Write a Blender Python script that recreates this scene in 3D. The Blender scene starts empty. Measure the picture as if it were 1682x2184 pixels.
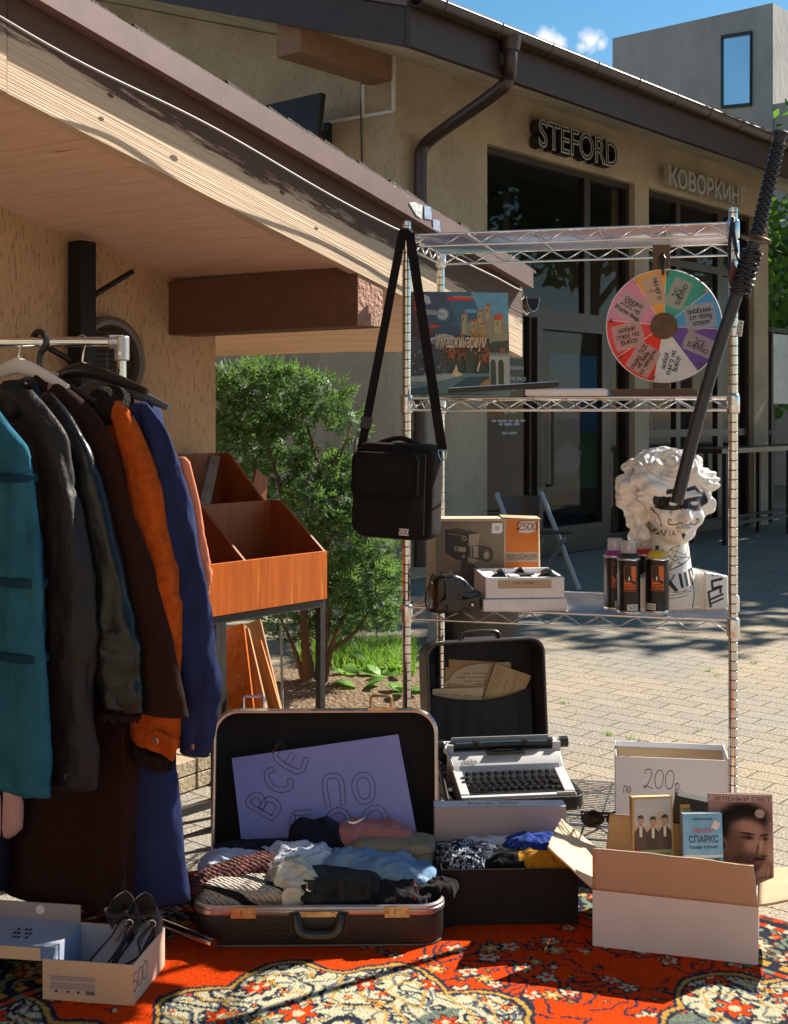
import bpy, math, random
import numpy as np
from mathutils import Vector, Matrix, noise
from mathutils.bvhtree import BVHTree
R = math.radians
sc = bpy.context.scene
COL = sc.collection
# ------------------------------------------------------------------ camera, sky, sun
CAM_H = 1.22; FPX = 2700.0; CX = 841.0; HY = 885.0      # survey of the photograph: focal length, centre and horizon
cam_d = bpy.data.cameras.new('camera'); cam = bpy.data.objects.new('camera', cam_d); COL.objects.link(cam)
cam.location = (0, 0, CAM_H); cam.rotation_euler = (R(90), 0, 0)
cam_d.sensor_fit = 'HORIZONTAL'; cam_d.sensor_width = 36; cam_d.lens = 36*FPX/1682
cam_d.shift_y = -(1092-HY)/1682
cam_d.clip_start = 0.05; cam_d.clip_end = 2000
sc.camera = cam
SUN = Vector((.82, .57, .80)).normalized()
w = bpy.data.worlds.new('World'); sc.world = w; w.use_nodes = True
wn = w.node_tree.nodes; wl = w.node_tree.links
for x in list(wn): wn.remove(x)
wo = wn.new('ShaderNodeOutputWorld'); bg = wn.new('ShaderNodeBackground'); sky = wn.new('ShaderNodeTexSky')
sky.sky_type = 'NISHITA'; sky.sun_disc = False
sky.sun_elevation = math.asin(SUN.z); sky.sun_rotation = math.atan2(SUN.x, SUN.y)
sky.air_density = 1.0; sky.dust_density = 0.3; sky.ozone_density = 2.5; sky.altitude = 300
hsv = wn.new('ShaderNodeHueSaturation'); hsv.inputs['Saturation'].default_value = 1.25
hsv.inputs['Hue'].default_value = .485; hsv.inputs['Value'].default_value = 1.1
wl.new(sky.outputs[0], hsv.inputs['Color'])
bg.inputs[1].default_value = 0.05
# two small fair-weather clouds
tc = wn.new('ShaderNodeTexCoord')
def wmath(op, a, b=None, v=False):
    n = wn.new('ShaderNodeVectorMath' if v else 'ShaderNodeMath'); n.operation = op
    for i, q in enumerate((a, b)):
        if q is None: continue
        if hasattr(q, 'is_linked') or hasattr(q, 'links'): wl.new(q, n.inputs[i])
        else: n.inputs[i].default_value = q
    return n
mask = None
nz = wn.new('ShaderNodeTexNoise'); nz.inputs['Scale'].default_value = 70; nz.inputs['Detail'].default_value = 6; nz.inputs['Roughness'].default_value = .62
wl.new(tc.outputs['Generated'], nz.inputs['Vector'])
for (px_, py_, rad, st) in ((1168, 84, .0125, 1.0), (1190, 92, .008, .9), (1262, 84, .0115, 1.0), (1243, 98, .006, .7), (1283, 92, .007, .8)):
    d = Vector(((px_-CX)/FPX, 1, -(py_-HY)/FPX)).normalized()
    s = wmath('DISTANCE', tc.outputs['Generated'], tuple(d), True)
    q = wmath('DIVIDE', s.outputs['Value'], rad)
    nn = wmath('MULTIPLY', nz.outputs['Fac'], 1.7)
    q = wmath('ADD', q.outputs[0], nn.outputs[0])
    q = wmath('SUBTRACT', 1.75, q.outputs[0])
    q = wmath('MULTIPLY', q.outputs[0], 1.3*st); q.use_clamp = True
    mask = q if mask is None else wmath('MAXIMUM', mask.outputs[0], q.outputs[0])
mix = wn.new('ShaderNodeMix'); mix.data_type = 'RGBA'
wl.new(mask.outputs[0], mix.inputs[0]); wl.new(hsv.outputs[0], mix.inputs[6]); mix.inputs[7].default_value = (9, 9.1, 9.3, 1)
wl.new(mix.outputs[2], bg.inputs[0]); wl.new(bg.outputs[0], wo.inputs[0])
sd = bpy.data.lights.new('sun', 'SUN'); so = bpy.data.objects.new('sun', sd); COL.objects.link(so)
sd.energy = 5.0; sd.angle = R(.5); sd.color = (1, .91, .78)
so.rotation_euler = (-SUN).to_track_quat('-Z', 'Y').to_euler(); so.location = (6, 4, 9)
sc.view_settings.view_transform = 'Standard'; sc.view_settings.look = 'None'; sc.view_settings.exposure = 1.27; sc.view_settings.gamma = 1
sc.render.engine = 'CYCLES'
sc.cycles.max_bounces = 6; sc.cycles.diffuse_bounces = 4; sc.cycles.glossy_bounces = 4; sc.cycles.transparent_max_bounces = 12
sc.cycles.caustics_reflective = False; sc.cycles.caustics_refractive = False
sc.cycles.use_denoising = True
try: sc.cycles.denoiser = 'OPENIMAGEDENOISE'
except Exception: pass
# ------------------------------------------------------------------ measuring helpers
def V(*a): return Vector(a)
def P(x, y, Y): return Vector((Y*(x-CX)/FPX, Y, CAM_H-Y*(y-HY)/FPX))
def G(x, y, z=0.0):
    return P(x, y, (CAM_H-z)*FPX/(y-HY))
EYE = Vector((0, 0, CAM_H))
def PL(x, y, p0, n):
    d = Vector(((x-CX)/FPX, 1, -(y-HY)/FPX)); p0 = Vector(p0); n = Vector(n)
    t = (p0-EYE).dot(n)/d.dot(n)
    return EYE+d*t
def FR(o, x, y=None, z=None):
    """matrix from an origin and axes"""
    x = Vector(x).normalized()
    if y is None: z = Vector(z).normalized(); y = z.cross(x).normalized()
    else: y = Vector(y).normalized()
    z = x.cross(y).normalized(); y = z.cross(x)
    m = Matrix.Identity(4)
    for i in range(3): m[i][0] = x[i]; m[i][1] = y[i]; m[i][2] = z[i]; m[i][3] = o[i]
    return m
def RZ(o, deg): return Matrix.Translation(Vector(o)) @ Matrix.Rotation(R(deg), 4, 'Z')
# ------------------------------------------------------------------ mesh builder
def catmull(pts, k=4, closed=False):
    n = len(pts)
    if n < 3: return [Vector(p) for p in pts]
    out = []
    rng = range(n if closed else n-1)
    for i in rng:
        g = (lambda j: Vector(pts[j % n])) if closed else (lambda j: Vector(pts[min(max(j, 0), n-1)]))
        p0, p1, p2, p3 = g(i-1), g(i), g(i+1), g(i+2)
        for s in range(k):
            t = s/k
            out.append(.5*((2*p1)+(p2-p0)*t+(2*p0-5*p1+4*p2-p3)*t*t+(3*p1-p0-3*p2+p3)*t**3))
    if not closed: out.append(Vector(pts[-1]))
    return out
class MB:
    def __init__(s): s.v = []; s.f = []; s.m = []; s.mi = 0
    def add(s, vs, fs, mi=None):
        b = len(s.v); s.v.extend([Vector(p) for p in vs])
        for f in fs: s.f.append([b+i for i in f]); s.m.append(s.mi if mi is None else mi)
        return s
    def poly(s, pts, mi=None): return s.add(pts, [range(len(pts))], mi)
    def box(s, c, size, M=None, mi=None, taper=1.0):
        hx, hy, hz = size[0]/2, size[1]/2, size[2]/2; c = Vector(c)
        vs = []
        for k in (-1, 1):
            t = taper if k > 0 else 1
            for a, b in ((-1, -1), (1, -1), (1, 1), (-1, 1)): vs.append(c+Vector((a*hx*t, b*hy*t, k*hz)))
        if M is not None: vs = [M @ p for p in vs]
        return s.add(vs, [(3, 2, 1, 0), (4, 5, 6, 7), (0, 1, 5, 4), (1, 2, 6, 5), (2, 3, 7, 6), (3, 0, 4, 7)], mi)
    def beam(s, a, b, w_, h_, up=(0, 0, 1), mi=None):
        a = Vector(a); b = Vector(b); M = FR(a, b-a, z=None, y=Vector(up).cross(b-a)); L = (b-a).length
        return s.box((L/2, 0, 0), (L, w_, h_), M, mi)
    def hexa(s, p, mi=None):   # eight corners: lower ring 0-3, upper ring 4-7
        return s.add(p, [(3, 2, 1, 0), (4, 5, 6, 7), (0, 1, 5, 4), (1, 2, 6, 5), (2, 3, 7, 6), (3, 0, 4, 7)], mi)
    def slab(s, quad, t, mi=None):  # four points, thickness vector t
        t = Vector(t); q = [Vector(p) for p in quad]; n = len(q)
        return s.add(q+[p+t for p in q], [list(range(n))[::-1], [n+i for i in range(n)]]+[(i, (i+1) % n, n+(i+1) % n, n+i) for i in range(n)], mi)
    def tube(s, pts, r, seg=8, mi=None, cap=True, closed=False, sx=1.0, up=None):
        pts = [Vector(p) for p in pts]; n = len(pts)
        rs = r if isinstance(r, (list, tuple)) else [r]*n
        vs = []; prev = None
        for i, p in enumerate(pts):
            if closed: d = pts[(i+1) % n]-pts[i-1]
            else: d = pts[min(i+1, n-1)]-pts[max(i-1, 0)]
            d = d.normalized() if d.length > 1e-9 else Vector((0, 0, 1))
            if prev is None:
                u = Vector(up) if up is not None else (Vector((0, 0, 1)) if abs(d.z) < .9 else Vector((1, 0, 0)))
            else: u = prev
            a = d.cross(u)
            if a.length < 1e-6: a = d.cross(Vector((.3, 1, .2)))
            a.normalize(); u = a.cross(d).normalized(); prev = u
            for k in range(seg):
                t = 2*math.pi*k/seg
                vs.append(p+a*(math.cos(t)*rs[i]*sx)+u*(math.sin(t)*rs[i]))
        fs = []
        for i in range(n if closed else n-1):
            j = (i+1) % n
            for k in range(seg):
                k2 = (k+1) % seg
                fs.append((i*seg+k, i*seg+k2, j*seg+k2, j*seg+k))
        if cap and not closed:
            fs.append(list(range(seg))[::-1]); fs.append([(n-1)*seg+k for k in range(seg)])
        return s.add(vs, fs, mi)
    def rings(s, rings, mi=None, cap=True, close=True):
        seg = len(rings[0]); vs = [p for r_ in rings for p in r_]; fs = []
        for i in range(len(rings)-1):
            for k in range(seg if close else seg-1):
                k2 = (k+1) % seg
                fs.append((i*seg+k, i*seg+k2, (i+1)*seg+k2, (i+1)*seg+k))
        if cap and close:
            fs.append(list(range(seg))[::-1]); fs.append([(len(rings)-1)*seg+k for k in range(seg)])
        return s.add(vs, fs, mi)
    def lathe(s, prof, M, seg=24, mi=None, sx=1, sy=1, cap=True):
        return s.rings([[M @ Vector((r_*math.cos(2*math.pi*k/seg)*sx, r_*math.sin(2*math.pi*k/seg)*sy, z)) for k in range(seg)] for r_, z in prof], mi, cap)
    def prism(s, poly, z0, z1, M, mi=None):
        n = len(poly); vs = [M @ Vector((p[0], p[1], z0)) for p in poly]+[M @ Vector((p[0], p[1], z1)) for p in poly]
        return s.add(vs, [list(range(n))[::-1], [n+i for i in range(n)]]+[(i, (i+1) % n, n+(i+1) % n, n+i) for i in range(n)], mi)
    def flat(s, poly, z, M, mi=None): return s.add([M @ Vector((p[0], p[1], z)) for p in poly], [range(len(poly))], mi)
    def grid(s, nu, nv, fn, mi=None):
        vs = [fn(i/nu, j/nv) for j in range(nv+1) for i in range(nu+1)]
        return s.add(vs, [(j*(nu+1)+i, j*(nu+1)+i+1, (j+1)*(nu+1)+i+1, (j+1)*(nu+1)+i) for j in range(nv) for i in range(nu)], mi)
    def ribbon(s, pts, w_, M, z=0.0, mi=None, proj=None, closed=False):
        """flat pen stroke in the xy plane of M; proj(x,y) gives a surface point instead"""
        pts = [Vector((p[0], p[1], 0)) for p in pts]; n = len(pts)
        if n < 2: return s
        L = []; Rr = []
        for i, p in enumerate(pts):
            d = (pts[(i+1) % n]-pts[i-1]) if closed else pts[min(i+1, n-1)]-pts[max(i-1, 0)]
            if d.length < 1e-9: d = Vector((1, 0, 0))
            d.normalize(); q = Vector((-d.y, d.x, 0))*(w_/2)
            if not closed and i == 0: p = p-d*w_*.35
            if not closed and i == n-1: p = p+d*w_*.35
            L.append(p+q); Rr.append(p-q)
        if proj: f = lambda p: proj(p.x, p.y)
        else: f = lambda p: M @ Vector((p.x, p.y, z))
        vs = [f(p) for p in L]+[f(p) for p in Rr]
        if any(v_ is None for v_ in vs): 
            ok = [i for i in range(n) if vs[i] is not None and vs[n+i] is not None]
            fs = [(n+i, n+i+1, i+1, i) for i in range(n-1) if i in ok and i+1 in ok]
            vs = [v_ if v_ is not None else Vector((0, 0, 0)) for v_ in vs]
            keep = sorted({i for q in fs for i in q}); mp = {k: i for i, k in enumerate(keep)}
            return s.add([vs[k] for k in keep], [[mp[i] for i in q] for q in fs], mi)
        fs = [(n+i, n+(i+1) % n, (i+1) % n, i) for i in range(n if closed else n-1)]
        return s.add(vs, fs, mi)
    def mesh(s, me, M=None, mi=None):
        return s.add([(M @ v_.co if M is not None else v_.co.copy()) for v_ in me.vertices], [list(p.vertices) for p in me.polygons], mi)
    def xf(s, M):
        s.v = [M @ p for p in s.v]; return s
WM = {}
def thing(name, label, cat, loc=(0, 0, 0), rotz=0, group=None):
    o = bpy.data.objects.new(name, None); COL.objects.link(o)
    o.empty_display_size = .1; o.location = loc; o.rotation_euler = (0, 0, R(rotz))
    WM[o.name] = Matrix.Translation(Vector(loc)) @ Matrix.Rotation(R(rotz), 4, 'Z')
    o['label'] = label; o['category'] = cat
    if group: o['group'] = group
    return o
def tag(o, label, cat, group=None):
    o['label'] = label; o['category'] = cat
    if group: o['group'] = group
    return o
def obj(name, mb, mats, parent=None, smooth=32, bevel=0, seg=2, sub=0, local=False, solid=0, label=None):
    """link one mesh object; the builder's points are in world space (or in the parent's space with local)"""
    me = bpy.data.meshes.new(name)
    if parent is None:
        xs = [p.x for p in mb.v]; ys = [p.y for p in mb.v]; zs = [p.z for p in mb.v]
        o0 = Vector(((min(xs)+max(xs))/2, (min(ys)+max(ys))/2, min(zs))); inv = Matrix.Translation(-o0)
    else: inv = Matrix.Identity(4) if local else WM[parent.name].inverted()
    me.from_pydata([tuple(inv @ p) for p in mb.v], [], [tuple(f) for f in mb.f])
    for m_ in (mats if isinstance(mats, (list, tuple)) else [mats]): me.materials.append(m_)
    me.polygons.foreach_set('material_index', mb.m)
    if smooth:
        me.polygons.foreach_set('use_smooth', [True]*len(me.polygons))
        if smooth < 180: me.set_sharp_from_angle(angle=R(smooth))
    me.update()
    o = bpy.data.objects.new(name, me); COL.objects.link(o)
    if parent is None: o.location = o0; WM[o.name] = Matrix.Translation(o0)
    else: o.parent = parent; WM[o.name] = WM[parent.name]
    if solid:
        md = o.modifiers.new('solid', 'SOLIDIFY'); md.thickness = solid; md.offset = 0
    if bevel:
        md = o.modifiers.new('bevel', 'BEVEL'); md.width = bevel; md.segments = seg; md.limit_method = 'ANGLE'; md.angle_limit = R(40); md.harden_normals = False
    if sub:
        md = o.modifiers.new('sub', 'SUBSURF'); md.levels = sub; md.render_levels = sub
    if label: o['label'] = label
    return o
def struct(name, mb, mats, **k):
    o = obj(name, mb, mats, **k); o['kind'] = 'structure'; return o
def copy_tree(root, loc, rotz=0, label=None):
    r = root.copy(); COL.objects.link(r); r.location = loc; r.rotation_euler = (0, 0, R(rotz))
    if label: r['label'] = label
    for ch in root.children:
        c = ch.copy(); COL.objects.link(c); c.parent = r
        for g in ch.children:
            d = g.copy(); COL.objects.link(d); d.parent = c
    return r
# ------------------------------------------------------------------ lettering
FONT = bpy.data.fonts.load('<builtin>') if '<builtin>' not in bpy.data.fonts else bpy.data.fonts['<builtin>']
def text_mesh(s, size, ext=0.0, off=0.0, align='LEFT', space=1.0, shear=0.0, bev=0.0):
    cu = bpy.data.curves.new('lettering', 'FONT'); cu.body = s; cu.size = size; cu.extrude = ext; cu.offset = off
    cu.align_x = align; cu.space_character = space; cu.shear = shear; cu.resolution_u = 3; cu.bevel_depth = bev
    o = bpy.data.objects.new('lettering', cu); COL.objects.link(o)
    bpy.context.view_layer.update()
    dg = bpy.context.evaluated_depsgraph_get()
    me = bpy.data.meshes.new_from_object(o.evaluated_get(dg))
    bpy.data.objects.remove(o); bpy.data.curves.remove(cu)
    return me
def put_text(mb, s, size, M, z=0.0005, mi=None, sx=1.0, sy=1.0, **k):
    me = text_mesh(s, size, **k)
    mb.mesh(me, M @ Matrix.Translation((0, 0, z)) @ Matrix.Diagonal((sx, sy, 1, 1)), mi)
    bpy.data.meshes.remove(me)
GL = {}
for ln in """0:3,0 1,1 0,4 0,6 1,8 3,9 5,8 6,5 5,1 3,0
1:0,6 3,9 3,0
2:0,7 1,9 4,9 5,7 4,4 1,0 0,1 2,1 6,0
5:5.5,9 1,9|1,9 .6,5 3,5.6 6,3 5,1 3,0 0,1
6:5,9 2,7 0,4 0,1 2,0 5,1 5,4 3,5 0,3
%:5,9 0,0|1,9 0,7 2,7 1,9|5,2 4,0 6,0 5,2
р:1,6 1,-3|1,4 3,6 5,4 4,1 1,1
п:0,0 0,6 .1,6 2,6.3 4,6 4,5.8 4,0
о:2,0 0,2 0,4 2,6 4,4 4,2 2,0
н:0,6 0,0|4,6 4,0|0,3 4,3
и:0,6 0,1 1,0 4,5|4,6 4,0 5,0
ч:0,6 0,4 1,3 4,4|4,6 4,0
е:0,3 4,3 4,5 2,6 0,4 0,1 2,0 4,1
г:0,0 0,6|0,6 4,6
с:4,5 2,6 0,4 0,2 2,0 4,1
к:0,6 0,0|4,6 1,3 4,0
д:4,4 2,6 0,4 0,2 2,0 4,2|4,6 4,-2 2,-3 1,-2
а:4,4 2,6 0,4 0,2 2,0 4,2|4,6 4,0 5,0
л:0,0 2,6|2,6 4,0
ю:0,6 0,0|0,3 2,3|4,0 2,2 2,4 4,6 6,4 6,2 4,0
б:4,8 1,7 0,4 0,2 2,0 4,1 4,3 2,5 0,3
я:4,0 4,6|4,6 1,6 0,4 1,3 4,3|2,3 0,0
щ:0,6 0,0|0,0 5,0|5,0 5,6|2.5,6 2.5,0|5,0 6,0 6,-2
ь:0,6 0,0|0,0 3,0 4,2 3,3 0,3
з:0,5 2,6 4,5 2,3 4,2 3,0 0,0
м:0,0 0,6|0,6 2,2|2,2 4,6|4,6 4,0
ы:0,6 0,0|0,0 2,0 3,2 2,3 0,3|5,6 5,0
т:0,6 4,6|2,6 2,0
у:0,6 2,2|4,6 1,-3
в:0,0 0,8|0,8 2,8 3,6 0,4.4|0,4.4 3,4 4,2 2,0 0,0
В:0,0 0,9 3,9 4,7.5 3,5.2 .6,4.8 4,4.6 5,2.5 4,0 0,0
С:5,7.5 3,9 1,7.5 0,4.5 1,1.5 3,0 5,1.5
Ё:5,9 0,9 0,0 5,0|0,4.6 4,4.6|1.3,10.6 1.4,10.9|3.6,10.6 3.7,10.9
П:0,0 0,9 5,9 5,0
О:3,0 1,1 0,4 0,6 1,8 3,9 5,8 6,5 5,1 3,0
A:0,0 3,9|3,9 5,0|1,3 5,3.4
F:0,0 1,9|1,9 5,9|.6,5 4,5
I:0,0 1,9
T:0,9 6,9|3,9 2,0
M:0,0 1,9|1,9 3,3|3,3 6,9|6,9 6,0
B:0,0 0,9|0,9 3,9 4,7 3,5 0,5|0,5 4,5 5,2.5 4,0 0,0
Y:0,9 2,5|5,9 1,0
X:0,0 6,9|0,9 6,0
(:3,9 1,6 1,3 3,0
::1,5 1.2,5.4|1,2 1.2,2.4
.:0,0 .4,.3
""".split('\n'):
    if ln: GL[ln[0]] = [[tuple(float(c) for c in p.split(',')) for p in st.split()] for st in ln[2:].split('|')]
def hand_strokes(s, h, slant=.12, gap=.2, rnd=None):
    """pen strokes of a handwritten line: h is the height of a capital"""
    k = h/9.0; x = 0; out = []
    for ch in s:
        if ch == ' ': x += 4*k; continue
        g = GL.get(ch, GL['о']); wd = max(p[0] for st in g for p in st)
        dy = (rnd.uniform(-.5, .5)*k if rnd else 0)
        for st in g: out.append([(x+p[0]*k+p[1]*k*slant, p[1]*k+dy) for p in st])
        x += (wd+9*gap)*k
    return out, x
def put_hand(mb, s, h, pen, M, z=.0006, mi=None, center=True, slant=.12, gap=.2, rnd=None, proj=None):
    st, wd = hand_strokes(s, h, slant, gap, rnd)
    off = wd/2 if center else 0
    for q in st:
        q = [(p[0]-off, p[1]) for p in q]
        mb.ribbon(catmull([(a, b, 0) for a, b in q], 3) if len(q) > 2 else q, pen, M, z, mi, proj)
def put_hollow(mb, s, h, fat, pen, M, z=.0006, mi=None, gap=.3):
    """outlined poster letters: a pen line round every fat stroke"""
    st, wd = hand_strokes(s, h, 0, gap)
    for q in st:
        q = [Vector((a, b, 0)) for a, b in q]
        q = catmull(q, 4) if len(q) > 3 else q
        closed = (q[0]-q[-1]).length < 1e-5
        if closed: q = q[:-1]
        n = len(q); L = []; Rr = []
        for i, p in enumerate(q):
            d = (q[(i+1) % n]-q[i-1]) if closed else q[min(i+1, n-1)]-q[max(i-1, 0)]
            d.normalize(); o = Vector((-d.y, d.x, 0))*fat/2
            L.append(p+o); Rr.append(p-o)
        if closed:
            mb.ribbon(L, pen, M, z, mi, closed=True); mb.ribbon(Rr, pen, M, z, mi, closed=True)
        else: mb.ribbon(L+Rr[::-1], pen, M, z, mi, closed=True)
# ------------------------------------------------------------------ materials
def mat(name, col, rough=.6, metal=0, col2=None, vs=8.0, vd=4.0, vlo=.35, vhi=.65, bump=0.0, bs=60.0, bd=3.0, st=(1, 1, 1), bst=None, spec=.5,
        coat=0, sheen=0, alpha=1, trans=0, rot=(0, 0, 0), rvar=0, spots=None, bdist=.01, emit=None):
    m = bpy.data.materials.new(name); m.use_nodes = True; nt = m.node_tree; N = nt.nodes; L = nt.links
    b = N['Principled BSDF']; b.inputs['Roughness'].default_value = rough; b.inputs['Metallic'].default_value = metal
    b.inputs['Specular IOR Level'].default_value = spec; b.inputs['Coat Weight'].default_value = coat; b.inputs['Sheen Weight'].default_value = sheen
    b.inputs['Base Color'].default_value = (*col, 1); b.inputs['Alpha'].default_value = alpha; b.inputs['Transmission Weight'].default_value = trans
    t = N.new('ShaderNodeTexCoord')
    def mapped(s_, r_=rot):
        mp = N.new('ShaderNodeMapping'); mp.inputs['Scale'].default_value = s_; mp.inputs['Rotation'].default_value = r_
        L.new(t.outputs['Object'], mp.inputs['Vector']); return mp.outputs[0]
    if col2 is not None:
        n = N.new('ShaderNodeTexNoise'); n.inputs['Scale'].default_value = vs; n.inputs['Detail'].default_value = vd; n.inputs['Roughness'].default_value = .62
        L.new(mapped(st), n.inputs['Vector'])
        mr = N.new('ShaderNodeMapRange'); mr.inputs[1].default_value = vlo; mr.inputs[2].default_value = vhi; L.new(n.outputs['Fac'], mr.inputs[0])
        mx = N.new('ShaderNodeMix'); mx.data_type = 'RGBA'; L.new(mr.outputs[0], mx.inputs[0])
        mx.inputs[6].default_value = (*col, 1); mx.inputs[7].default_value = (*col2, 1)
        last = mx.outputs[2]
        if spots:   # (colour, scale, threshold)
            n2 = N.new('ShaderNodeTexNoise'); n2.inputs['Scale'].default_value = spots[1]; n2.inputs['Detail'].default_value = 5
            L.new(mapped(st), n2.inputs['Vector'])
            m2 = N.new('ShaderNodeMapRange'); m2.inputs[1].default_value = spots[2]; m2.inputs[2].default_value = spots[2]+.06; L.new(n2.outputs['Fac'], m2.inputs[0])
            mx2 = N.new('ShaderNodeMix'); mx2.data_type = 'RGBA'; L.new(m2.outputs[0], mx2.inputs[0]); L.new(last, mx2.inputs[6]); mx2.inputs[7].default_value = (*spots[0], 1)
            last = mx2.outputs[2]
        L.new(last, b.inputs['Base Color'])
        if rvar:
            m3 = N.new('ShaderNodeMapRange'); m3.inputs[3].default_value = max(rough-rvar, .02); m3.inputs[4].default_value = rough+rvar
            L.new(n.outputs['Fac'], m3.inputs[0]); L.new(m3.outputs[0], b.inputs['Roughness'])
    if bump:
        n = N.new('ShaderNodeTexNoise'); n.inputs['Scale'].default_value = bs; n.inputs['Detail'].default_value = bd
        L.new(mapped(bst or st), n.inputs['Vector'])
        bp = N.new('ShaderNodeBump'); bp.inputs['Strength'].default_value = bump; bp.inputs['Distance'].default_value = bdist
        L.new(n.outputs['Fac'], bp.inputs['Height']); L.new(bp.outputs[0], b.inputs['Normal'])
    if emit:
        b.inputs['Emission Color'].default_value = (*emit[0], 1); b.inputs['Emission Strength'].default_value = emit[1]
    return m
def nodes_of(m): return m.node_tree.nodes, m.node_tree.links, m.node_tree.nodes['Principled BSDF']
INK = mat('ink', (.012, .012, .016), .5)
PAPER = mat('paper', (.78, .76, .74), .7, col2=(.7, .68, .66), vs=12)
WHITE = mat('white_print', (.8, .8, .78), .6)
BLACK = mat('black_print', (.015, .014, .014), .55)
CHROME = mat('chrome', (.75, .74, .73), .16, 1.0, col2=(.62, .6, .58), vs=25, rvar=.06)
# ------------------------------------------------------------------ setting materials
def disc(x, y, r, n=24, sx=1, sy=1): return [(x+r*sx*math.cos(2*math.pi*k/n), y+r*sy*math.sin(2*math.pi*k/n)) for k in range(n)]
def setuv(o, u, v):
    """metric texture coordinates along two directions"""
    me = o.data; uv = me.uv_layers.new(name='UVMap'); wm = WM[o.name]; u = Vector(u).normalized(); v = Vector(v).normalized()
    for l in me.loops:
        p = wm @ me.vertices[l.vertex_index].co; uv.data[l.index].uv = (p.dot(u), p.dot(v))
    return o
def uvmat(m):
    N, L, b = nodes_of(m); t = next(n for n in N if n.type == 'TEX_COORD')
    for l in list(L):
        if l.from_node == t and l.from_socket.name == 'Object':
            s = l.to_socket; L.remove(l); L.new(t.outputs['UV'], s)
    return m
def plaster(name, col, groove, k=1.0):
    """bark-beetle render: short vertical worm grooves"""
    m = mat(name, col, .9, spec=.2); N, L, b = nodes_of(m); t = next(n for n in N if n.type == 'TEX_COORD')
    mp = N.new('ShaderNodeMapping'); mp.inputs['Scale'].default_value = (95*k, 95*k, 16*k); L.new(t.outputs['Object'], mp.inputs[0])
    n = N.new('ShaderNodeTexNoise'); n.inputs['Scale'].default_value = 1; n.inputs['Detail'].default_value = 2; n.inputs['Distortion'].default_value = .6; L.new(mp.outputs[0], n.inputs['Vector'])
    r = N.new('ShaderNodeMapRange'); r.inputs[1].default_value = .57; r.inputs[2].default_value = .66; L.new(n.outputs['Fac'], r.inputs[0])
    g = N.new('ShaderNodeTexNoise'); g.inputs['Scale'].default_value = 350*k; g.inputs['Detail'].default_value = 3; L.new(t.outputs['Object'], g.inputs['Vector'])
    d = N.new('ShaderNodeTexNoise'); d.inputs['Scale'].default_value = 2.2; d.inputs['Detail'].default_value = 6; L.new(t.outputs['Object'], d.inputs['Vector'])
    dr = N.new('ShaderNodeMapRange'); dr.inputs[1].default_value = .3; dr.inputs[2].default_value = .7; dr.inputs[3].default_value = .8; dr.inputs[4].default_value = 1.08; L.new(d.outputs['Fac'], dr.inputs[0])
    x = N.new('ShaderNodeMix'); x.data_type = 'RGBA'; L.new(r.outputs[0], x.inputs[0]); x.inputs[6].default_value = (*col, 1); x.inputs[7].default_value = (*groove, 1)
    x2 = N.new('ShaderNodeMix'); x2.data_type = 'RGBA'; x2.blend_type = 'MULTIPLY'; x2.inputs[0].default_value = 1; L.new(x.outputs[2], x2.inputs[6]); L.new(dr.outputs[0], x2.inputs[7]); L.new(x2.outputs[2], b.inputs['Base Color'])
    h = N.new('ShaderNodeMath'); h.operation = 'MULTIPLY_ADD'; L.new(r.outputs[0], h.inputs[0]); h.inputs[1].default_value = -1.2; L.new(g.outputs['Fac'], h.inputs[2])
    bp = N.new('ShaderNodeBump'); bp.inputs['Strength'].default_value = .7; bp.inputs['Distance'].default_value = .006; L.new(h.outputs[0], bp.inputs['Height']); L.new(bp.outputs[0], b.inputs['Normal'])
    return m
HUTWALL = plaster('ochre_plaster', (.64, .43, .26), (.44, .275, .15), 1.9)
TANWALL = plaster('tan_plaster', (.50, .40, .285), (.42, .33, .23), 1.3)
PINKPLASTER = mat('pink_plaster', (.42, .25, .19), .9, col2=(.36, .21, .155), vs=30, bump=1.0, bs=75, bdist=.012, spec=.2)
BROWNPAINT = mat('brown_paint', (.05, .024, .017), .55, col2=(.036, .018, .013), vs=5, st=(1, 1, 4), bump=.15, bs=50, spots=((.3, .26, .22), 14, .74))
BEAMPAINT = mat('brown_render', (.15, .068, .04), .85, col2=(.12, .055, .034), vs=20, bump=.4, bs=180)
SOFFIT = uvmat(mat('pink_stained_boards', (.80, .57, .44), .6, col2=(.70, .47, .34), vs=3.5, st=(1.2, 14, 1), bump=.12, bs=20, bst=(2, 60, 1), spots=((.3, .12, .05), 2.2, .72)))
PALESOFFIT = mat('pale_soffit', (.6, .53, .41), .8, col2=(.43, .37, .27), vs=4)
FLASH = mat('brown_flashing', (.17, .10, .09), .5, .0, col2=(.11, .062, .053), vs=7, rvar=.1, spots=((.45, .4, .4), 16, .70), bump=.05, bs=8)
SHINGLE = mat('dark_shingle', (.035, .028, .025), .9, col2=(.06, .05, .045), vs=40, bump=.6, bs=90)
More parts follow.
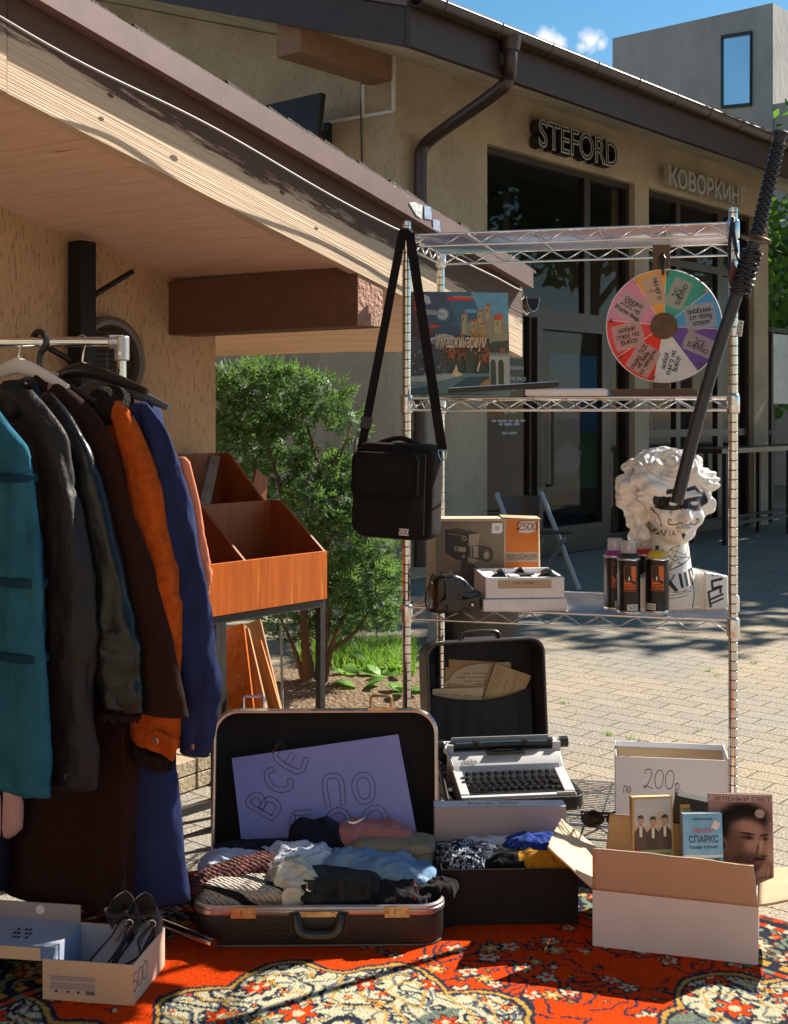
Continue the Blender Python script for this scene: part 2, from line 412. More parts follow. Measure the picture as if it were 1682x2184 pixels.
# bleached plank; upper brown is leftover paint plus shade coloured in under the edge
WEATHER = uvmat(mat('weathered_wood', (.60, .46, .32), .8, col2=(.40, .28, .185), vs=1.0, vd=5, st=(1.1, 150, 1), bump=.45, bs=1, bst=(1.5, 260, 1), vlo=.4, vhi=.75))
def add_paint_and_shade(m, vmid, sl):
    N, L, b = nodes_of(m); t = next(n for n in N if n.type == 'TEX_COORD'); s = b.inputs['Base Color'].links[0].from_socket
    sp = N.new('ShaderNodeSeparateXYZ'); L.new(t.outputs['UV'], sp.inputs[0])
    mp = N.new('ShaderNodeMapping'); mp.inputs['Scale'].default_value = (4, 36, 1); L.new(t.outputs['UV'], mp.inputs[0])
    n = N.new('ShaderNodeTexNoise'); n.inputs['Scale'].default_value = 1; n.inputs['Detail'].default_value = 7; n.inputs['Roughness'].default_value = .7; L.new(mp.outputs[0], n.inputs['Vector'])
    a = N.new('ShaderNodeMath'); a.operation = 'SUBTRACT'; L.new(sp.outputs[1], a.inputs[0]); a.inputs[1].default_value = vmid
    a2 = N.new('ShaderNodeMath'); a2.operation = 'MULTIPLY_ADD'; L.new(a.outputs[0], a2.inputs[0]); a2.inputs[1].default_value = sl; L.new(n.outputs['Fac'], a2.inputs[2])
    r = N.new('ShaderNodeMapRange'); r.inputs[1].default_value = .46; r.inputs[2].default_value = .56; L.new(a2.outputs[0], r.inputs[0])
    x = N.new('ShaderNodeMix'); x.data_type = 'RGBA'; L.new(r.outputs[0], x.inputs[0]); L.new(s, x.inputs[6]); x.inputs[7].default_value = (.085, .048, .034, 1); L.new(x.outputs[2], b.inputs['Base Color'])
GLASSDARK = mat('window_glass', (.02, .022, .022), .03)
def glass_mat(name, tint=(.75, .8, .8), gl=.03):
    m = bpy.data.materials.new(name); m.use_nodes = True; N = m.node_tree.nodes; L = m.node_tree.links
    for x in list(N): N.remove(x)
    o = N.new('ShaderNodeOutputMaterial'); a = N.new('ShaderNodeBsdfTransparent'); a.inputs[0].default_value = (*tint, 1); g = N.new('ShaderNodeBsdfGlossy'); g.inputs['Roughness'].default_value = .02
    f = N.new('ShaderNodeLayerWeight'); f.inputs[0].default_value = .22; ad = N.new('ShaderNodeMath'); ad.operation = 'ADD'; ad.use_clamp = True; ad.inputs[1].default_value = gl
    mu = N.new('ShaderNodeMath'); mu.operation = 'MULTIPLY'; mu.inputs[1].default_value = .35; L.new(f.outputs['Fresnel'], mu.inputs[0]); L.new(mu.outputs[0], ad.inputs[0])
    mx = N.new('ShaderNodeMixShader'); L.new(ad.outputs[0], mx.inputs[0]); L.new(a.outputs[0], mx.inputs[1]); L.new(g.outputs[0], mx.inputs[2]); L.new(mx.outputs[0], o.inputs[0]); return m
GLASS = glass_mat('clear_glass')
FRAMEBROWN = mat('dark_brown_frame', (.03, .019, .014), .4)
CONCRETE = mat('grey_render', (.36, .35, .335), .9, col2=(.28, .275, .265), vs=1.6, vd=8, bump=.35, bs=9, bd=8, bdist=.03, st=(1, 1, .55))
# pavers
PAVER = mat('concrete_pavers', (.3, .25, .18), .85, spec=.25); N, L, b = nodes_of(PAVER); t = next(n for n in N if n.type == 'TEX_COORD')
mp = N.new('ShaderNodeMapping'); mp.inputs['Rotation'].default_value = (0, 0, R(40.5)); L.new(t.outputs['Object'], mp.inputs[0])
br = N.new('ShaderNodeTexBrick'); br.offset = .5; br.inputs['Scale'].default_value = 1; br.inputs['Brick Width'].default_value = .205; br.inputs['Row Height'].default_value = .102; br.inputs['Mortar Size'].default_value = .0035
br.inputs['Mortar Smooth'].default_value = .3; br.inputs['Color1'].default_value = (.33, .285, .225, 1); br.inputs['Color2'].default_value = (.28, .252, .205, 1); br.inputs['Mortar'].default_value = (.085, .062, .035, 1); br.inputs['Bias'].default_value = -.1
wn2 = N.new('ShaderNodeTexNoise'); wn2.inputs['Scale'].default_value = 9; wn2.inputs['Detail'].default_value = 4; L.new(mp.outputs[0], wn2.inputs['Vector'])
vm = N.new('ShaderNodeVectorMath'); vm.operation = 'MULTIPLY_ADD'; L.new(wn2.outputs['Color'], vm.inputs[0]); vm.inputs[1].default_value = (.012, .012, 0); L.new(mp.outputs[0], vm.inputs[2]); L.new(vm.outputs[0], br.inputs['Vector'])
sp = N.new('ShaderNodeTexNoise'); sp.inputs['Scale'].default_value = 120; sp.inputs['Detail'].default_value = 3; sp.inputs['Roughness'].default_value = .7; L.new(t.outputs['Object'], sp.inputs['Vector'])
spr = N.new('ShaderNodeMapRange'); spr.inputs[1].default_value = .33; spr.inputs[2].default_value = .68; spr.inputs[3].default_value = .3; spr.inputs[4].default_value = 1.6; L.new(sp.outputs['Fac'], spr.inputs[0])
bl = N.new('ShaderNodeTexNoise'); bl.inputs['Scale'].default_value = 1.3; bl.inputs['Detail'].default_value = 6; L.new(t.outputs['Object'], bl.inputs['Vector'])
blr = N.new('ShaderNodeMapRange'); blr.inputs[1].default_value = .35; blr.inputs[2].default_value = .65; L.new(bl.outputs['Fac'], blr.inputs[0])
tx = N.new('ShaderNodeMix'); tx.data_type = 'RGBA'; L.new(blr.outputs[0], tx.inputs[0]); tx.inputs[6].default_value = (.8, .86, .95, 1); tx.inputs[7].default_value = (1.06, 1.0, .90, 1)
m1 = N.new('ShaderNodeMix'); m1.data_type = 'RGBA'; m1.blend_type = 'MULTIPLY'; m1.inputs[0].default_value = 1; L.new(br.outputs['Color'], m1.inputs[6]); L.new(spr.outputs[0], m1.inputs[7])
m2 = N.new('ShaderNodeMix'); m2.data_type = 'RGBA'; m2.blend_type = 'MULTIPLY'; m2.inputs[0].default_value = 1; L.new(m1.outputs[2], m2.inputs[6]); L.new(tx.outputs[2], m2.inputs[7]); L.new(m2.outputs[2], b.inputs['Base Color'])
hh = N.new('ShaderNodeMath'); hh.operation = 'MULTIPLY_ADD'; L.new(br.outputs['Fac'], hh.inputs[0]); hh.inputs[1].default_value = -2.5; L.new(sp.outputs['Fac'], hh.inputs[2])
bp = N.new('ShaderNodeBump'); bp.inputs['Strength'].default_value = .5; bp.inputs['Distance'].default_value = .005; L.new(hh.outputs[0], bp.inputs['Height']); L.new(bp.outputs[0], b.inputs['Normal'])
# ------------------------------------------------------------------ ground
g = MB(); S = 400
g.poly([(-S, -60, 0), (S, -60, 0), (S, S, 0), (-S, S, 0)]); o = struct('pavement', g, PAVER, smooth=0)
D1 = V(.65, .76, 0).normalized(); NF = V(.76, -.65, 0).normalized(); D2 = -NF; UP = V(0, 0, 1)
# ------------------------------------------------------------------ the market hut on the left
H1 = V(.57, .82, 0).normalized(); HN = V(.82, -.57, 0).normalized(); H2 = -HN
HC = V(-.632, 4.48, 0)
def hut(t, off, z): return HC+H1*t+HN*off+UP*z
def hut_tz(x, y, off):
    p = PL(x, y, HC+HN*off, HN); q = p-HC-HN*off; return q.dot(H1), p.z
def line2(a, b): 
    k = (b[1]-a[1])/(b[0]-a[0]); return lambda t: a[1]+k*(t-a[0])
OFB = .80
wtop = line2(hut_tz(0, 440, 0), hut_tz(360, 590, 0))
bbot = line2(hut_tz(0, 190, OFB), hut_tz(853, 627, OFB))
fbot = line2(hut_tz(95, 0, OFB+.05), hut_tz(853, 444, OFB+.05))
ftop = line2(hut_tz(193, 0, OFB+.05), hut_tz(853, 401, OFB+.05))
TE = hut_tz(1115, 700, OFB)[0]; TF = hut_tz(1139, 600, OFB+.05)[0]; TR = -3.0
root = thing('market_hut', 'low ochre plastered hut with a brown gable roof and a weathered plank along its edge', 'hut', hut(-1.5, -1.5, 0))
m_ = MB(); zr = wtop(TR)
m_.prism([(0, 0), (0, wtop(0)+.02), (TR, zr+.02), (2*TR, wtop(0)+.02), (2*TR, 0)], 0, 4.0, FR(HC, H1, z=-HN, y=UP)) if False else None
for off in (0,):
    A = [hut(0, 0, 0), hut(0, 0, wtop(0)+.02), hut(TR, 0, zr+.02), hut(2*TR, 0, wtop(0)+.02), hut(2*TR, 0, 0)]
    B = [p-HN*4 for p in A]; n5 = 5
    m_.add(A+B, [list(range(5)), [9, 8, 7, 6, 5]]+[(i, 5+i, 5+(i+1) % 5, (i+1) % 5) for i in range(5)])
obj('wall', m_, HUTWALL, root, smooth=0)
m_ = MB()
for i in range(9):   # tiled plinth ledge
    t0 = -.02-.29*i; 
    for k in range(2): m_.hexa([hut(t0-.28, .2, .004+k*.052), hut(t0, .2, .004+k*.052), hut(t0, .0, .004+k*.052), hut(t0-.28, .0, .004+k*.052), hut(t0-.28, .2, .052+k*.052), hut(t0, .2, .052+k*.052), hut(t0, .0, .052+k*.052), hut(t0-.28, .0, .052+k*.052)])
obj('plinth', m_, mat('beige_plinth_tile', (.4, .33, .22), .8, col2=(.27, .21, .14), vs=60, bump=.5, bs=70), root, smooth=0, bevel=.003)
# soffit: boards run square to the gable, each a slightly proud strip
m_ = MB()
ts = np.linspace(TR, TE, 44)
for i in range(len(ts)-1):
    a, b2 = ts[i]+.0015, ts[i+1]-.0015
    zz = lambda t, off: (wtop(t)+(bbot(t)+.02-wtop(t))*(off/OFB) if off > 0 else wtop(t))
    offs = [OFB-.035, 0, -4.3]
    for o0, o1 in ((offs[0], offs[1]), (offs[1], offs[2])):
        m_.hexa([hut(a, o0, zz(a, o0)), hut(b2, o0, zz(b2, o0)), hut(b2, o1, zz(b2, o1)), hut(a, o1, zz(a, o1)),
                 hut(a, o0, zz(a, o0)+.018), hut(b2, o0, zz(b2, o0)+.018), hut(b2, o1, zz(b2, o1)+.018), hut(a, o1, zz(a, o1)+.018)])
o = obj('soffit', m_, SOFFIT, root, smooth=0); setuv(o, H2, H1)
m_ = MB()   # roof deck above the boards
for s_ in (0, 1):
    q = []
    for t, f in ((TR, 0), (TF-.02, 0), (TF-.02, 1), (TR, 1)):
        off = OFB-.04 if f == 0 else -4.4
        tt = t if s_ == 0 else 2*TR-t
        q.append(hut(tt, off, bbot(t)+.06))
    m_.slab(q, UP*(ftop(-1)-bbot(-1)-.03))
obj('roof', m_, SHINGLE, root, smooth=0)
m_ = MB(); rnd = random.Random(3)
for i in range(46):   # ragged shingle edge above the flashing
    t = TR+(TF-TR)*i/46; a = rnd.uniform(.004, .016)
    m_.hexa([hut(t, OFB+.045, ftop(t)-.006), hut(t+.115, OFB+.045, ftop(t+.115)-.006), hut(t+.115, OFB-.1, ftop(t+.115)-.01), hut(t, OFB-.1, ftop(t)-.01),
             hut(t, OFB+.043, ftop(t)+a), hut(t+.11, OFB+.043, ftop(t+.11)+a*.5), hut(t+.115, OFB-.1, ftop(t+.115)+.01), hut(t, OFB-.1, ftop(t)+.01)])
obj('shingle_edge', m_, SHINGLE, root, smooth=0)
zmid = 0
def along(t0, t1, f0, f1, o0, o1, mb):
    mb.hexa([hut(t0, o1, f0(t0)), hut(t1, o1, f0(t1)), hut(t1, o0, f0(t1)), hut(t0, o0, f0(t0)), hut(t0, o1, f1(t0)), hut(t1, o1, f1(t1)), hut(t1, o0, f1(t1)), hut(t0, o0, f1(t0))])
sl = (bbot(0)-bbot(-1)); bdir = (H1+UP*sl).normalized(); bup = HN.cross(bdir) if HN.cross(bdir).z > 0 else bdir.cross(HN)
TJ = hut_tz(14, 190, OFB)[0]
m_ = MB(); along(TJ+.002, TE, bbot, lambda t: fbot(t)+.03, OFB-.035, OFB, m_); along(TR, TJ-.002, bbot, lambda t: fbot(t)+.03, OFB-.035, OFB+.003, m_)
KNOT = mat('wood_knot', (.07, .035, .02), .8, col2=(.12, .065, .04), vs=200)
for kx, ky, kr in ((236, 203, .006), (217, 252, .005), (602, 410, .007), (525, 368, .006), (372, 336, .008), (676, 486, .005)):
    c = PL(kx, ky, HC+HN*(OFB+.001), HN); mk = FR(c, bdir, z=HN); m_.mi = 1; m_.flat(disc(0, 0, kr, 16, 1.7, .8), 0, mk); m_.mi = 0
for k in range(0):
    c = hut(-1.9+.28*k, OFB+.002, bbot(-1.9+.28*k)+(.05 if k % 2 else .2)); m_.mi = 1; m_.flat(disc(0, 0, .0035, 8), 0, FR(c, bdir, z=HN)); m_.mi = 0
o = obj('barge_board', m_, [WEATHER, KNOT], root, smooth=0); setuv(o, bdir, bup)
pm = (hut(-.5, OFB, bbot(-.5))).dot(bup); add_paint_and_shade(WEATHER, pm+.128, 7.0)
m_ = MB(); along(TR, TF, fbot, ftop, OFB+.004, OFB+.049, m_); along(TR, TF, lambda t: fbot(t)-.006, lambda t: fbot(t)+.001, OFB+.03, OFB+.051, m_)
o = obj('flashing', m_, FLASH, root, smooth=0); 
for (q, c) in (([(873, 432), (884, 430), (902, 438), (899, 466), (888, 458)], (.6, .65, .62)), ([(905, 438), (920, 441), (921, 468), (906, 466)], (.3, .38, .55)), ([(923, 466), (938, 470), (940, 494), (925, 488)], (.28, .35, .5))):
    m_ = MB(); pts = [PL(x, y, HC+HN*(OFB+.0505), HN) for x, y in q]; m_.slab(pts, HN*.001)
    obj('sticker', m_, mat('sticker_paper', c, .6, col2=tuple(k*.6 for k in c), vs=60, vlo=.5, vhi=.6), root, smooth=0)
m_ = MB(); tb = hut_tz(360, 590, 0)[0]; zb = hut_tz(360, 714, 0)[1]; zt2 = hut_tz(360, 600, 0)[1]
bw = .135
m_.hexa([hut(tb, OFB-.004, zb), hut(tb+bw, OFB-.004, zb), hut(tb+bw, -.1, zb), hut(tb, -.1, zb), hut(tb, OFB-.004, bbot(tb)+.03), hut(tb+bw, OFB-.004, bbot(tb+bw)+.03), hut(tb+bw, -.1, zt2-.02), hut(tb, -.1, zt2)])
m_.m = [0, 0, 1, 0, 0, 0]
o = obj('roof_beam', m_, [BEAMPAINT, PINKPLASTER], root, smooth=0, bevel=.004)
# gutter on the eave
def half_pipe(mb, a, b, r, up=UP, th=.004, seg=14, fwd=None):
    ax = (b-a).normalized(); sd = ax.cross(up).normalized(); ring = []
    def pr(c): 
        out = [c+sd*math.cos(math.pi+math.pi*k/seg)*r+up*math.sin(math.pi+math.pi*k/seg)*r for k in range(seg+1)]
        inn = [c+sd*math.cos(math.pi+math.pi*k/seg)*(r-th)+up*math.sin(math.pi+math.pi*k/seg)*(r-th) for k in range(seg+1)]
        return out+inn[::-1]
    mb.rings([pr(a), pr(b)])
    for e in (-1, 1): mb.tube([a+sd*e*r, b+sd*e*r], .006, 6)
gut = thing('eave_gutter', 'short brown half round gutter seen end on at the low corner of the hut roof', 'gutter', hut(TE+.09, OFB-.1, 1.3))
m_ = MB(); gz = P(1138, 655, 5).z; pe = PL(1138, 648, hut(0, OFB-.02, 0), HN); half_pipe(m_, pe+UP*.02, pe+UP*.02-HN*3.6, .05)
obj('channel', m_, mat('gutter_brown', (.06, .034, .028), .4), gut); m_ = MB()
m_.tube([pe+UP*.02+H1*a+UP*b-HN*.03 for a, b in ((-.056, .03), (-.056, 0), (-.04, -.04), (0, -.057), (.04, -.04), (.057, -.005), (.075, .002))], .005, 6)
obj('bracket', m_, CHROME, gut)
cab = MB(); pts = []
for i in range(40):
    x = -60+ (975+60)*i/39; y = 35+(490-35)*x/855+ (6*math.sin(x/95) if x < 855 else 0) + (max(0, x-853)*-.02)
    pts.append(PL(x, y, HC+HN*(OFB+.052+.006*math.sin(x/70)), HN))
pts += [PL(x, y, HC+HN*(OFB+.05), HN) for x, y in ((1010, 568), (1060, 592), (1100, 614), (1114, 620), (1119, 632), (1112, 640))]
cab.tube(pts, .003, 6); tag(obj('power_cable', cab, mat('grey_cable', (.27, .26, .245), .6)), 'thin pale cable strung along the weathered roof edge plank', 'cable')
# black post, its arms, round vent on the hut wall
pr = thing('steel_post', 'black square steel post standing against the ochre wall behind the clothes rail', 'post', hut(hut_tz(175, 600, 0)[0], .1, 0))
m_ = MB(); c = PL(175, 515, HC+HN*.06, HN); m_.box((c.x, c.y, c.z/2), (1, 1, 1), Matrix.Translation((0, 0, 0))) if False else None
mm = FR((c.x, c.y, 0), H1, z=None, y=H2); m_.box((0, 0, c.z/2), (.062, .062, c.z), mm); obj('pole', m_, mat('black_steel', (.006, .0065, .006), .5, col2=(.01, .01, .009), spec=.25, vs=30), pr, bevel=.004)
for a, b2 in (((196, 632), (284, 578)), ((150, 768), (104, 742))):
    m_ = MB(); m_.tube([PL(*a, HC+HN*.07, HN), PL(*b2, HC+HN*.12, HN)], .009, 8); obj('arm', m_, bpy.data.materials['black_steel'], pr)
vc = PL(226, 772, HC+HN*.004, HN); vr = thing('round_vent', 'round louvred vent with a wide grey rim on the ochre wall', 'vent', vc)
vm_ = FR(vc, H1, z=HN); m_ = MB(); rr = .145
m_.rings([[vm_ @ V(r_*math.cos(2*math.pi*k/48), r_*math.sin(2*math.pi*k/48), z) for k in range(48)] for r_, z in ((rr, 0), (rr, .028), (rr-.012, .034), (rr-.026, .03), (rr-.03, .012), (rr-.03, 0))], cap=False)
obj('rim', m_, mat('vent_rim', (.12, .095, .085), .5), vr, smooth=40)
m_ = MB(); m_.lathe([(.001, .002), (rr-.031, .002)], vm_, 40, cap=False)
for k in range(-6, 7):
    y = k*.017; hw = math.sqrt(max((rr-.034)**2-y*y, .0004)); m_.add([vm_ @ V(a*hw, y+b2, z) for a, b2, z in ((-1, -.006, .016), (1, -.006, .016), (1, .006, .006), (-1, .006, .006))], [(0, 1, 2, 3)])
obj('louvre', m_, mat('vent_louvre', (.05, .035, .028), .6), vr, smooth=0)
# ------------------------------------------------------------------ main building
F0 = V(.744, 10.1, 0); TK = -1.123; TEND = 5.28
def fac(t, off, z): return F0+D1*t+NF*off+UP*z
def fac_tz(x, y, off=0):
    p = PL(x, y, F0+NF*off, NF); return (p-F0).dot(D1), p.z
root = thing('shop_building', 'long tan plastered shop building with dark glass fronts under a deep brown eave', 'building', fac(2, -3, 0))
def fbox(mb, t0, t1, o0, o1, z0, z1, mi=None):
    mb.hexa([fac(t0, o0, z0), fac(t1, o0, z0), fac(t1, o1, z0), fac(t0, o1, z0), fac(t0, o0, z1), fac(t1, o0, z1), fac(t1, o1, z1), fac(t0, o1, z1)], mi)
ZL = 3.39; T1, T2, T3 = 2.333, 2.598, 4.918
m_ = MB()
fbox(m_, TK, 0, 0, -.25, 0, ZL); fbox(m_, T1, T2, 0, -.25, 0, ZL); fbox(m_, T3, TEND, 0, -.25, 0, ZL); fbox(m_, TK, TEND, 0, -.25, ZL, 3.87)
SLP = .33
def mz(off): return 3.5+SLP*(1.0-off)
A = [fac(TK, -.25, 0), fac(TK, -.25, mz(-.25)), fac(TK, -5, mz(-5)), fac(TK, -10, mz(0)), fac(TK, -10, 0)]
B = [p+D1*.25 for p in A]; m_.add(A+B, [[4, 3, 2, 1, 0], [5, 6, 7, 8, 9]]+[(i, (i+1) % 5, 5+(i+1) % 5, 5+i) for i in range(5)])
fbox(m_, TEND-.25, TEND, -.25, -10, 0, 3.8); fbox(m_, TK+.25, TEND-.25, -9.9, -10, 0, 3.8)
obj('wall', m_, TANWALL, root, smooth=0)
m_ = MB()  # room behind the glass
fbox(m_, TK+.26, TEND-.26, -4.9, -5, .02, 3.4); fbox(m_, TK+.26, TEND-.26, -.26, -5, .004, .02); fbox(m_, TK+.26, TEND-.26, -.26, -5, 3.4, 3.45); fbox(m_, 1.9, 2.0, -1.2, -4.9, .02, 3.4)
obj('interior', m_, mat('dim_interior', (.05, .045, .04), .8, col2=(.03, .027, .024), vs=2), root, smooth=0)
m_ = MB()
def roofq(t0, t1, o0, o1, dz0, dz1):
    m_.hexa([fac(t0, o0, mz(o0)+dz0), fac(t1, o0, mz(o0)+dz0), fac(t1, o1, mz(o1)+dz0), fac(t0, o1, mz(o1)+dz0), fac(t0, o0, mz(o0)+dz1), fac(t1, o0, mz(o0)+dz1), fac(t1, o1, mz(o1)+dz1), fac(t0, o1, mz(o1)+dz1)])
TG = -2.155
roofq(TG+.06, 7.5, .95, -5, .03, .255); obj('roof', m_, SHINGLE, root, smooth=0)
m_ = MB()
for i in range(20):
    a = .95-5.95*i/20; b2 = .95-5.95*(i+1)/20+.004; roofq(TG+.06, 7.5, a, b2, .008, .028)
obj('soffit', m_, PALESOFFIT, root, smooth=0)
m_ = MB(); fbox(m_, TG, 7.5, 1.0, .955, 3.5, 3.765); obj('fascia_board', m_, BROWNPAINT, root, smooth=0)
m_ = MB(); 
def rq2(t0, t1, o0, o1, dz0, dz1, mb):
    mb.hexa([fac(t0, o0, mz(o0)+dz0), fac(t1, o0, mz(o0)+dz0), fac(t1, o1, mz(o1)+dz0), fac(t0, o1, mz(o1)+dz0), fac(t0, o0, mz(o0)+dz1), fac(t1, o0, mz(o0)+dz1), fac(t1, o1, mz(o1)+dz1), fac(t0, o1, mz(o1)+dz1)])
rq2(TG, TG+.05, .95, -5, -.01, .235, m_); obj('barge_board', m_, BROWNPAINT, root, smooth=0)
m_ = MB(); rq2(TG-.03, TG+.1, .99, -5, .24, .28, m_); fbox(m_, TG-.02, 7.5, .98, 1.115, 3.80, 3.812); obj('flashing', m_, FLASH, root, smooth=0)
m_ = MB(); half_pipe(m_, fac(TG-.02, 1.065, 3.79), fac(7.5, 1.065, 3.79), .062)
for k in range(16): m_.tube([fac(TG+.2+.6*k, 1.065+a, 3.79+b2) for a, b2 in ((-.064, .02), (-.064, 0), (-.045, -.045), (0, -.065), (.045, -.045), (.064, 0), (.064, .012))], .007, 5)
obj('gutter', m_, mat('brown_gutter', (.045, .026, .021), .35, col2=(.034, .02, .017), vs=6), root, smooth=50)
K0 = fac(TK, 0, 0)
def gab(u, off, z): return K0+D2*u-D1*off+UP*z
m_ = MB(); zb = PL(835, 172, K0, D1).z
m_.hexa([gab(.02, .97, zb), gab(.02, 0, zb), gab(.25, 0, zb), gab(.25, .97, zb), gab(.02, .97, 3.88), gab(.02, 0, 3.88), gab(.25, 0, 3.9), gab(.25, .97, 3.9)])
o = obj('roof_beam', m_, [mat('ochre_beam', (.27, .15, .09), .85, col2=(.23, .125, .075), vs=20, bump=.3, bs=150), PINKPLASTER], root, smooth=0, bevel=.004)
# downpipe
dp = [PL(1090, 92, fac(0, 1.065, 0), NF), PL(1089, 135, fac(0, 1.065, 0), NF), PL(1084, 165, fac(0, 1.0, 0), NF), PL(1060, 195, fac(0, .9, 0), NF), PL(925, 292, fac(0, .16, 0), NF), PL(902, 318, fac(0, .085, 0), NF), PL(897, 350, fac(0, .075, 0), NF)]
x0 = dp[-1]; dp += [V(x0.x, x0.y, z) for z in (2.5, 1.5, .1)]
m_ = MB(); m_.tube(catmull(dp, 6), .048, 14); obj('downpipe', m_, bpy.data.materials['brown_gutter'], root, smooth=50)
for pr_, at0 in (([(.055, 0), (.055, .09)], (x0.x, x0.y, 2.15)), ([(.055, 0), (.055, .05)], (x0.x, x0.y, 1.05)), ([(.06, -.05), (.075, .05)], dp[0])):
    m_ = MB(); m_.lathe(pr_, Matrix.Translation(at0), 16); obj('pipe_collar', m_, bpy.data.materials['brown_gutter'], root, smooth=50)
# white conduit on the gable wall
m_ = MB()
for a, b2 in (((840, 118), (840, 237)), ((840, 237), (690, 262)), ((776, 180), (776, 247))):
    pa, pb = PL(*a, K0-D1*.012, D1), PL(*b2, K0-D1*.012, D1); m_.beam(pa, pb, .022, .022, up=D1)
obj('cable_conduit', m_, mat('white_conduit', (.62, .6, .56), .5), root, smooth=0)
m_ = MB(); m_.tube([PL(772, 176, K0-D1*.012, D1), PL(770, 260, K0-D1*.03, D1), PL(772, 345, K0-D1*.012, D1)], .006, 6); obj('black_cable', m_, BLACK, root)
# windows: frames and panes
def fl(t0, t1, z0, z1, mb, o0=-.06, o1=-.14): fbox(mb, t0, t1, o0, o1, z0, z1)
def window(nm, t0, t1, vt, hz, parent):
    m1 = MB(); k = .055
    fl(t0, t0+k, 0.01, ZL, m1); fl(t1-k, t1, .01, ZL, m1); fl(t0+k, t1-k, ZL-k, ZL-.002, m1); fl(t0+k, t1-k, .01, .13, m1)
    for z in hz: fl(t0+k, t1-k, z, z+.075, m1, -.065, -.135)
    for a, b2, z0, z1 in vt: fl(a, b2, z0, z1, m1, -.07, -.13)
    f = obj(nm, m1, FRAMEBROWN, parent, smooth=0)
    m2 = MB(); m2.poly([fac(t0+k, -.1, .1), fac(t1-k, -.1, .1), fac(t1-k, -.1, ZL-k), fac(t0+k, -.1, ZL-k)]); obj('pane', m2, GLASS, f, smooth=0)
    return f
tx = lambda x: fac_tz(x, 885)[0]
window('window', 0, T1, [(tx(1262), tx(1274), 2.12, ZL-.05), (tx(1145), tx(1152), .13, 2.05), (tx(1303), tx(1318), .13, 2.05)], [2.05], root)
window('window', T2, T3, [(tx(1457), tx(1466), .13, ZL-.05), (tx(1545), tx(1556), .13, ZL-.05)], [2.7, 1.0], root)
d_ = MB(); a, b2 = tx(1152)+.01, tx(1303)-.01; k = .085
fl(a, a+k, .06, 2.045, d_, -.03, -.085); fl(b2-k, b2, .06, 2.045, d_, -.03, -.085); fl(a+k, b2-k, 1.955, 2.045, d_, -.03, -.085); fl(a+k, b2-k, .06, .25, d_, -.03, -.085)
dr = obj('door', d_, FRAMEBROWN, root, smooth=0)
m_ = MB(); m_.tube([fac(a+.13, -.03, 1.35), fac(a+.13, .04, 1.35), fac(a+.13, .04, .62), fac(a+.13, -.03, .62)], .014, 8); obj('handle', m_, FRAMEBROWN, dr)
# lettering on the glass
m_ = MB()
for s_, xr, y in (('ACCELERATOR', 1114, 761), ('& NETWORKING', 1119, 785), ('COLIVING SPACES', 1124, 808), ('PRODUCTION', 1103, 830)):
    tr, z = fac_tz(xr, y+4, -.09); put_text(m_, s_, .042, FR(fac(tr, -.094, z), D1, z=NF), 0, align='RIGHT', sx=1.0)
rn = random.Random(5)
for y, x0_, x1_ in ((881, 1078, 1105), (900, 1050, 1124), (907, 1066, 1106), (926, 1072, 1098)):
    ta, z = fac_tz(x0_, y, -.09); tb_, _ = fac_tz(x1_, y, -.09); 
    mm = FR(fac(ta, -.094, z), D1, z=NF); s_ = ''.join(rn.choice('аеоинстрлк') for _ in range(6))
    x = 0
    while x < tb_-ta:
        st, wd = hand_strokes(''.join(rn.choice('аеоинстрлкдм') for _ in range(rn.randint(3, 7))), .026, 0)
        for q in st: m_.ribbon([(p[0]+x, p[1]) for p in q], .004, mm, 0)
        x += wd+.02
obj('glass_lettering', m_, mat('white_vinyl', (.7, .72, .75), .6), root, smooth=0)
# blue and green panel and furniture dimly seen inside
m_ = MB(); tq0 = fac_tz(1168, 885, -.9)[0]; c0, c1 = fac(tq0, -.9, .45), None; m_.box((.55, .7, 0), (1.1, 1.35, .03), FR(c0, D1, z=NF)); mm = FR(c0, D1, z=NF)
m_.mi = 1; m_.flat([(0.01, .03), (1.09, .03), (1.09, .5), (.8, .62), (.45, .58), (.2, .75), (.01, .72)], .0165, mm)
m_.mi = 2; m_.flat([(.1, .2), (.5, .15), (.62, .4), (.35, .5), (.12, .42)], .018, mm)
tag(obj('inner_panel', m_, [mat('inner_blue', (.006, .09, .22), .6, col2=(.01, .14, .3), vs=2), mat('inner_green', (.02, .10, .03), .6, col2=(.03, .14, .05), vs=6), mat('inner_grey', (.2, .22, .25), .5)], smooth=0), 'blue and green panel dimly seen behind the glass door', 'poster')
# ------------------------------------------------------------------ signs
def wall_sign(name, s_, xl, yt, yb, xr, off, dep, mats, outline, label, sy=None):
    tl, zt = fac_tz(xl, yt, off); _, zb2 = fac_tz(xl, yb, off); tr, _ = fac_tz(xr, yb, off)
    h = zt-zb2; me = text_mesh(s_, h/.727, 0, .01); wd = max(v_.co.x for v_ in me.vertices)-min(v_.co.x for v_ in me.vertices); bpy.data.meshes.remove(me)
    sx = (tr-tl)/wd; mb = MB(); mm = FR(fac(tl, off, zb2), D1, z=NF); size = h/.727
    mb.mi = 0; put_text(mb, s_, size, mm, -dep/2, sx=sx, ext=dep/2, off=.010 if outline else .004)
    if outline:
        mb.mi = 1; put_text(mb, s_, size, mm, .0015, sx=sx, off=.006)
        mb.mi = 0; put_text(mb, s_, size, mm, .003, sx=sx, off=-.004)
    return tag(obj(name, mb, mats, smooth=0), label, 'sign')
wall_sign('shop_sign', 'STEFORD', 1149, 249, 309, 1319, .10, .085, [BLACK, mat('sign_outline', (.5, .5, .5), .5)], True, 'black block letter shop sign with pale outlines above the first dark window')
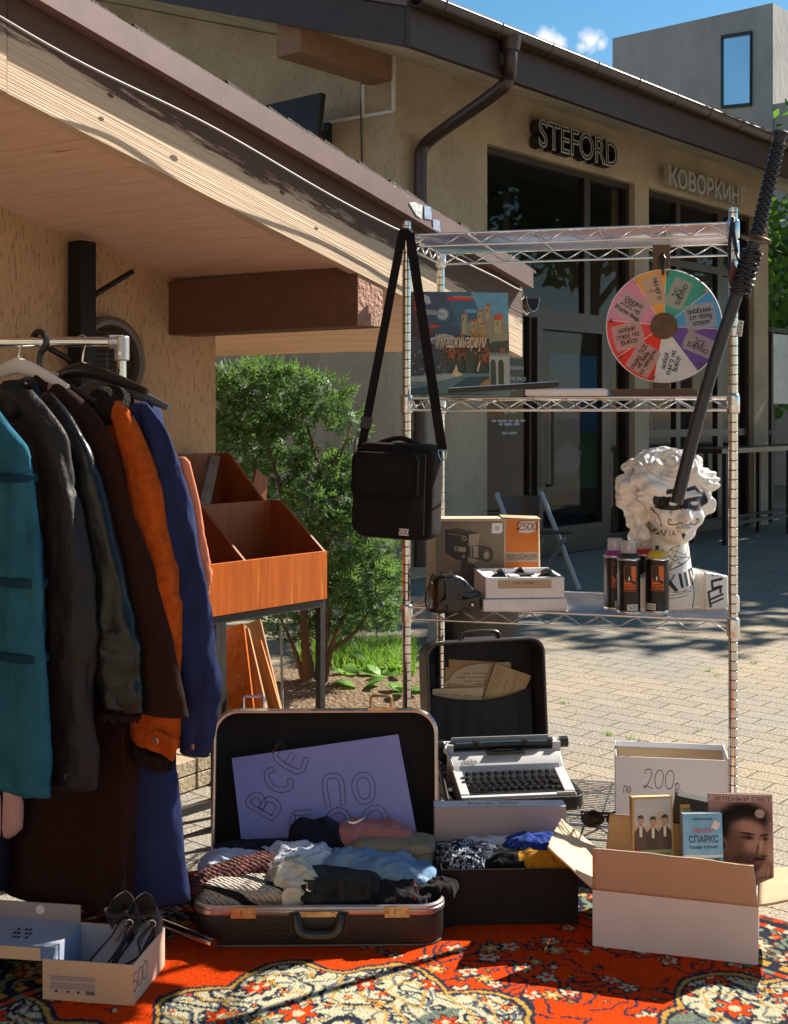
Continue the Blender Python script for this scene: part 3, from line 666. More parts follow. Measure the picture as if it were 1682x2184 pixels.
wall_sign('coworking_sign', 'КОВОРКИНГ', 1427, 352, 393, 1593, .12, .06, [mat('grey_letters', (.42, .4, .36), .6)], False, 'pale grey raised letter sign above the second window near the sword handle')
# television on a bracket under the gable
tv = thing('television', 'black flat screen on a wall bracket under the gable, half behind the hut roof', 'television', gab(1.3, .3, 2.9))
c = PL(622, 262, K0-D1*.35, D1); m_ = MB(); mm = FR(c, D2, z=-D1+UP*.15) ; m_.box((0, 0, 0), (.62, .36, .05), mm); obj('screen', m_, mat('black_plastic', (.010, .010, .011), .6), tv, bevel=.006)
m_ = MB(); a = PL(700, 262, K0-D1*.02, D1); m_.beam(a, a-UP*.16, .05, .05, up=D1); m_.beam(a-UP*.1, c-D1*-.03, .04, .04); obj('bracket', m_, BLACK, tv, smooth=0)
# ------------------------------------------------------------------ grey concrete building far right
cc = P(1650, 5, 22); zt = cc.z; cc.z = 0
root = thing('concrete_building', 'plain grey rendered block with one tall window rising behind the brown roof', 'building', cc+D2*1.6+D1*3)
m_ = MB(); L1 = 3.2; zs = P(1655, 221, 22).z
def cb(u, v_, z): return cc+D2*u+D1*v_+UP*z
m_.hexa([cb(0, 0, 0), cb(0, 6, 0), cb(L1, 6, 0), cb(L1, 0, 0), cb(0, 0, zt), cb(0, 6, zt), cb(L1, 6, zt), cb(L1, 0, zt)]); 
m_.hexa([cb(-4, .02, 0), cb(-4, 6, 0), cb(-.002, 6, 0), cb(-.002, .02, 0), cb(-4, .02, zs), cb(-4, 6, zs), cb(-.002, 6, zs), cb(-.002, .02, zs)])
obj('wall', m_, CONCRETE, root, smooth=0)
m_ = MB(); q = [PL(x, y, cc, D1) for x, y in ((1541, 232), (1605, 226), (1606, 66), (1541, 76))]
ctr = sum(q, V(0, 0, 0))/4; inn = [p+(ctr-p)*.085 for p in q]; fw = []
for i in range(4):
    j = (i+1) % 4; m_.slab([q[i], q[j], inn[j], inn[i]], -D1*.05)
f = obj('window', m_, mat('black_frame', (.012, .012, .012), .4), root, smooth=0)
m_ = MB(); m_.poly([p-D1*.012 for p in inn]); obj('pane', m_, mat('sky_glass', (.55, .58, .62), .08, .9, col2=(.62, .66, .7), vs=.7), f, smooth=0)
# unseen building added behind the camera to screen low sky and bounce warm light
nb_ = thing('fill_building', 'cream plastered building with rows of dark windows on the opposite side of the square', 'building', V(-2, -9, 0)); m_ = MB()
bo = V(-9, -2.0, 0); bx_ = V(.86, -.51, 0).normalized(); by_ = V(-.51, -.86, 0).normalized()
def ob(u, v_, z): return bo+bx_*u+by_*v_+UP*z
m_.hexa([ob(0, 0, 0), ob(19, 0, 0), ob(19, 6, 0), ob(0, 6, 0), ob(0, 0, 8.5), ob(19, 0, 8.5), ob(19, 6, 8.5), ob(0, 6, 8.5)]); obj('wall', m_, mat('cream_plaster', (.36, .30, .22), .9, col2=(.32, .26, .19), vs=2), nb_, smooth=0)
m_ = MB(); m_.hexa([ob(-.6, -.7, 8.5), ob(19.6, -.7, 8.5), ob(19.6, 6.6, 8.5), ob(-.6, 6.6, 8.5), ob(-.6, 2.5, 10.2), ob(19.6, 2.5, 10.2), ob(19.6, 3.5, 10.2), ob(-.6, 3.5, 10.2)]); obj('roof', m_, SHINGLE, nb_, smooth=0)
for i in range(7):
    for z in (1.0, 4.6):
        m_ = MB(); u = 1.2+2.6*i; m_.slab([ob(u, -.03, z), ob(u+1.2, -.03, z), ob(u+1.2, -.03, z+1.8), ob(u, -.03, z+1.8)], by_*.02); obj('window', m_, GLASSDARK, nb_, smooth=0)
# ------------------------------------------------------------------ patterned rug (woven pattern as point colours)
def vnoise(x, y, seed=0):
    r = np.random.RandomState(seed); T = r.rand(256, 256)
    xi = np.floor(x).astype(int); yi = np.floor(y).astype(int); fx = x-xi; fy = y-yi; fx = fx*fx*(3-2*fx); fy = fy*fy*(3-2*fy)
    g_ = lambda a, b_: T[a % 256, b_ % 256]
    return (g_(xi, yi)*(1-fx)+g_(xi+1, yi)*fx)*(1-fy)+(g_(xi, yi+1)*(1-fx)+g_(xi+1, yi+1)*fx)*fy
def fbm(x, y, seed=0, o=4):
    s = 0; a = .5
    for i in range(o): s = s+a*vnoise(x*2**i, y*2**i, seed+i); a *= .5
    return s
RK = V(-.075, 3.875, 0); E1 = -D1; E2 = -D2
RL1, RL2, ST = 2.25, 2.35, .005
na, nb = int(RL1/ST)+1, int(RL2/ST)+1
A_, B_ = np.meshgrid(np.arange(na)*ST, np.arange(nb)*ST)
RED = np.array((.60, .050, .003)); CREAM = np.array((.50, .46, .31)); NAVY = np.array((.022, .027, .045)); OCH = np.array((.46, .27, .06)); SAGE = np.array((.17, .21, .15)); BROWN = np.array((.15, .05, .025)); GREY = np.array((.10, .12, .14))
C_ = np.zeros(A_.shape+(3,))+RED
def setc(mask, c): C_[mask] = c
q = lambda v_, s_: np.round(v_/s_)*s_
wa = A_+.03*(fbm(A_*9, B_*9, 3)-.5)*2; wb = B_+.03*(fbm(A_*9+40, B_*9, 5)-.5)*2
def flowers(cond, pitch, rad, seed, petal, edge, heart, k=5, jit=.3, keep=1.0):
    """rosettes with outlined petals on a jittered lattice"""
    best = np.full(A_.shape, 9.); ang = np.zeros(A_.shape); kp = np.zeros(A_.shape); gi = np.floor(A_/pitch); gj = np.floor(B_/pitch); r = np.random.RandomState(seed); T = r.rand(128, 128, 4)
    for di in (-1, 0, 1):
        for dj in (-1, 0, 1):
            ii = (gi+di).astype(int) % 128; jj = (gj+dj).astype(int) % 128; t = T[ii, jj]
            cx = (gi+di+.5+(t[..., 0]-.5)*2*jit)*pitch; cy = (gj+dj+.5+(t[..., 1]-.5)*2*jit)*pitch
            d = np.hypot(A_-cx, B_-cy)/(.75+.5*t[..., 2]); m = d < best; best = np.where(m, d, best); ang = np.where(m, np.arctan2(B_-cy, A_-cx)+t[..., 3]*6, ang); kp = np.where(m, t[..., 3], kp)
    rr_ = rad*(.72+.28*np.cos(k*ang)); ok = cond & (kp < keep)
    setc(ok & (best < rr_*1.35), edge); setc(ok & (best < rr_), petal); setc(ok & (best < rad*.3), heart)
def vines(cond, scale, width, seed, col, warp=1.0):
    f = fbm(wa*scale+warp*fbm(wa*scale*.7, wb*scale*.7, seed+9), wb*scale+warp*fbm(wb*scale*.7, wa*scale*.7, seed+4), seed, 3)
    gx, gy = np.gradient(f); g_ = np.hypot(gx, gy)+1e-5
    setc(cond & (np.abs((f*7) % 1-.5)/(7*g_) < width/ST*.5), col)
ALL = np.ones(A_.shape, bool)
# field: red ground with sprays of small flowers
spray = fbm(A_*4.2, B_*4.2, 21) > .525
vines(spray, 8, .007, 31, NAVY); flowers(spray, .085, .021, 7, CREAM, NAVY, RED, 5, .3, .8); flowers(spray, .06, .012, 8, BROWN, NAVY, OCH, 4, .3, .45); flowers(spray, .13, .02, 18, OCH, NAVY, CREAM, 6, .3, .5)
# medallions with scalloped cream ground
def medallion(a0, b0, r0, lob, sc1, seed, ground=CREAM):
    d = np.hypot(wa-a0, wb-b0); th = np.arctan2(wb-b0, wa-a0); rim = r0*(1+sc1*np.abs(np.cos(lob*th/2+seed))+.05*np.cos(3*th))
    setc(d < rim+.030, NAVY); setc(d < rim+.019, OCH); setc(d < rim+.008, NAVY); inside = d < rim; setc(inside, ground)
    wv = fbm(A_*5, B_*5, seed+2)
    setc(inside & (wv > .63), SAGE*.9 if ground is CREAM else CREAM)
    vines(inside, 7, .009, seed+11, NAVY); vines(inside, 11, .006, seed+3, GREY); vines(inside, 5, .006, seed+6, OCH); flowers(inside, .055, .010, seed+21, RED, NAVY, OCH, 5, .35, .5)
    flowers(inside, .14, .036, seed+1, RED, NAVY, CREAM, 6, .3, .7); flowers(inside, .10, .016, seed+5, OCH, NAVY, RED, 5, .35, .5); flowers(inside, .09, .011, seed+8, NAVY, SAGE, CREAM, 4, .35, .5)
    c = (np.abs(d-r0*.45-.04*np.cos(8*th)) < .010) & inside; setc(c, NAVY)
    core = d < r0*.28*(1+.15*np.cos(8*th)); setc(core, RED); setc(core & (d > r0*.24), NAVY); flowers(core, .07, .02, seed+13, CREAM, NAVY, OCH, 6, .2)
medallion(1.20, 1.0, .40, 11, .15, 40)
medallion(.52, 1.62, .26, 7, .2, 60); medallion(.42, .55, .17, 6, .2, 70); medallion(1.62, .42, .2, 6, .2, 80); medallion(1.1, 1.86, .2, 6, .2, 85)
# border: guard stripes and a wide flowered band
E_ = np.minimum(np.minimum(A_, B_), np.minimum(RL1-A_, RL2-B_)); edge = E_+.006*(fbm(A_*30, B_*30, 90)-.5)
bd_ = edge < .30; setc(bd_, NAVY*.9); band = (edge > .07) & (edge < .235)
vines(band, 8, .014, 51, SAGE); flowers(band, .115, .034, 52, CREAM, BROWN, RED, 6, .2); flowers(band, .07, .018, 53, RED, NAVY, OCH, 5, .3, .7); flowers(band, .05, .011, 54, OCH, NAVY, CREAM, 4, .3, .6)
along_ = np.where(A_ < B_, B_, A_)
for lo, hi, c1, c2 in ((.045, .065, RED, CREAM), (.24, .262, OCH, NAVY), (.275, .292, RED, SAGE), (.0, .02, BROWN, RED)):
    s_ = (edge > lo) & (edge < hi); setc(s_, c1); setc(s_ & ((along_ % .05) < .022), c2)
C_ *= (.82+.36*np.random.RandomState(1).rand(*A_.shape))[..., None]
C_ *= (.85+.3*fbm(A_*3, B_*3, 77))[..., None]
me = bpy.data.meshes.new('patterned_rug'); nv = na*nb
X_ = RK.x+E1.x*A_+E2.x*B_; Y_ = RK.y+E1.y*A_+E2.y*B_; Z_ = .006+.004*fbm(A_*4, B_*4, 15)+.012*np.exp(-((A_-B_*.3-1.15)/.03)**2)*0
co = np.stack([X_, Y_, Z_], -1).reshape(-1, 3); ctr = co.mean(0); ctr[2] = 0; co = co-ctr
idx = np.arange(nv).reshape(nb, na); fq = np.stack([idx[:-1, :-1], idx[1:, :-1], idx[1:, 1:], idx[:-1, 1:]], -1).reshape(-1, 4)
me.vertices.add(nv); me.vertices.foreach_set('co', co.astype(np.float32).ravel()); nf = len(fq)
me.loops.add(nf*4); me.loops.foreach_set('vertex_index', fq.astype(np.int32).ravel()); me.polygons.add(nf); me.polygons.foreach_set('loop_start', np.arange(0, nf*4, 4, dtype=np.int32)); me.polygons.foreach_set('loop_total', np.full(nf, 4, np.int32))
me.update(calc_edges=True); me.validate()
ca = me.color_attributes.new('weave', 'FLOAT_COLOR', 'POINT'); ca.data.foreach_set('color', np.concatenate([C_.reshape(-1, 3), np.ones((nv, 1))], 1).astype(np.float32).ravel())
RUG = mat('rug_pile', (.4, .1, .05), .95, bump=.9, bs=330, bd=2, spec=.05, sheen=.0, bdist=.006); N, L, b = nodes_of(RUG); at_ = N.new('ShaderNodeAttribute'); at_.attribute_name = 'weave'; L.new(at_.outputs['Color'], b.inputs['Base Color']); b.inputs['Sheen Roughness'].default_value = .6
me.materials.append(RUG); ro = bpy.data.objects.new('patterned_rug', me); COL.objects.link(ro); ro.location = ctr; WM[ro.name] = Matrix.Translation(Vector(ctr)); tag(ro, 'large red oriental rug with cream medallions spread on the pavement', 'rug')
md = ro.modifiers.new('solid', 'SOLIDIFY'); md.thickness = .006; md.offset = -1
# ------------------------------------------------------------------ chrome wire rack
RR = V(.965, -.262, 0).normalized(); RQ = V(.262, .965, 0).normalized(); RO = V(.0361, 3.61, 0); RWID, RDEP = .90, .43
def rk(a, b2, z): return RO+RR*a+RQ*b2+UP*z
GROOVE = mat('post_groove', (.2, .19, .18), .4, .8)
rack = thing('wire_rack', 'tall chrome wire shelving rack with four shelves standing on the rug', 'rack', rk(.45, .2, 0))
for a, b2 in ((0, 0), (RWID, 0), (0, RDEP), (RWID, RDEP)):
    m_ = MB(); pf = [(.0125, .0)]; z = .03
    while z < 1.76:
        pf += [(.0125, z), (.0119, z+.0004), (.0119, z+.0034), (.0125, z+.0038)]; z += .0254
    pf += [(.0125, 1.765), (.0115, 1.772), (.004, 1.774)]
    m_.lathe(pf, Matrix.Translation(rk(a, b2, 0)), 18)
    for fi, f in enumerate(m_.f):
        zs_ = [m_.v[i].z for i in f]; rs_ = [math.hypot(m_.v[i].x-rk(a, b2, 0).x, m_.v[i].y-rk(a, b2, 0).y) for i in f]
        if max(rs_) < .0121 and max(zs_)-min(zs_) < .004: m_.m[fi] = 1
    p_ = obj('post', m_, [CHROME, GROOVE], rack, smooth=25)
    m_ = MB(); m_.lathe([(.016, .004), (.016, .014), (.013, .02)], Matrix.Translation(rk(a, b2, 0)), 12); obj('foot', m_, BLACK, p_)
SHZ = (.09, .672, 1.268, 1.733)
STEEL = mat('bright_wire', (.7, .69, .68), .2, 1.0)
RUST = mat('wire_deck', (.62, .6, .58), .25, 1.0, col2=(.56, .54, .52), vs=6, spots=((.22, .09, .04), 5.0, .70))
def zig(p, d, L_, dz, n, mb):
    pts = []
    for i in range(n*4+1):
        u = i/(n*4); ph = (u*n) % 1
        zz = abs(ph*2-1); zz = min(max((zz-.5)*1.25+.5, 0), 1)
        pts.append(p+d*(L_*u)+UP*(-.003-(dz-.006)*zz))
    mb.tube(pts, .0026, 6)
for z in SHZ:
    m_ = MB(); g_ = .014; dz = .034
    sides = ((rk(g_, 0, z), RR, RWID-2*g_, 9), (rk(g_, RDEP, z), RR, RWID-2*g_, 9), (rk(0, g_, z), RQ, RDEP-2*g_, 4), (rk(RWID, g_, z), RQ, RDEP-2*g_, 4))
    for p, d, L_, n in sides:
        m_.tube([p, p+d*L_], .0032, 8); m_.tube([p-UP*dz, p-UP*dz+d*L_], .0032, 8); zig(p, d, L_, dz, n, m_)
    s_ = obj('shelf', m_, STEEL, rack, smooth=60)
    m_ = MB(); n = 25
    for i in range(1, n):
        b2 = RDEP*i/n; m_.tube([rk(.004, b2, z-.001), rk(RWID-.004, b2, z-.001)], .0017, 5, cap=False)
    for i in range(1, 5):
        a = RWID*i/5; m_.tube([rk(a, .003, z-.005), rk(a, RDEP-.003, z-.005)], .0028, 6)
    obj('wire_deck', m_, RUST, s_, smooth=60)
    for a, b2 in ((0, 0), (RWID, 0), (0, RDEP), (RWID, RDEP)):
        m_ = MB(); m_.lathe([(.0165, -.042), (.0175, -.036), (.0175, .0), (.0165, .006), (.0135, .008)], Matrix.Translation(rk(a, b2, z)), 16); obj('collar', m_, STEEL, s_, smooth=50)
# ------------------------------------------------------------------ things on the upper shelves
def atshelf(x, y, z): return G(x, y, z)
CARD = mat('brown_cardboard', (.45, .31, .17), .85, col2=(.40, .27, .15), vs=12, bump=.12, bs=25, st=(1, 1, 6))
WOOD = mat('walnut_stain', (.13, .065, .035), .5, col2=(.09, .045, .025), vs=5, st=(1, 1, .2), bump=.1, bs=30)
PALEWOOD = mat('pale_cut_wood', (.5, .36, .24), .7, col2=(.42, .29, .18), vs=8)
def disc(x, y, r, n=24, sx=1, sy=1): return [(x+r*sx*math.cos(2*math.pi*k/n), y+r*sy*math.sin(2*math.pi*k/n)) for k in range(n)]
# prize wheel ------------------------------------------------------
z3 = SHZ[2]; Yw = 3.52
wc = P(1417, 695, Yw); fr = FR(wc, (.985, -.17, 0), z=(-.17, -.985, .0)); RW = .158
wh = thing('prize_wheel', 'round wheel of fortune in eight bright colours with taped handwritten prizes', 'wheel', (wc.x, wc.y, z3))
seg_cols = [('orange', (.80, .36, .05), 88, 122), ('pink', (.70, .25, .42), 122, 173), ('coral', (.74, .04, .06), 173, 214), ('red', (.76, .010, .004), 214, 260), ('white', (.70, .71, .75), 260, 306), ('violet', (.13, .055, .34), 306, 356), ('blue', (.06, .36, .72), -4, 38), ('teal', (.03, .36, .28), 38, 88)]
m_ = MB(); mats = []
m_.mi = 0; mats.append(mat('wheel_edge', (.75, .73, .7), .5)); m_.lathe([(.001, -.014), (RW, -.014), (RW+.001, -.002), (RW, 0), (RW-.002, .0), (.001, 0)], fr, 72)
for i, (n_, c, a0, a1) in enumerate(seg_cols):
    mats.append(mat('wheel_'+n_, c, .45, col2=tuple(k*.9 for k in c), vs=6)); k = 12
    arc = [(math.cos(R(a0+(a1-a0)*j/k))*(RW-.002), math.sin(R(a0+(a1-a0)*j/k))*(RW-.002)) for j in range(k+1)]
    m_.flat([(0, 0)]+arc, .0006, fr, i+1)
    m_.ribbon([(0, 0), (math.cos(R(a0))*(RW-.003), math.sin(R(a0))*(RW-.003))], .0016, fr, .0011, 0)
wo_ = obj('disc', m_, mats, wh, smooth=30)
m_ = MB(); m_.lathe([(.0365, -.004), (.0365, .006), (.035, .0075), (.001, .0075)], fr, 36); obj('hub', m_, mat('hub_wood', (.13, .075, .035), .7, col2=(.09, .05, .025), vs=40), wo_, smooth=40)
for k, a in enumerate((86, 40, -5, -47, -101, -144, 174, 122)):
    m_ = MB(); u = V(math.cos(R(a)), math.sin(R(a)), 0); c = fr @ (u*(RW-.012)); z_ = (fr.to_3x3() @ V(0, 0, 1)); m_.tube([c-z_*.002, c+z_*.028], .0042, 8); obj('peg', m_, WOOD if k in (0, 3, 4, 5, 6) else PALEWOOD, wo_)
TAPE = mat('masking_tape', (.62, .56, .52), .7, alpha=.5)
tapes = [('ничего|:(', 105, .104, 0, -77, .017), ('скидка|5%', 66, .098, 0, -116, .0165), ('любая|вещь из|чемодана', 14, .102, 0, 188, .0145), ('скидка|10%', -29, .108, 0, 155, .0165), ('любая|книга на|выбор', -79, .103, 0, 76, .0145), ('скидка 50%|на вещь|из чемодана', -121, .108, 0, 58, .0125), ('любые|очки на|выбор', 195, .101, 0, 14, .0155), ('скидка|20% на|вторую вещь', 150, .104, 0, -33, .015)]
for i, (tx_, a, rad, _, rot, h) in enumerate(tapes):
    c = V(math.cos(R(a))*rad, math.sin(R(a))*rad, .0014); mm = fr @ Matrix.Translation(c) @ Matrix.Rotation(R(rot), 4, 'Z'); m_ = MB(); ls = tx_.split('|'); rn = random.Random(i+3)
    if i != 4:
        hw, hh = .040, .0155*len(ls)*.62+.008; e = [(-hw, -hh), (hw, -hh*.95), (hw+.003, 0), (hw-.002, hh), (-hw, hh*.93), (-hw-.002, .2*hh)]; m_.flat(e, 0, mm, 0)
    for j, s_ in enumerate(ls):
        y = ((len(ls)-1)/2-j)*h*1.12-h*.32; wd = hand_strokes(s_, h, .08, .13)[1]; hx = h*min(1, .078/wd)
        put_hand(m_, s_, hx, .0019, mm @ Matrix.Translation((0, y, 0)), .0006, 1, gap=.13, slant=.08, rnd=rn)
    obj('taped_note', m_, [TAPE, INK], wo_, smooth=0)
m_ = MB(); b0 = fr @ V(-.006, 0, -.02); m_.box((0, 0, .028), (.048, .016, RW*2+.085), FR((b0.x, b0.y, wc.z), (.985, -.17, 0), z=UP)); obj('upright', m_, WOOD, wh, smooth=0, bevel=.002)
m_ = MB(); m_.box((-.02, .01, .0115), (.235, .085, .02), FR((b0.x, b0.y, z3+.003), (.985, -.17, 0), z=UP)); m_.m = [0, 0, 0, 1, 0, 0]; obj('base', m_, [WOOD, PALEWOOD], wh, smooth=0, bevel=.0015)
m_ = MB(); m_.tube([fr @ V(-.004, RW+.046, .0), fr @ V(-.012, RW+.03, .006), fr @ V(-.004, RW-.01, .012), fr @ V(.003, RW+.03, .006)], .004, 8, closed=True); m_.tube([fr @ V(-.003, RW+.04, .004), fr @ V(-.003, RW-.016, .012)], .0035, 6); obj('pointer', m_, BLACK, wh)
# board game box ---------------------------------------------------
p0 = PL(876, 838, rk(0, .17, 0), RQ); fr = FR(P(876, 842, 3.80), (.985, .06, 0), z=(.06, -.985, .14)); gw, gh = .302, .318
# picture units: 1390 wide, 1350 high in the close-up
gx = lambda x: (x-70)/1335*gw
gy = lambda y: (1490-y)/1355*gh
bgr = MB(); pal = [(.030, .060, .10), (.03, .10, .16), (.10, .26, .36), (.05, .02, .02), (.33, .29, .15), (.24, .21, .13), (.50, .06, .02), (.42, .19, .03), (.28, .075, .02), (.035, .05, .035), (.36, .36, .30), (.055, .06, .065), (.10, .19, .19), (.02, .06, .09), (.66, .52, .32), (.4, .42, .42), (.10, .018, .015), (.5, .03, .015), (.022, .022, .022), (.22, .24, .24)]
gm = [mat('game_art_%s' % n_, tuple(q*1.35 for q in c), .4, col2=tuple(k*1.15 for k in c), vs=25) for n_, c in zip('night dusk sky maroon wall stone roof gold rust forest mist rock water deep gilt moon dark red black snow'.split(), pal)]
bgr.mi = 12; bgr.box((gw/2, gh/2, -.03), (gw, gh, .06), fr)
ZZ = [.0005]
def ga(poly, mi):
    ZZ[0] += .00006; bgr.flat([(gx(x), gy(y)) for x, y in poly], ZZ[0], fr, mi)
rect = lambda a, b2, c, d: [(a, d), (c, d), (c, b2), (a, b2)]
ga(rect(72, 136, 1404, 900), 0); ga([(560, 136), (1404, 150), (1404, 700), (760, 700)], 1); ga([(900, 140), (1404, 150), (1404, 620), (1180, 560), (1000, 380)], 2); ga(rect(72, 136, 250, 760), 3)
for x, y, w_, h_ in ((900, 390, 90, 30), (1150, 260, 120, 26), (1300, 330, 90, 40), (700, 560, 110, 24)): ga(disc(x, y, 1, 20, w_, -h_), 2 if x > 800 else 1)
for k, (rd, mi) in enumerate(((105, 1), (80, 19), (62, 15))): ga(disc(515, 435, rd, 28, 1, -1), mi)
ga([(270, 365), (400, 380), (470, 410), (545, 430), (520, 470), (505, 440), (430, 440), (280, 445)], 19)   # airship-like fish
ga([(270, 175), (335, 200), (362, 290), (300, 310), (270, 260)], 15)
ga([(550, 235), (640, 195), (740, 190), (840, 200), (950, 225), (900, 255), (740, 250), (640, 255)], 17)
ga([(330, 575), (420, 575), (490, 590), (440, 615), (350, 625)], 17); ga(disc(350, 690, 40, 14, 1, -1), 16)
for y in (225, 290, 360): ga(disc(165, y, 34, 16, 1, -1), 17)
ga([(330, 760), (520, 690), (660, 720), (760, 900), (340, 900)], 15); ga([(330, 800), (450, 740), (560, 770), (640, 860), (340, 880)], 19)
def tower(x0_, y0_, x1_, y1_, rh):
    xm = x0_+(x1_-x0_)*.6; ga(rect(x0_, y0_, xm, y1_), 4); ga(rect(xm, y0_, x1_, y1_), 5); ga([(x0_-6, y0_), (xm, y0_), (xm+(x1_-xm)*.4, y0_-rh), (x0_+25, y0_-rh*.9)], 6); ga([(xm, y0_), (x1_, y0_), (xm+(x1_-xm)*.45, y0_-rh)], 5)
    ga(rect((x0_+xm)/2-7, y0_+30, (x0_+xm)/2+7, y0_+70), 18)
ga([(880, 520), (1120, 500), (1130, 440), (1230, 460), (1290, 520), (1390, 600), (1395, 820), (1120, 760), (760, 700)], 5)
tower(770, 450, 850, 690, 40); tower(1090, 330, 1175, 500, 42); tower(985, 410, 1085, 560, 36); tower(900, 540, 1000, 700, 45); tower(1205, 510, 1360, 690, 85); tower(1010, 575, 1100, 700, 34)
ga([(1120, 700), (1390, 680), (1392, 960), (1180, 900)], 5); ga([(1140, 800), (1392, 780), (1392, 960), (1120, 960)], 9)
ga([(520, 900), (1130, 930), (1140, 1200), (560, 1230)], 9)
rn = random.Random(9)
for k in range(70):   # crown of the great tree
    a = rn.uniform(0, 6.28); r_ = rn.random()**.5; x = 920+230*r_*math.cos(a); y = 800-150*r_*math.sin(a); ga(disc(x, y, rn.uniform(14, 34), 9, 1, -1), 7 if y < 850 else 8)
for k in range(60): x = rn.uniform(520, 1130); y = rn.uniform(880, 1060); ga(disc(x, y, rn.uniform(14, 32), 9, 1, -1), 8)
for k in range(26):
    x = rn.uniform(600, 1100); y = rn.uniform(720, 1040); ga([(x, y), (x+6, y-3), (880+(x-880)*.45, y+80), (876+(x-880)*.45, y+80)], 18)
ga([(800, 900), (960, 880), (930, 1000), (900, 1240), (790, 1240), (820, 1000)], 9)
ga([(72, 760), (140, 740), (250, 900), (420, 850), (540, 1060), (570, 1260), (72, 1300)], 11)
for k in range(120): x = rn.uniform(80, 540); y = rn.uniform(max(780, 1000-x*.6), 1240); ga(disc(x, y, rn.uniform(8, 18), 7, 1, -1.2), 11 if rn.random() < .5 else (19 if rn.random() < .25 else 18))
ga([(72, 1260), (640, 1220), (1140, 1230), (1140, 1490), (72, 1490)], 12); ga([(560, 1230), (800, 1240), (420, 1330), (72, 1330), (72, 1270)], 10); ga([(640, 1390), (820, 1270), (1140, 1260), (1120, 1370), (900, 1440), (560, 1440)], 13); ga([(72, 1430), (300, 1380), (460, 1440), (430, 1490), (72, 1490)], 13)
ga([(620, 1240), (680, 1110), (700, 1200), (760, 1240), (700, 1270)], 14); ga([(950, 1190), (985, 1080), (1000, 1090), (970, 1200)], 14)
ga(rect(1120, 1000, 1392, 1390), 10)
for x in (1170, 1275): ga([(x-38, 1390), (x+38, 1390), (x+38, 1090), (x+20, 1050), (x, 1040), (x-20, 1050), (x-38, 1090)], 9); 
for k in range(10): ga(rect(1130+k*27, 955, 1142+k*27, 1000), 10)
ga(disc(1300, 925, 42, 14, 1, -1), 8); ga([(960, 1400), (1060, 1310), (1120, 1300), (1110, 1400)], 7)
ZZ[0] += .0002; mm = fr @ Matrix.Translation((gx(410), gy(890), ZZ[0])); t_ = 'ИМАДЖИНАРИУМ'
me = text_mesh('Имаджинариум', .05, 0, .0); wd = max(v_.co.x for v_ in me.vertices); bpy.data.meshes.remove(me); sx = (gx(1080)-gx(410))/wd
put_text(bgr, 'Имаджинариум', .05, mm, 0, 16, sx=sx, sy=1.15, off=.0018); put_text(bgr, 'Имаджинариум', .05, mm, .0003, 14, sx=sx, sy=1.15, off=.0003)
put_text(bgr, 'игра в ассоциации', .0075, fr @ Matrix.Translation((gx(660), gy(232), ZZ[0])), 0, 15)
tag(obj('board_game', bgr, gm, smooth=0), 'square board game box with a painted castle above an autumn tree on the middle shelf', 'game box')
# flat things beside it
m_ = MB(); a = atshelf(1128, 838, z3); fr2 = RZ((P(1212, 838, 3.45).x, 3.47, z3+.003), -12); m_.box((0, 0, .011), (.222, .10, .02), fr2); tag(obj('white_slab', m_, mat('white_plastic', (.7, .7, .72), .35), bevel=.006, seg=3), 'flat white plastic slab lying at the front of the middle shelf', 'device')
a, b2 = P(958, 838, 3.52), P(1190, 822, 3.50); m_ = MB(); m_.beam(a+UP*.004, b2+UP*.002, .14, .012); m_.mi = 1; m_.beam(a+UP*.0115, b2+UP*.0095, .136, .003)
o = obj('tilted_tablet', m_, [BLACK, mat('pale_blue_cover', (.3, .42, .55), .25)], smooth=0, bevel=.0015); tag(o, 'thin dark tablet with a pale blue top tilted against the white slab', 'tablet')
# shoulder bag -----------------------------------------------------
BAG = mat('black_nylon', (.0055, .0045, .0042), .8, spec=.2, col2=(.010, .008, .007), vs=20, bump=.35, bs=420, sheen=.05)
hook = rk(.0, -.012, 1.745)
bg_ = thing('shoulder_bag', 'black nylon shoulder bag hanging by its strap from the left front post', 'bag', P(850, 1155, 3.5))
fb = FR(P(848, 1148, 3.49), (math.cos(R(24)), -math.sin(R(24)), 0) if False else (math.cos(R(20)), math.sin(R(20))*-1, 0), z=UP) 
fb = RZ(P(846, 1148, 3.47), -22) @ Matrix.Rotation(R(2.0), 4, 'Y')
def rbox(w_, d_, h_, r_, M, mb, n=6, sq=1.0, mi=None, bulge=0.0):
    """rounded upright case: w across, d deep (towards -y), h tall"""
    prof = []
    for cx_, cz, a0 in ((w_/2-r_, r_, -90), (w_/2-r_, h_-r_, 0), (-w_/2+r_, h_-r_, 90), (-w_/2+r_, r_, 180)):
        for k in range(n+1): a = R(a0+90*k/n); prof.append((cx_+r_*math.cos(a), cz+r_*math.sin(a)))
    c = (0, h_/2); rs = []
    for y, s_ in ((0, .94), (-.006, .985), (-.016, 1), (-d_+.016, 1), (-d_+.006, .985), (-d_, .95)):
        rs.append([M @ V(p[0]*s_, y, c[1]+(p[1]-c[1])*s_) for p in prof])
    rs.append([M @ V(p[0]*.6, -d_-bulge, c[1]+(p[1]-c[1])*.6) for p in prof]); rs.append([M @ V(0, -d_-bulge*1.1, c[1])]*len(prof))
    mb.rings(rs, mi)
m_ = MB(); rbox(.232, .085, .262, .035, fb @ Matrix.Translation((0, .045, 0)), m_, bulge=.006); obj('body', m_, BAG, bg_, smooth=50)
m_ = MB(); rbox(.205, .02, .225, .03, fb @ Matrix.Translation((-.004, -.048, .012)), m_, bulge=.006); pk = obj('front_pocket', m_, BAG, bg_, smooth=50)
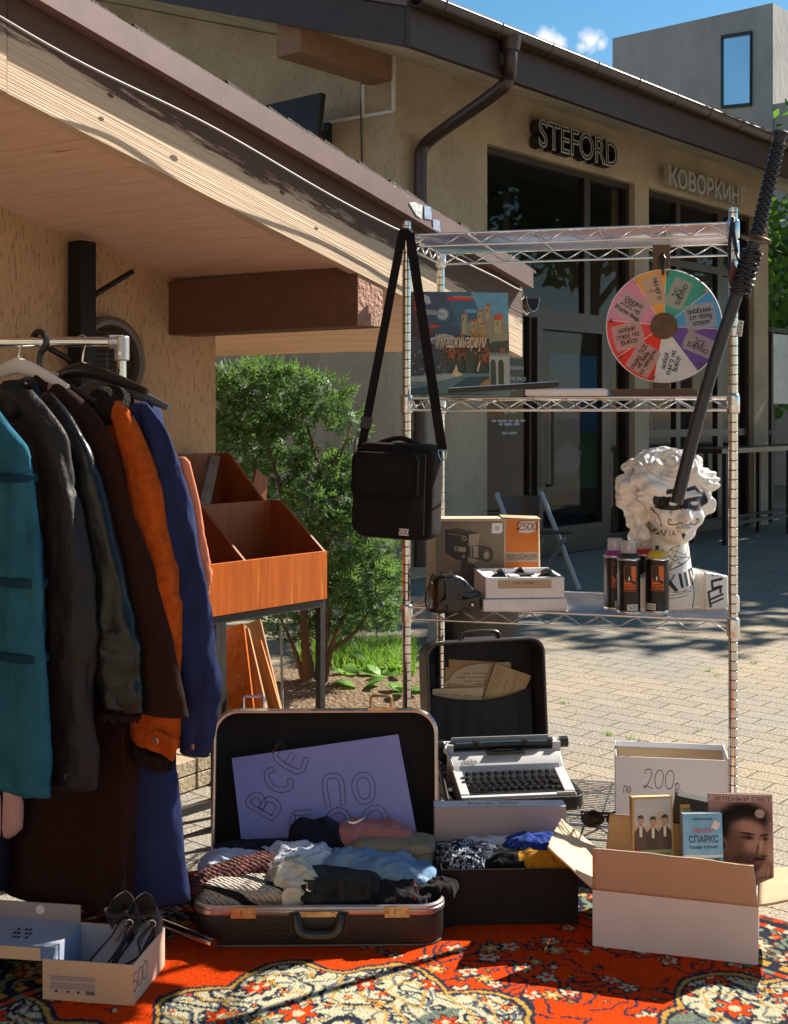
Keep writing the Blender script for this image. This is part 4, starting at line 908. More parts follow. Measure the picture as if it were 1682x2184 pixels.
m_ = MB(); rbox(.19, .008, .118, .02, fb @ Matrix.Translation((-.006, -.0745, .118)), m_, bulge=.004); obj('flap', m_, BAG, pk, smooth=50)
m_ = MB()
for zz in (.245,): m_.tube(catmull([fb @ V(x, .0, zz+.018*math.sin(math.pi*(x+.06)/.12)+.012) for x in (-.06, -.04, 0, .04, .06)], 4), .007, 8)
obj('top_handle', m_, BAG, bg_)
m_ = MB(); m_.tube([fb @ V(x, -.058+.0*x, z) for x, z in ((-.10, .02), (-.1, .235), (.1, .235), (.1, .02))], .0022, 5); obj('zip', m_, mat('zip_tape', (.03, .024, .022), .5), bg_)
sa, sb = PL(771, 958, fb @ V(-.11, 0, 0), V(0, 1, 0)), PL(944, 962, fb @ V(.11, 0, 0), V(0, 1, 0))
m_ = MB()
m_.beam(sa+UP*.0, rk(-.008, -.02, 1.735), .024, .004, up=V(0, 1, 0)); m_.beam(sb, rk(.014, -.02, 1.735), .027, .004, up=V(0, 1, 0)); m_.tube([rk(-.014, -.02, 1.733), rk(-.004, -.026, 1.744), rk(.008, -.026, 1.744), rk(.018, -.02, 1.733)], .009, 8); obj('strap', m_, BAG, bg_, smooth=0)
m_ = MB(); d = (rk(-.008, -.02, 1.735)-sa).normalized(); c = sa+d*.075; m_.beam(c-d*.016, c+d*.016, .032, .009, up=V(0, 1, 0)); obj('strap_adjuster', m_, BLACK, bg_, smooth=0)
for s_ in (sa, sb):
    m_ = MB(); m_.tube([s_+V(x, -.002, z) for x, z in ((-.012, .003), (.012, .003), (.009, -.016), (0, -.03), (-.009, -.016))], .0024, 6, closed=True); obj('strap_clip', m_, CHROME, bg_)
m_ = MB(); mm = fb @ Matrix.Translation((.052, -.0785, .018)) @ Matrix.Rotation(R(90), 4, 'X'); m_.flat([(-.014, 0), (.014, .0), (.014, .018), (-.014, .018)], .0, mm, 0); put_hand(m_, '500', .012, .0018, mm @ Matrix.Translation((0, .003, 0)), .0006, 1); obj('price_sticker', m_, [PAPER, INK], bg_, smooth=0)
# sword ------------------------------------------------------------
sw = thing('samurai_sword', 'long black sheathed sword slung slanting from the right front post', 'sword', P(1446, 1076, 3.24))
tip, gd, pm_ = P(1444, 1074, 3.23), P(1612, 518, 3.255), P(1667, 284, 3.265)
m_ = MB(); n = 24; dirv = (tip-gd).normalized(); sdv = V(0, 1, 0).cross(dirv).normalized(); pts = [gd.lerp(tip, k/n)+sdv*(.012*math.sin(math.pi*k/n)) for k in range(n+1)]
m_.tube(pts, [.0165]*n+[.0155], 14, sx=.8, up=V(1, 0, 0)); obj('scabbard', m_, mat('black_lacquer', (.008, .0085, .010), .42, coat=.15, col2=(.012, .013, .016), vs=5), sw, smooth=50)
m_ = MB(); n = 40; pts = [gd.lerp(pm_, .06+.94*k/n) for k in range(n+1)]; m_.tube(pts, [.0150+(.0010 if k % 2 else 0) for k in range(n+1)], 12, sx=.72, up=V(1, 0, 0)); hd = obj('handle', m_, mat('black_cord', (.012, .013, .016), .45), sw, smooth=60)
m_ = MB(); ax = (pm_-gd).normalized(); s1 = V(0, 1, 0).cross(ax).normalized(); s2 = s1.cross(ax)
for k in range(15):
    for q in (-1, 1): c = gd.lerp(pm_, .1+.84*k/15); m_.tube(catmull([c+(s1*math.cos(a)*.0168+s2*math.sin(a)*.0135)*1+ax*(q*.006*math.sin(2*a)) for a in np.linspace(0, 2*math.pi, 9)], 2), .0026, 5, cap=False)
obj('cord_wrap', m_, mat('glossy_cord', (.02, .02, .024), .22), hd, smooth=60)
m_ = MB(); c = gd.lerp(pm_, .035); mm = FR(c, s1, z=ax); m_.lathe([(.001, -.0028), (.038, -.0028), (.040, 0), (.038, .0028), (.001, .0028)], mm, 28, sx=1, sy=.9); obj('guard', m_, mat('bronze_guard', (.16, .10, .05), .35, .9, col2=(.05, .035, .02), vs=60), sw)
m_ = MB(); m_.tube([pm_-ax*.004, pm_+ax*.006], .0195, 12, sx=.74, up=V(1, 0, 0)); obj('pommel', m_, BLACK, sw, bevel=.002)
m_ = MB()
for k in range(9): c = gd.lerp(tip, .035+.02*k); m_.tube([c+s1*math.cos(a)*.0245+s2*math.sin(a)*.019+dirv*.004*math.sin(3*a+k) for a in np.linspace(0, 2*math.pi, 13)[:-1]], .0045, 6, closed=True)
fp = P(1566, 462, 3.34)
m_.tube(catmull([gd.lerp(tip, .05), P(1580, 560, 3.27), P(1566, 500, 3.31), fp, P(1558, 520, 3.33), P(1560, 600, 3.28), gd.lerp(tip, .2)], 5), .0055, 6); obj('hanging_cord', m_, mat('black_braid', (.012, .012, .014), .4, bump=.5, bs=200), sw)
m_ = MB(); mm = FR(P(1572, 588, 3.27), V(1, .1, -.5), z=V(-.1, -1, 0)); m_.prism([(-.02, -.012), (-.006, -.024), (.012, -.02), (.022, -.002), (.012, .016), (-.01, .018), (-.028, .03)], -.002, .002, mm); m_.lathe([(.007, .002), (.007, .004), (.001, .004)], mm, 12, mi=1); obj('leather_tab', m_, [mat('red_leather', (.12, .04, .035), .5), BLACK], sw, smooth=0)
m_ = MB(); c = PL(1579, 700, gd-V(0, .024, 0), V(0, 1, 0)); mm = FR(c, V(.14, 0, .99), z=V(0, -1, 0)); m_.flat([(-.02, -.008), (.02, -.008), (.02, .008), (-.02, .008)], 0, mm, 0); put_hand(m_, '6000р', .0095, .0016, mm @ Matrix.Translation((0, -.004, 0)), .0006, 1, gap=.13); obj('price_sticker', m_, [PAPER, INK], sw, smooth=0)
# ------------------------------------------------------------------ third shelf: bust, spray cans, camera boxes
z2 = SHZ[1]
GLAZE = mat('white_glaze', (.82, .80, .77), .10, spec=.6, coat=.6, col2=(.77, .75, .71), vs=8)
def voxel(mb, size, smooth_it=4, name='tmp'):
    me = bpy.data.meshes.new(name); me.from_pydata([tuple(p) for p in mb.v], [], [tuple(f) for f in mb.f]); o = bpy.data.objects.new(name, me); COL.objects.link(o)
    md = o.modifiers.new('r', 'REMESH'); md.mode = 'VOXEL'; md.voxel_size = size; md.use_smooth_shade = True
    if smooth_it: s_ = o.modifiers.new('s', 'SMOOTH'); s_.iterations = smooth_it; s_.factor = .5
    bpy.context.view_layer.update(); e = bpy.data.meshes.new_from_object(o.evaluated_get(bpy.context.evaluated_depsgraph_get()))
    bpy.data.objects.remove(o); bpy.data.meshes.remove(me); r_ = MB(); r_.mesh(e); bpy.data.meshes.remove(e); return r_
def ell(mb, c, r, rot=None, seg=20, rg=12):
    c = Vector(c); r = (r, r, r) if not hasattr(r, '__len__') else r; M = Matrix.Translation(c) @ (rot.to_4x4() if rot is not None else Matrix.Identity(4))
    mb.rings([[M @ V(r[0]*math.sin(t)*math.cos(2*math.pi*k/seg), r[1]*math.sin(t)*math.sin(2*math.pi*k/seg), r[2]*math.cos(t)) for k in range(seg)] for t in [math.pi*(i+.02)/(rg+.04) for i in range(rg+1)]])
h = MB()
ell(h, (0, .0, .325), (.086, .098, .098)); ell(h, (0, -.035, .272), (.073, .070, .082)); ell(h, (0, -.068, .206), (.030, .026, .024)); ell(h, (0, -.045, .218), (.054, .047, .034))
h.tube([V(0, -.098, .312), V(0, -.112, .285), V(0, -.124, .262), V(0, -.11, .253)], [.010, .0115, .0145, .012], 10); ell(h, (-.013, -.107, .259), .0105); ell(h, (.013, -.107, .259), .0105)
ell(h, (-.03, -.092, .322), (.026, .014, .008)); ell(h, (.03, -.092, .322), (.026, .014, .008)); ell(h, (-.03, -.083, .300), (.017, .014, .011)); ell(h, (.03, -.083, .300), (.017, .014, .011))
ell(h, (-.042, -.064, .262), (.030, .03, .032)); ell(h, (.042, -.064, .262), (.030, .03, .032)); ell(h, (0, -.098, .2345), (.021, .013, .0055)); ell(h, (0, -.095, .225), (.018, .013, .0065))
ell(h, (-.082, .0, .285), (.012, .02, .03)); ell(h, (.082, .0, .285), (.012, .02, .03))
h.tube([V(0, .02, .25), V(0, .018, .18), V(0, .012, .11), V(0, .01, .05)], [.058, .056, .063, .085], 24)
h.rings([[V(a*math.cos(2*math.pi*k/32), .012+b2*math.sin(2*math.pi*k/32), z) for k in range(32)] for a, b2, z in ((.118, .072, .001), (.122, .075, .03), (.115, .07, .06), (.085, .06, .09), (.05, .05, .115))])
h.hexa([V(.075, -.075, .001), V(.150, -.055, .001), V(.150, .06, .001), V(.075, .06, .001), V(.072, -.07, .108), V(.150, -.05, .092), V(.150, .05, .092), V(.072, .05, .108)])
h.hexa([V(-.150, -.04, .001), V(-.075, -.06, .001), V(-.075, .06, .001), V(-.150, .06, .001), V(-.150, -.035, .08), V(-.072, -.055, .1), V(-.072, .05, .1), V(-.150, .05, .08)])
rn = random.Random(12); cnt = 0
while cnt < 95:   # curls over crown, sides and nape
    u, v_ = rn.uniform(-1, 1), rn.uniform(0, 2*math.pi); s_ = math.sqrt(1-u*u); d = V(s_*math.cos(v_), s_*math.sin(v_), u)
    p = V(-.010, .012, .338)+V(d.x*.116, d.y*.112, d.z*.094)
    face = p.y < -.03 and p.z < .375 and -.072 < p.x < .098
    if face or p.z < .25 and abs(p.x) < .06: continue
    ell(h, p, (rn.uniform(.024, .040), rn.uniform(.022, .034), rn.uniform(.017, .026)), None, 12, 8); cnt += 1
for k in range(34):
    sgn = -1 if k % 3 else 1; z = rn.uniform(.19, .31) if sgn < 0 else rn.uniform(.285, .325); ell(h, (sgn*(.092-.18*max(0, .26-z)+rn.uniform(-.008, .01)), rn.uniform(-.02, .06), z), rn.uniform(.017, .026), None, 10, 6)
for k in range(9): a = -.075+.15*k/8; ell(h, (a, -.078+.35*a*a*8*.5, .372-abs(a)*.22), .0185, None, 10, 6)
h = voxel(h, .0034, 12)
for i, p in enumerate(h.v):   # wavy locks
    hair = p.z > .185 and (p.y > -.045 or p.z > .357 or abs(p.x) > .08)
    if hair:
        n3 = (p-V(0, .01, .33)).normalized(); a = .0038*math.sin(40*noise.noise(p*7)+55*p.z+25*p.x)*min(1, max(0, (p.z-.19)*25)); h.v[i] = p+n3*a
BB = P(1433, 1303, 3.585); BM = RZ((BB.x, 3.59, z2+.003), 9)
h.xf(BM); tree = BVHTree.FromPolygons(h.v, h.f)
fdir = (BM.to_3x3() @ V(0, 1, 0)); fx = (BM.to_3x3() @ V(1, 0, 0))
def surf(x, z, off=.0009, yaw=0.0):
    c, s_ = math.cos(yaw), math.sin(yaw); o_ = BM @ V(x*c+.35*s_, x*s_-.35*c, z); d = (BM.to_3x3() @ V(-s_, c, 0))
    hit, nrm, _, _ = tree.ray_cast(o_, d, 1.0)
    return None if hit is None else hit+nrm*off
bust = thing('painted_bust', 'glossy white curly haired bust with inked mask and moustache on the third shelf', 'bust', BM.translation)
obj('figure', h, GLAZE, bust, smooth=180)
SURFM = Matrix.Identity(4)
m_ = MB()
def dense(pts, step=.003, closed=False):
    out = []; n = len(pts); 
    for i in range(n if closed else n-1):
        a, b2 = V(*pts[i], 0) if len(pts[i]) == 2 else Vector(pts[i]), V(*pts[(i+1) % n], 0) if len(pts[(i+1) % n]) == 2 else Vector(pts[(i+1) % n]); k = max(1, int((b2-a).length/step))
        for j in range(k): p = a.lerp(b2, j/k); out.append((p.x, p.y))
    if not closed: out.append((pts[-1][0], pts[-1][1]))
    return out
def ink(pts, w_=.0022, smooth_=True, yaw=0.0, closed=False):
    q = catmull([(p[0], p[1], 0) for p in pts], 4) if smooth_ and len(pts) > 2 else [V(p[0], p[1], 0) for p in pts]
    m_.ribbon(dense([(p.x, p.y) for p in q]), w_, None, proj=lambda x, y: surf(x, y, .0009, yaw))
def inkfill(poly_top, poly_bot, n=40, yaw=0.0, skip=None):
    """fill between two curves sampled in x"""
    f = lambda c, x: np.interp(x, [p[0] for p in c], [p[1] for p in c]); x0_, x1_ = max(poly_top[0][0], poly_bot[0][0]), min(poly_top[-1][0], poly_bot[-1][0])
    NV = 14
    for i in range(n):
        xa, xb = x0_+(x1_-x0_)*i/n, x0_+(x1_-x0_)*(i+1)/n
        for j in range(NV):
            cs = []
            for x, t in ((xa, j/NV), (xb, j/NV), (xb, (j+1)/NV), (xa, (j+1)/NV)):
                y = f(poly_bot, x)+(f(poly_top, x)-f(poly_bot, x))*t; cs.append((x, y))
            mx, my = sum(c[0] for c in cs)/4, sum(c[1] for c in cs)/4
            if skip and skip(mx, my): continue
            s4 = [surf(x, y, .0009, yaw) for x, y in cs]
            if all(s_ is not None for s_ in s4) and max((s4[a]-s4[b2]).length for a in range(4) for b2 in range(a)) < .03: m_.poly(s4)
eye = lambda x, y: ((abs(x)-.030)/.0125)**2+((y-.301)/.0055)**2 < 1
inkfill([(-.088, .324), (-.07, .320), (-.03, .320), (0, .312), (.03, .320), (.07, .322), (.088, .328)], [(-.088, .300), (-.06, .283), (-.03, .281), (0, .288), (.03, .281), (.06, .283), (.088, .298)], 64, 0, eye)
inkfill([(-.052, .338), (-.02, .342), (-.002, .345)], [(-.052, .326), (-.002, .332)], 20); inkfill([(.008, .342), (.035, .350), (.055, .334), (.07, .326)], [(.008, .333), (.035, .337), (.055, .324), (.07, .32)], 22)
ink([(-.072, .288), (-.066, .262), (-.056, .235)], .0014); ink([(-.037, .283), (-.037, .268)], .0016, False); ink([(-.042, .277), (-.032, .277)], .0016, False)
for s_ in (-1, 1): ink([(s_*x, y) for x, y in ((.006, .2455), (.014, .2475), (.024, .2425), (.036, .2425), (.044, .249), (.043, .2565), (.037, .2565), (.037, .252))], .0028)
ink([(-.02, .236)]+[(-.02+.004*k, .2315+(.005 if k % 2 else 0)) for k in range(11)], .0011, False); ink([(-.018+.004*k, .2385+(.004 if k % 2 else 0)) for k in range(10)], .0011, False)
inkfill([(-.0055, .2165), (0, .219), (.0055, .2165)], [(-.0055, .213), (0, .2005), (.0055, .213)], 8)
for k in range(5): c = (.026+.0075*k, .2815); ink([(c[0]+.0034*math.cos(a)*(1 if j % 2 == 0 else .42), c[1]+.0034*math.sin(a)*(1 if j % 2 == 0 else .42)) for j, a in enumerate(np.linspace(1.57, 1.57+6.283, 11))], .0017, False)
def inkhand(t, x, y, h_, pen, yaw=0.0, slant=0.05):
    st, wd = hand_strokes(t, h_, slant, .16)
    for q in st: ink([(x+p[0], y+p[1]) for p in q], pen, len(q) > 2, yaw)
inkhand('BIY', -.022, .348, .012, .0015); inkhand('MAFIA', -.060, .209, .017, .0017, -.15, -.1)
web = [(-.016, .168), (.012, .182), (.052, .196), (.054, .168), (.046, .142), (.012, .124), (-.028, .108), (-.030, .152)]
ink(web+[web[0]], .0017, False)
for a, b2 in ((0, 3.5), (0, 5), (7, 5), (7, 4), (6, 4), (1, 6)): 
    p = web[a]; q = web[int(b2)] if b2 == int(b2) else (.032, .15); ink([p, q], .0014, False)
ink([(.052, .196), (.03, .15), (.046, .142)], .0014, False); ink([(-.03, .152), (-.006, .137), (.03, .147)], .0014, False); ink([(-.006, .137), (-.028, .108)], .0014, False)
ink([(-.036+.004*math.cos(a), .162+.004*math.sin(a)) for a in np.linspace(0, 6.4, 10)], .0012)
ink([(-.046, .048), (-.012, .098)], .003, False); ink([(-.036, .09), (-.012, .056)], .011, False)
for x in (.004, .021, .038): ink([(x, .098+.2*x), (x+.002, .066+.15*x)], .0085 if x < .03 else .006, False)
ink([(.036, .108), (.05, .112), (.052, .095)], .007, False); ink([(.046, .09), (.042, .06), (.047, .045), (.041, .004)], .0022, False)
ink([(-.02, .05), (.01, .055), (.034, .066)], .0016); ink([(-.024, .042), (.012, .048), (.032, .055)], .0016); ink([(-.028, .032), (.01, .038), (.03, .045)], .0014)
ink([(.128, .085), (.094, .08), (.096, .058), (.122, .064), (.122, .048)], .0075, False); ink([(.082, .05), (.128, .064)], .006, False); ink([(.082, .05), (.088, .01)], .007, False); ink([(.09, .03), (.13, .042)], .006, False); ink([(.09, .018), (.13, .03)], .005, False)
inkhand('1200', .09, .094, .013, .0016, 0, .2)
obj('ink_drawing', m_, INK, bust, smooth=0)
# spray cans -------------------------------------------------------
CANB = mat('can_black', (.012, .011, .011), .3, .3, col2=(.05, .045, .04), vs=30, vlo=.55, vhi=.75, spots=((.16, .13, .10), 22, .68)); CANMETAL = mat('can_rim', (.55, .54, .52), .3, 1.0); ORANGE = mat('label_orange', (.62, .13, .012), .5)
def frost(): 
    return mat('frosted_cap', (.75, .75, .75), .35, alpha=.42)
CAP = frost()
def can(x, y, Y, col, cname, label, cap=True, turn=0):
    p = P(x, y, Y); M = RZ((p.x, p.y, z2+.003), turn); r_ = .0325
    t = thing('spray_can', label, 'spray can', M.translation, 0, 'spray paint cans beside the bust')
    m_ = MB(); m_.lathe([(.02, .0), (r_-.001, .0), (r_, .003)], M, 32, 1); m_.mi = 1; m_.lathe([(r_, .003), (r_, .006), (r_-.0008, .007)], M, 32, 1); m_.lathe([(r_-.0008, .007), (r_-.0008, .146)], M, 32, 0, cap=False); m_.lathe([(r_-.0008, .146), (r_+.0006, .148), (r_, .151), (r_-.003, .1525)], M, 32, 1)
    bd = obj('body', m_, [CANB, CANMETAL], t, smooth=40)
    m_ = MB(); m_.lathe([(r_-.003, .1525), (r_-.006, .159), (.022, .165), (.019, .168), (.008, .169), (.006, .172)], M, 28); obj('shoulder', m_, mat('paint_'+cname, col, .35), t, smooth=50)
    m_ = MB(); m_.lathe([(.0055, .169), (.0055, .182), (.004, .184), (.001, .184)], M, 12); obj('nozzle', m_, BLACK if not cap else WHITE, t, smooth=40)
    if cap:
        m_ = MB(); m_.lathe([(.0215, .162), (.021, .196), (.0195, .198), (.001, .198)], M, 24); obj('cap', m_, CAP, t, smooth=40)
    m_ = MB()   # label wrapped round the front
    def cy(x, z, off=.0003): a = -math.pi/2+x/r_; return M @ V((r_+off)*math.cos(a), (r_+off)*math.sin(a), z)
    def patch(poly, mi, off, sub=6):
        xs = [q[0] for q in poly]; c = sum(xs)/len(xs); k = dense(poly, .004, True); m_.add([cy(a, b2, off) for a, b2 in k], [range(len(k))], mi)
    a0 = -.0205; fw, z0, z1 = .033, .063, .131
    for i in range(6):
        xa, xb = a0+fw*i/6, a0+fw*(i+1)/6; m_.add([cy(xa, z0, .0003), cy(xb, z0, .0003), cy(xb, z1, .0003), cy(xa, z1, .0003)], [(0, 1, 2, 3)], 1)
    def strip(f0, f1, xa, xb, mi, off, k=8):
        for i in range(k):
            u, v_ = xa+(xb-xa)*i/k, xa+(xb-xa)*(i+1)/k; m_.add([cy(u, f0(u), off), cy(v_, f0(v_), off), cy(v_, f1(v_), off), cy(u, f1(u), off)], [(0, 1, 2, 3)], mi)
    e = a0+fw-.0012
    strip(lambda x: .100-(x-a0)*.35, lambda x: z1-.001, a0+.019, e, 0, .0006); strip(lambda x: z0+.018, lambda x: .098-(x-a0)*.62, a0+.001, e, 0, .0006)
    strip(lambda x: z0+.004, lambda x: z0+.0165, a0+.001, e, 0, .0006, 6)
    strip(lambda x: .088, lambda x: .124-abs(x-a0-.0125)*2.6, a0+.004, a0+.021, 1, .0009); strip(lambda x: .092, lambda x: .104-abs(x-a0-.0135)*3, a0+.0115, a0+.0155, 2, .0012, 2)
    for i, (px_, h_) in enumerate(((.006, .009), (.0105, .012), (.015, .01))): strip(lambda x: .12, lambda x: .122+h_*max(0, 1-abs(x-a0-px_)/.0025), a0+px_-.0025, a0+px_+.0025, 1, .0009, 4)
    me = text_mesh('ARTON', .0115, 0, .0003); wd = max(v_.co.x for v_ in me.vertices)
    tm = MB(); tm.mesh(me); bpy.data.meshes.remove(me); m_.add([cy(a0+.0015+(p.x/wd)*(fw-.004), z0+.006+p.y, .0011) for p in tm.v], tm.f, 1)
    ey = z0-.006
    for a, b2 in ((0, 1), (1, 2), (2, 3), (3, 0)):
        qd = [(a0, z0), (a0+fw, z0), (a0+fw, z1), (a0, z1)]; ps = dense([qd[a], qd[b2]], .004); 
        for p, q in zip(ps[:-1], ps[1:]): m_.tube([cy(*p, .0005), cy(*q, .0005)], .0006, 4, 0, cap=False)
    obj('label', m_, [ORANGE, BLACK, WHITE], bd, smooth=0)
    m_ = MB(); 
    def cy2(x, y): return cy(x, y, .0011)
    x0_ = .004 if cname != 'yellow' else -.024
    for i in range(5): m_.add([cy(x0_-.004+.03*i/5-.012, .010, .0008), cy(x0_-.004+.03*(i+1)/5-.012, .010, .0008), cy(x0_-.004+.03*(i+1)/5-.012, .027, .0008), cy(x0_-.004+.03*i/5-.012, .027, .0008)], [(0, 1, 2, 3)], 0)
    st, wd = hand_strokes('500', .0105, .1, .15)
    for q in st: m_.ribbon(dense([(p.x, p.y) for p in catmull([(p[0]+x0_-.001-wd/2, p[1]+.0135, 0) for p in q], 3)], .002), .0016, None, proj=cy2, mi=1)
    obj('price_sticker', m_, [PAPER, INK], bd, smooth=0)
can(1313, 1302, 3.56, (.27, .03, .22), 'violet', 'black spray can with a violet shoulder and clear cap, partly behind its neighbour', True, 12)
can(1342, 1309, 3.49, (.02, .024, .027), 'graphite', 'black spray can with a dark grey shoulder and clear cap, frontmost of the cans', True, 4)
can(1376, 1302, 3.60, (.42, .02, .01), 'red', 'black spray can with a red shoulder and clear cap, hidden behind the others', True, 0)
can(1403, 1308, 3.50, (.62, .42, .015), 'yellow', 'black spray can with a yellow shoulder and bare black nozzle, no cap', False, -2)
# film camera carton -----------------------------------------------
CREAMC = mat('cream_carton', (.56, .46, .34), .75, col2=(.46, .36, .25), vs=10, spots=((.3, .2, .12), 25, .7))
Yf = 3.775; bl_ = P(930, 1276, Yf); bx = FR((bl_.x, Yf, z2+.003), (.999, .03, 0), y=(-.03, .999, 0)); bwid, bhei, bdep = .309, .236, .09
t = thing('camera_carton', 'worn cream and orange carton printed with an amateur film camera', 'carton', bx @ V(bwid/2, 0, 0))
m_ = MB(); m_.box((bwid/2, bdep/2, bhei/2), (bwid, bdep, bhei), bx); obj('box', m_, CREAMC, t, smooth=0, bevel=.003)
m_ = MB(); m_.slab([bx @ p for p in (V(-.003, .002, .002), V(-.028, -.03, .002), V(-.026, -.03, .19), V(-.003, .002, .232))], bx.to_3x3() @ V(-.003, 0, 0)); m_.slab([bx @ p for p in (V(.2, .002, bhei+.001), V(bwid+.006, .0, bhei-.004), V(bwid+.006, bdep, bhei-.002), V(.2, bdep, bhei+.002))], UP*.002); m_.slab([bx @ p for p in (V(bwid+.002, .004, .003), V(bwid+.010, .03, .003), V(bwid+.007, .04, bhei-.004), V(bwid+.002, .01, bhei-.006))], UP*.002); 
obj('torn_flap', m_, CARD, t, smooth=0)
ff = FR(bx @ V(0, -.0006, 0), bx.to_3x3() @ V(1, 0, 0), y=UP); kx = bwid/1085.0
cxx = lambda x: (x-165)*kx
cyy = lambda y: (955-y)*bhei/835
m_ = MB(); zz = [0.0]
def cf(poly, mi): zz[0] += .00008; m_.flat([(cxx(a), cyy(b2)) for a, b2 in poly], zz[0], ff, mi)
cf([(165, 150), (870, 150), (885, 165), (880, 930), (165, 930)], 0); cf([(170, 700), (878, 620), (878, 930), (170, 930)], 1); cf([(905, 135), (1243, 135), (1243, 480), (903, 480)], 2); cf([(900, 582), (1243, 582), (1243, 930), (900, 930)], 2)
cf([(262, 235), (400, 222), (630, 275), (622, 415), (510, 440), (500, 570), (380, 555), (265, 480)], 3); cf([(262, 235), (400, 222), (630, 275), (512, 285)], 4); cf([(512, 288), (628, 277), (618, 400), (510, 410)], 5); cf([(265, 300), (440, 350), (500, 360), (500, 440), (265, 400)], 3)
cf([(300, 270), (470, 300), (470, 310), (300, 285)], 1); cf(disc(465, 330, 26, 16), 5); cf(disc(465, 330, 18, 16), 4); cf([(360, 415), (480, 425), (480, 475), (360, 460)], 5); cf(disc(385, 440, 20, 14), 1); cf(disc(458, 520, 16, 14), 5)
cf([(505, 410), (640, 400), (700, 415), (690, 560), (620, 560), (505, 520)], 4); cf([(530, 415), (610, 408), (610, 540), (530, 520)], 5); cf([(545, 420), (560, 420), (560, 525), (545, 522)], 4); cf(disc(705, 498, 82, 28, .78, 1), 4); cf(disc(705, 498, 72, 28, .78, 1), 3); cf(disc(702, 502, 58, 24, .7, 1), 1); cf(disc(696, 510, 36, 20, .7, 1), 5)
cf([(430, 565), (560, 575), (590, 640), (560, 930), (440, 930)], 4); cf([(500, 530), (610, 560), (560, 600), (505, 580)], 5)
cf([(755, 168), (868, 168), (868, 255), (845, 278), (750, 278)], 6); zz[0] += .0002
for k in range(4): m_.ribbon([(cxx(790), cyy(205+12*k)), (cxx(830), cyy(210+10*k))], .0012, ff, zz[0], 3)
for s_, y in (('ЛЮБИТЕЛЬСКИЙ', 530), ('КИНОАППАРАТ', 566)):
    me = text_mesh(s_, .0125, 0, .0004); wd = max(v_.co.x for v_ in me.vertices); bpy.data.meshes.remove(me)
    put_text(m_, s_, .0125, ff @ Matrix.Translation((cxx(898), cyy(y), 0)), zz[0], 3, sx=(cxx(1236)-cxx(898))/wd, off=.00005)
obj('printed_front', m_, [mat('print_grey', (.22, .17, .12), .6, col2=(.17, .13, .09), vs=7), mat('print_shade', (.12, .09, .065), .6, col2=(.15, .115, .08), vs=5), mat('print_orange', (.62, .17, .02), .6, col2=(.55, .14, .015), vs=14), mat('print_black', (.03, .024, .02), .6), mat('print_dark', (.055, .043, .035), .6), mat('print_light', (.36, .28, .2), .6), PAPER], t, smooth=0)
m_ = MB(); zz[0] += .001; m_.flat([(cxx(1038), cyy(270)), (cxx(1130), cyy(276)), (cxx(1215), cyy(258)), (cxx(1212), cyy(145)), (cxx(1040), cyy(155))], zz[0], ff, 0); put_hand(m_, '2500', .020, .0024, ff @ Matrix.Translation((cxx(1128), cyy(240), zz[0])), .0004, 1, gap=.12); obj('price_tag', m_, [mat('pink_tape', (.66, .5, .46), .7), INK], t, smooth=0)
# foam tray with camera parts ---------------------------------------
FOAM = mat('white_foam', (.74, .73, .74), .75, col2=(.66, .65, .66), vs=20, bump=.35, bs=110, spots=((.5, .42, .33), 7, .72))
p0 = P(1036, 1304, 3.51); fx_ = RZ((p0.x, 3.505, z2+.003), 4.5); fw_, fd, fh = .222, .225, .094
t = thing('foam_tray', 'white polystyrene tray holding lenses and camera parts, a brown tape on its front', 'tray', fx_ @ V(fw_/2, fd/2, 0))
def open_box(mb, w_, d_, h_, th, M, z0=0, mi=None):
    for c, s_ in (((w_/2, th/2, h_/2), (w_, th, h_)), ((w_/2, d_-th/2, h_/2), (w_, th, h_)), ((th/2, d_/2, h_/2), (th, d_-2*th, h_)), ((w_-th/2, d_/2, h_/2), (th, d_-2*th, h_))): mb.box((c[0], c[1], c[2]+z0), s_, M, mi)
    mb.box((w_/2, d_/2, z0+th/2), (w_-2*th, d_-2*th, th), M, mi)
m_ = MB(); open_box(m_, fw_, fd, .058, .012, fx_, .036); obj('tray', m_, FOAM, t, smooth=0, bevel=.003)
m_ = MB(); m_.box((fw_/2, fd/2, .0175), (fw_+.014, fd+.012, .034), fx_); obj('lid', m_, FOAM, t, smooth=0, bevel=.004)
m_ = MB(); m_.box((fw_/2, fd/2, .072), (fw_-.026, fd-.026, .012), fx_); m_.box((.09, .07, .083), (.03, .05, .02), fx_); m_.box((.155, .05, .082), (.03, .05, .018), fx_); m_.box((.03, .1, .082), (.03, .14, .018), fx_); obj('foam_insert', m_, FOAM, t, smooth=0, bevel=.002)
for x, y, r_, yaw in ((.052, .055, .028, 0), (.185, .05, .03, 20), (.12, .14, .02, 0)):
    m_ = MB(); M = fx_ @ Matrix.Translation((x, y, .082)) @ Matrix.Rotation(R(yaw), 4, 'Z') @ Matrix.Rotation(R(62), 4, 'Y'); m_.lathe([(r_*.6, -.02), (r_*.8, -.018), (r_*.8, -.004), (r_, -.002), (r_, .012), (r_*.9, .016), (r_*.75, .012), (.001, .01)], M, 26); obj('lens', m_, mat('lens_black', (.012, .012, .014), .25, coat=.4), t, smooth=40)
m_ = MB(); m_.box((.125, .085, .084), (.055, .03, .02), fx_); obj('battery_grip', m_, BLACK, t, smooth=0, bevel=.003)
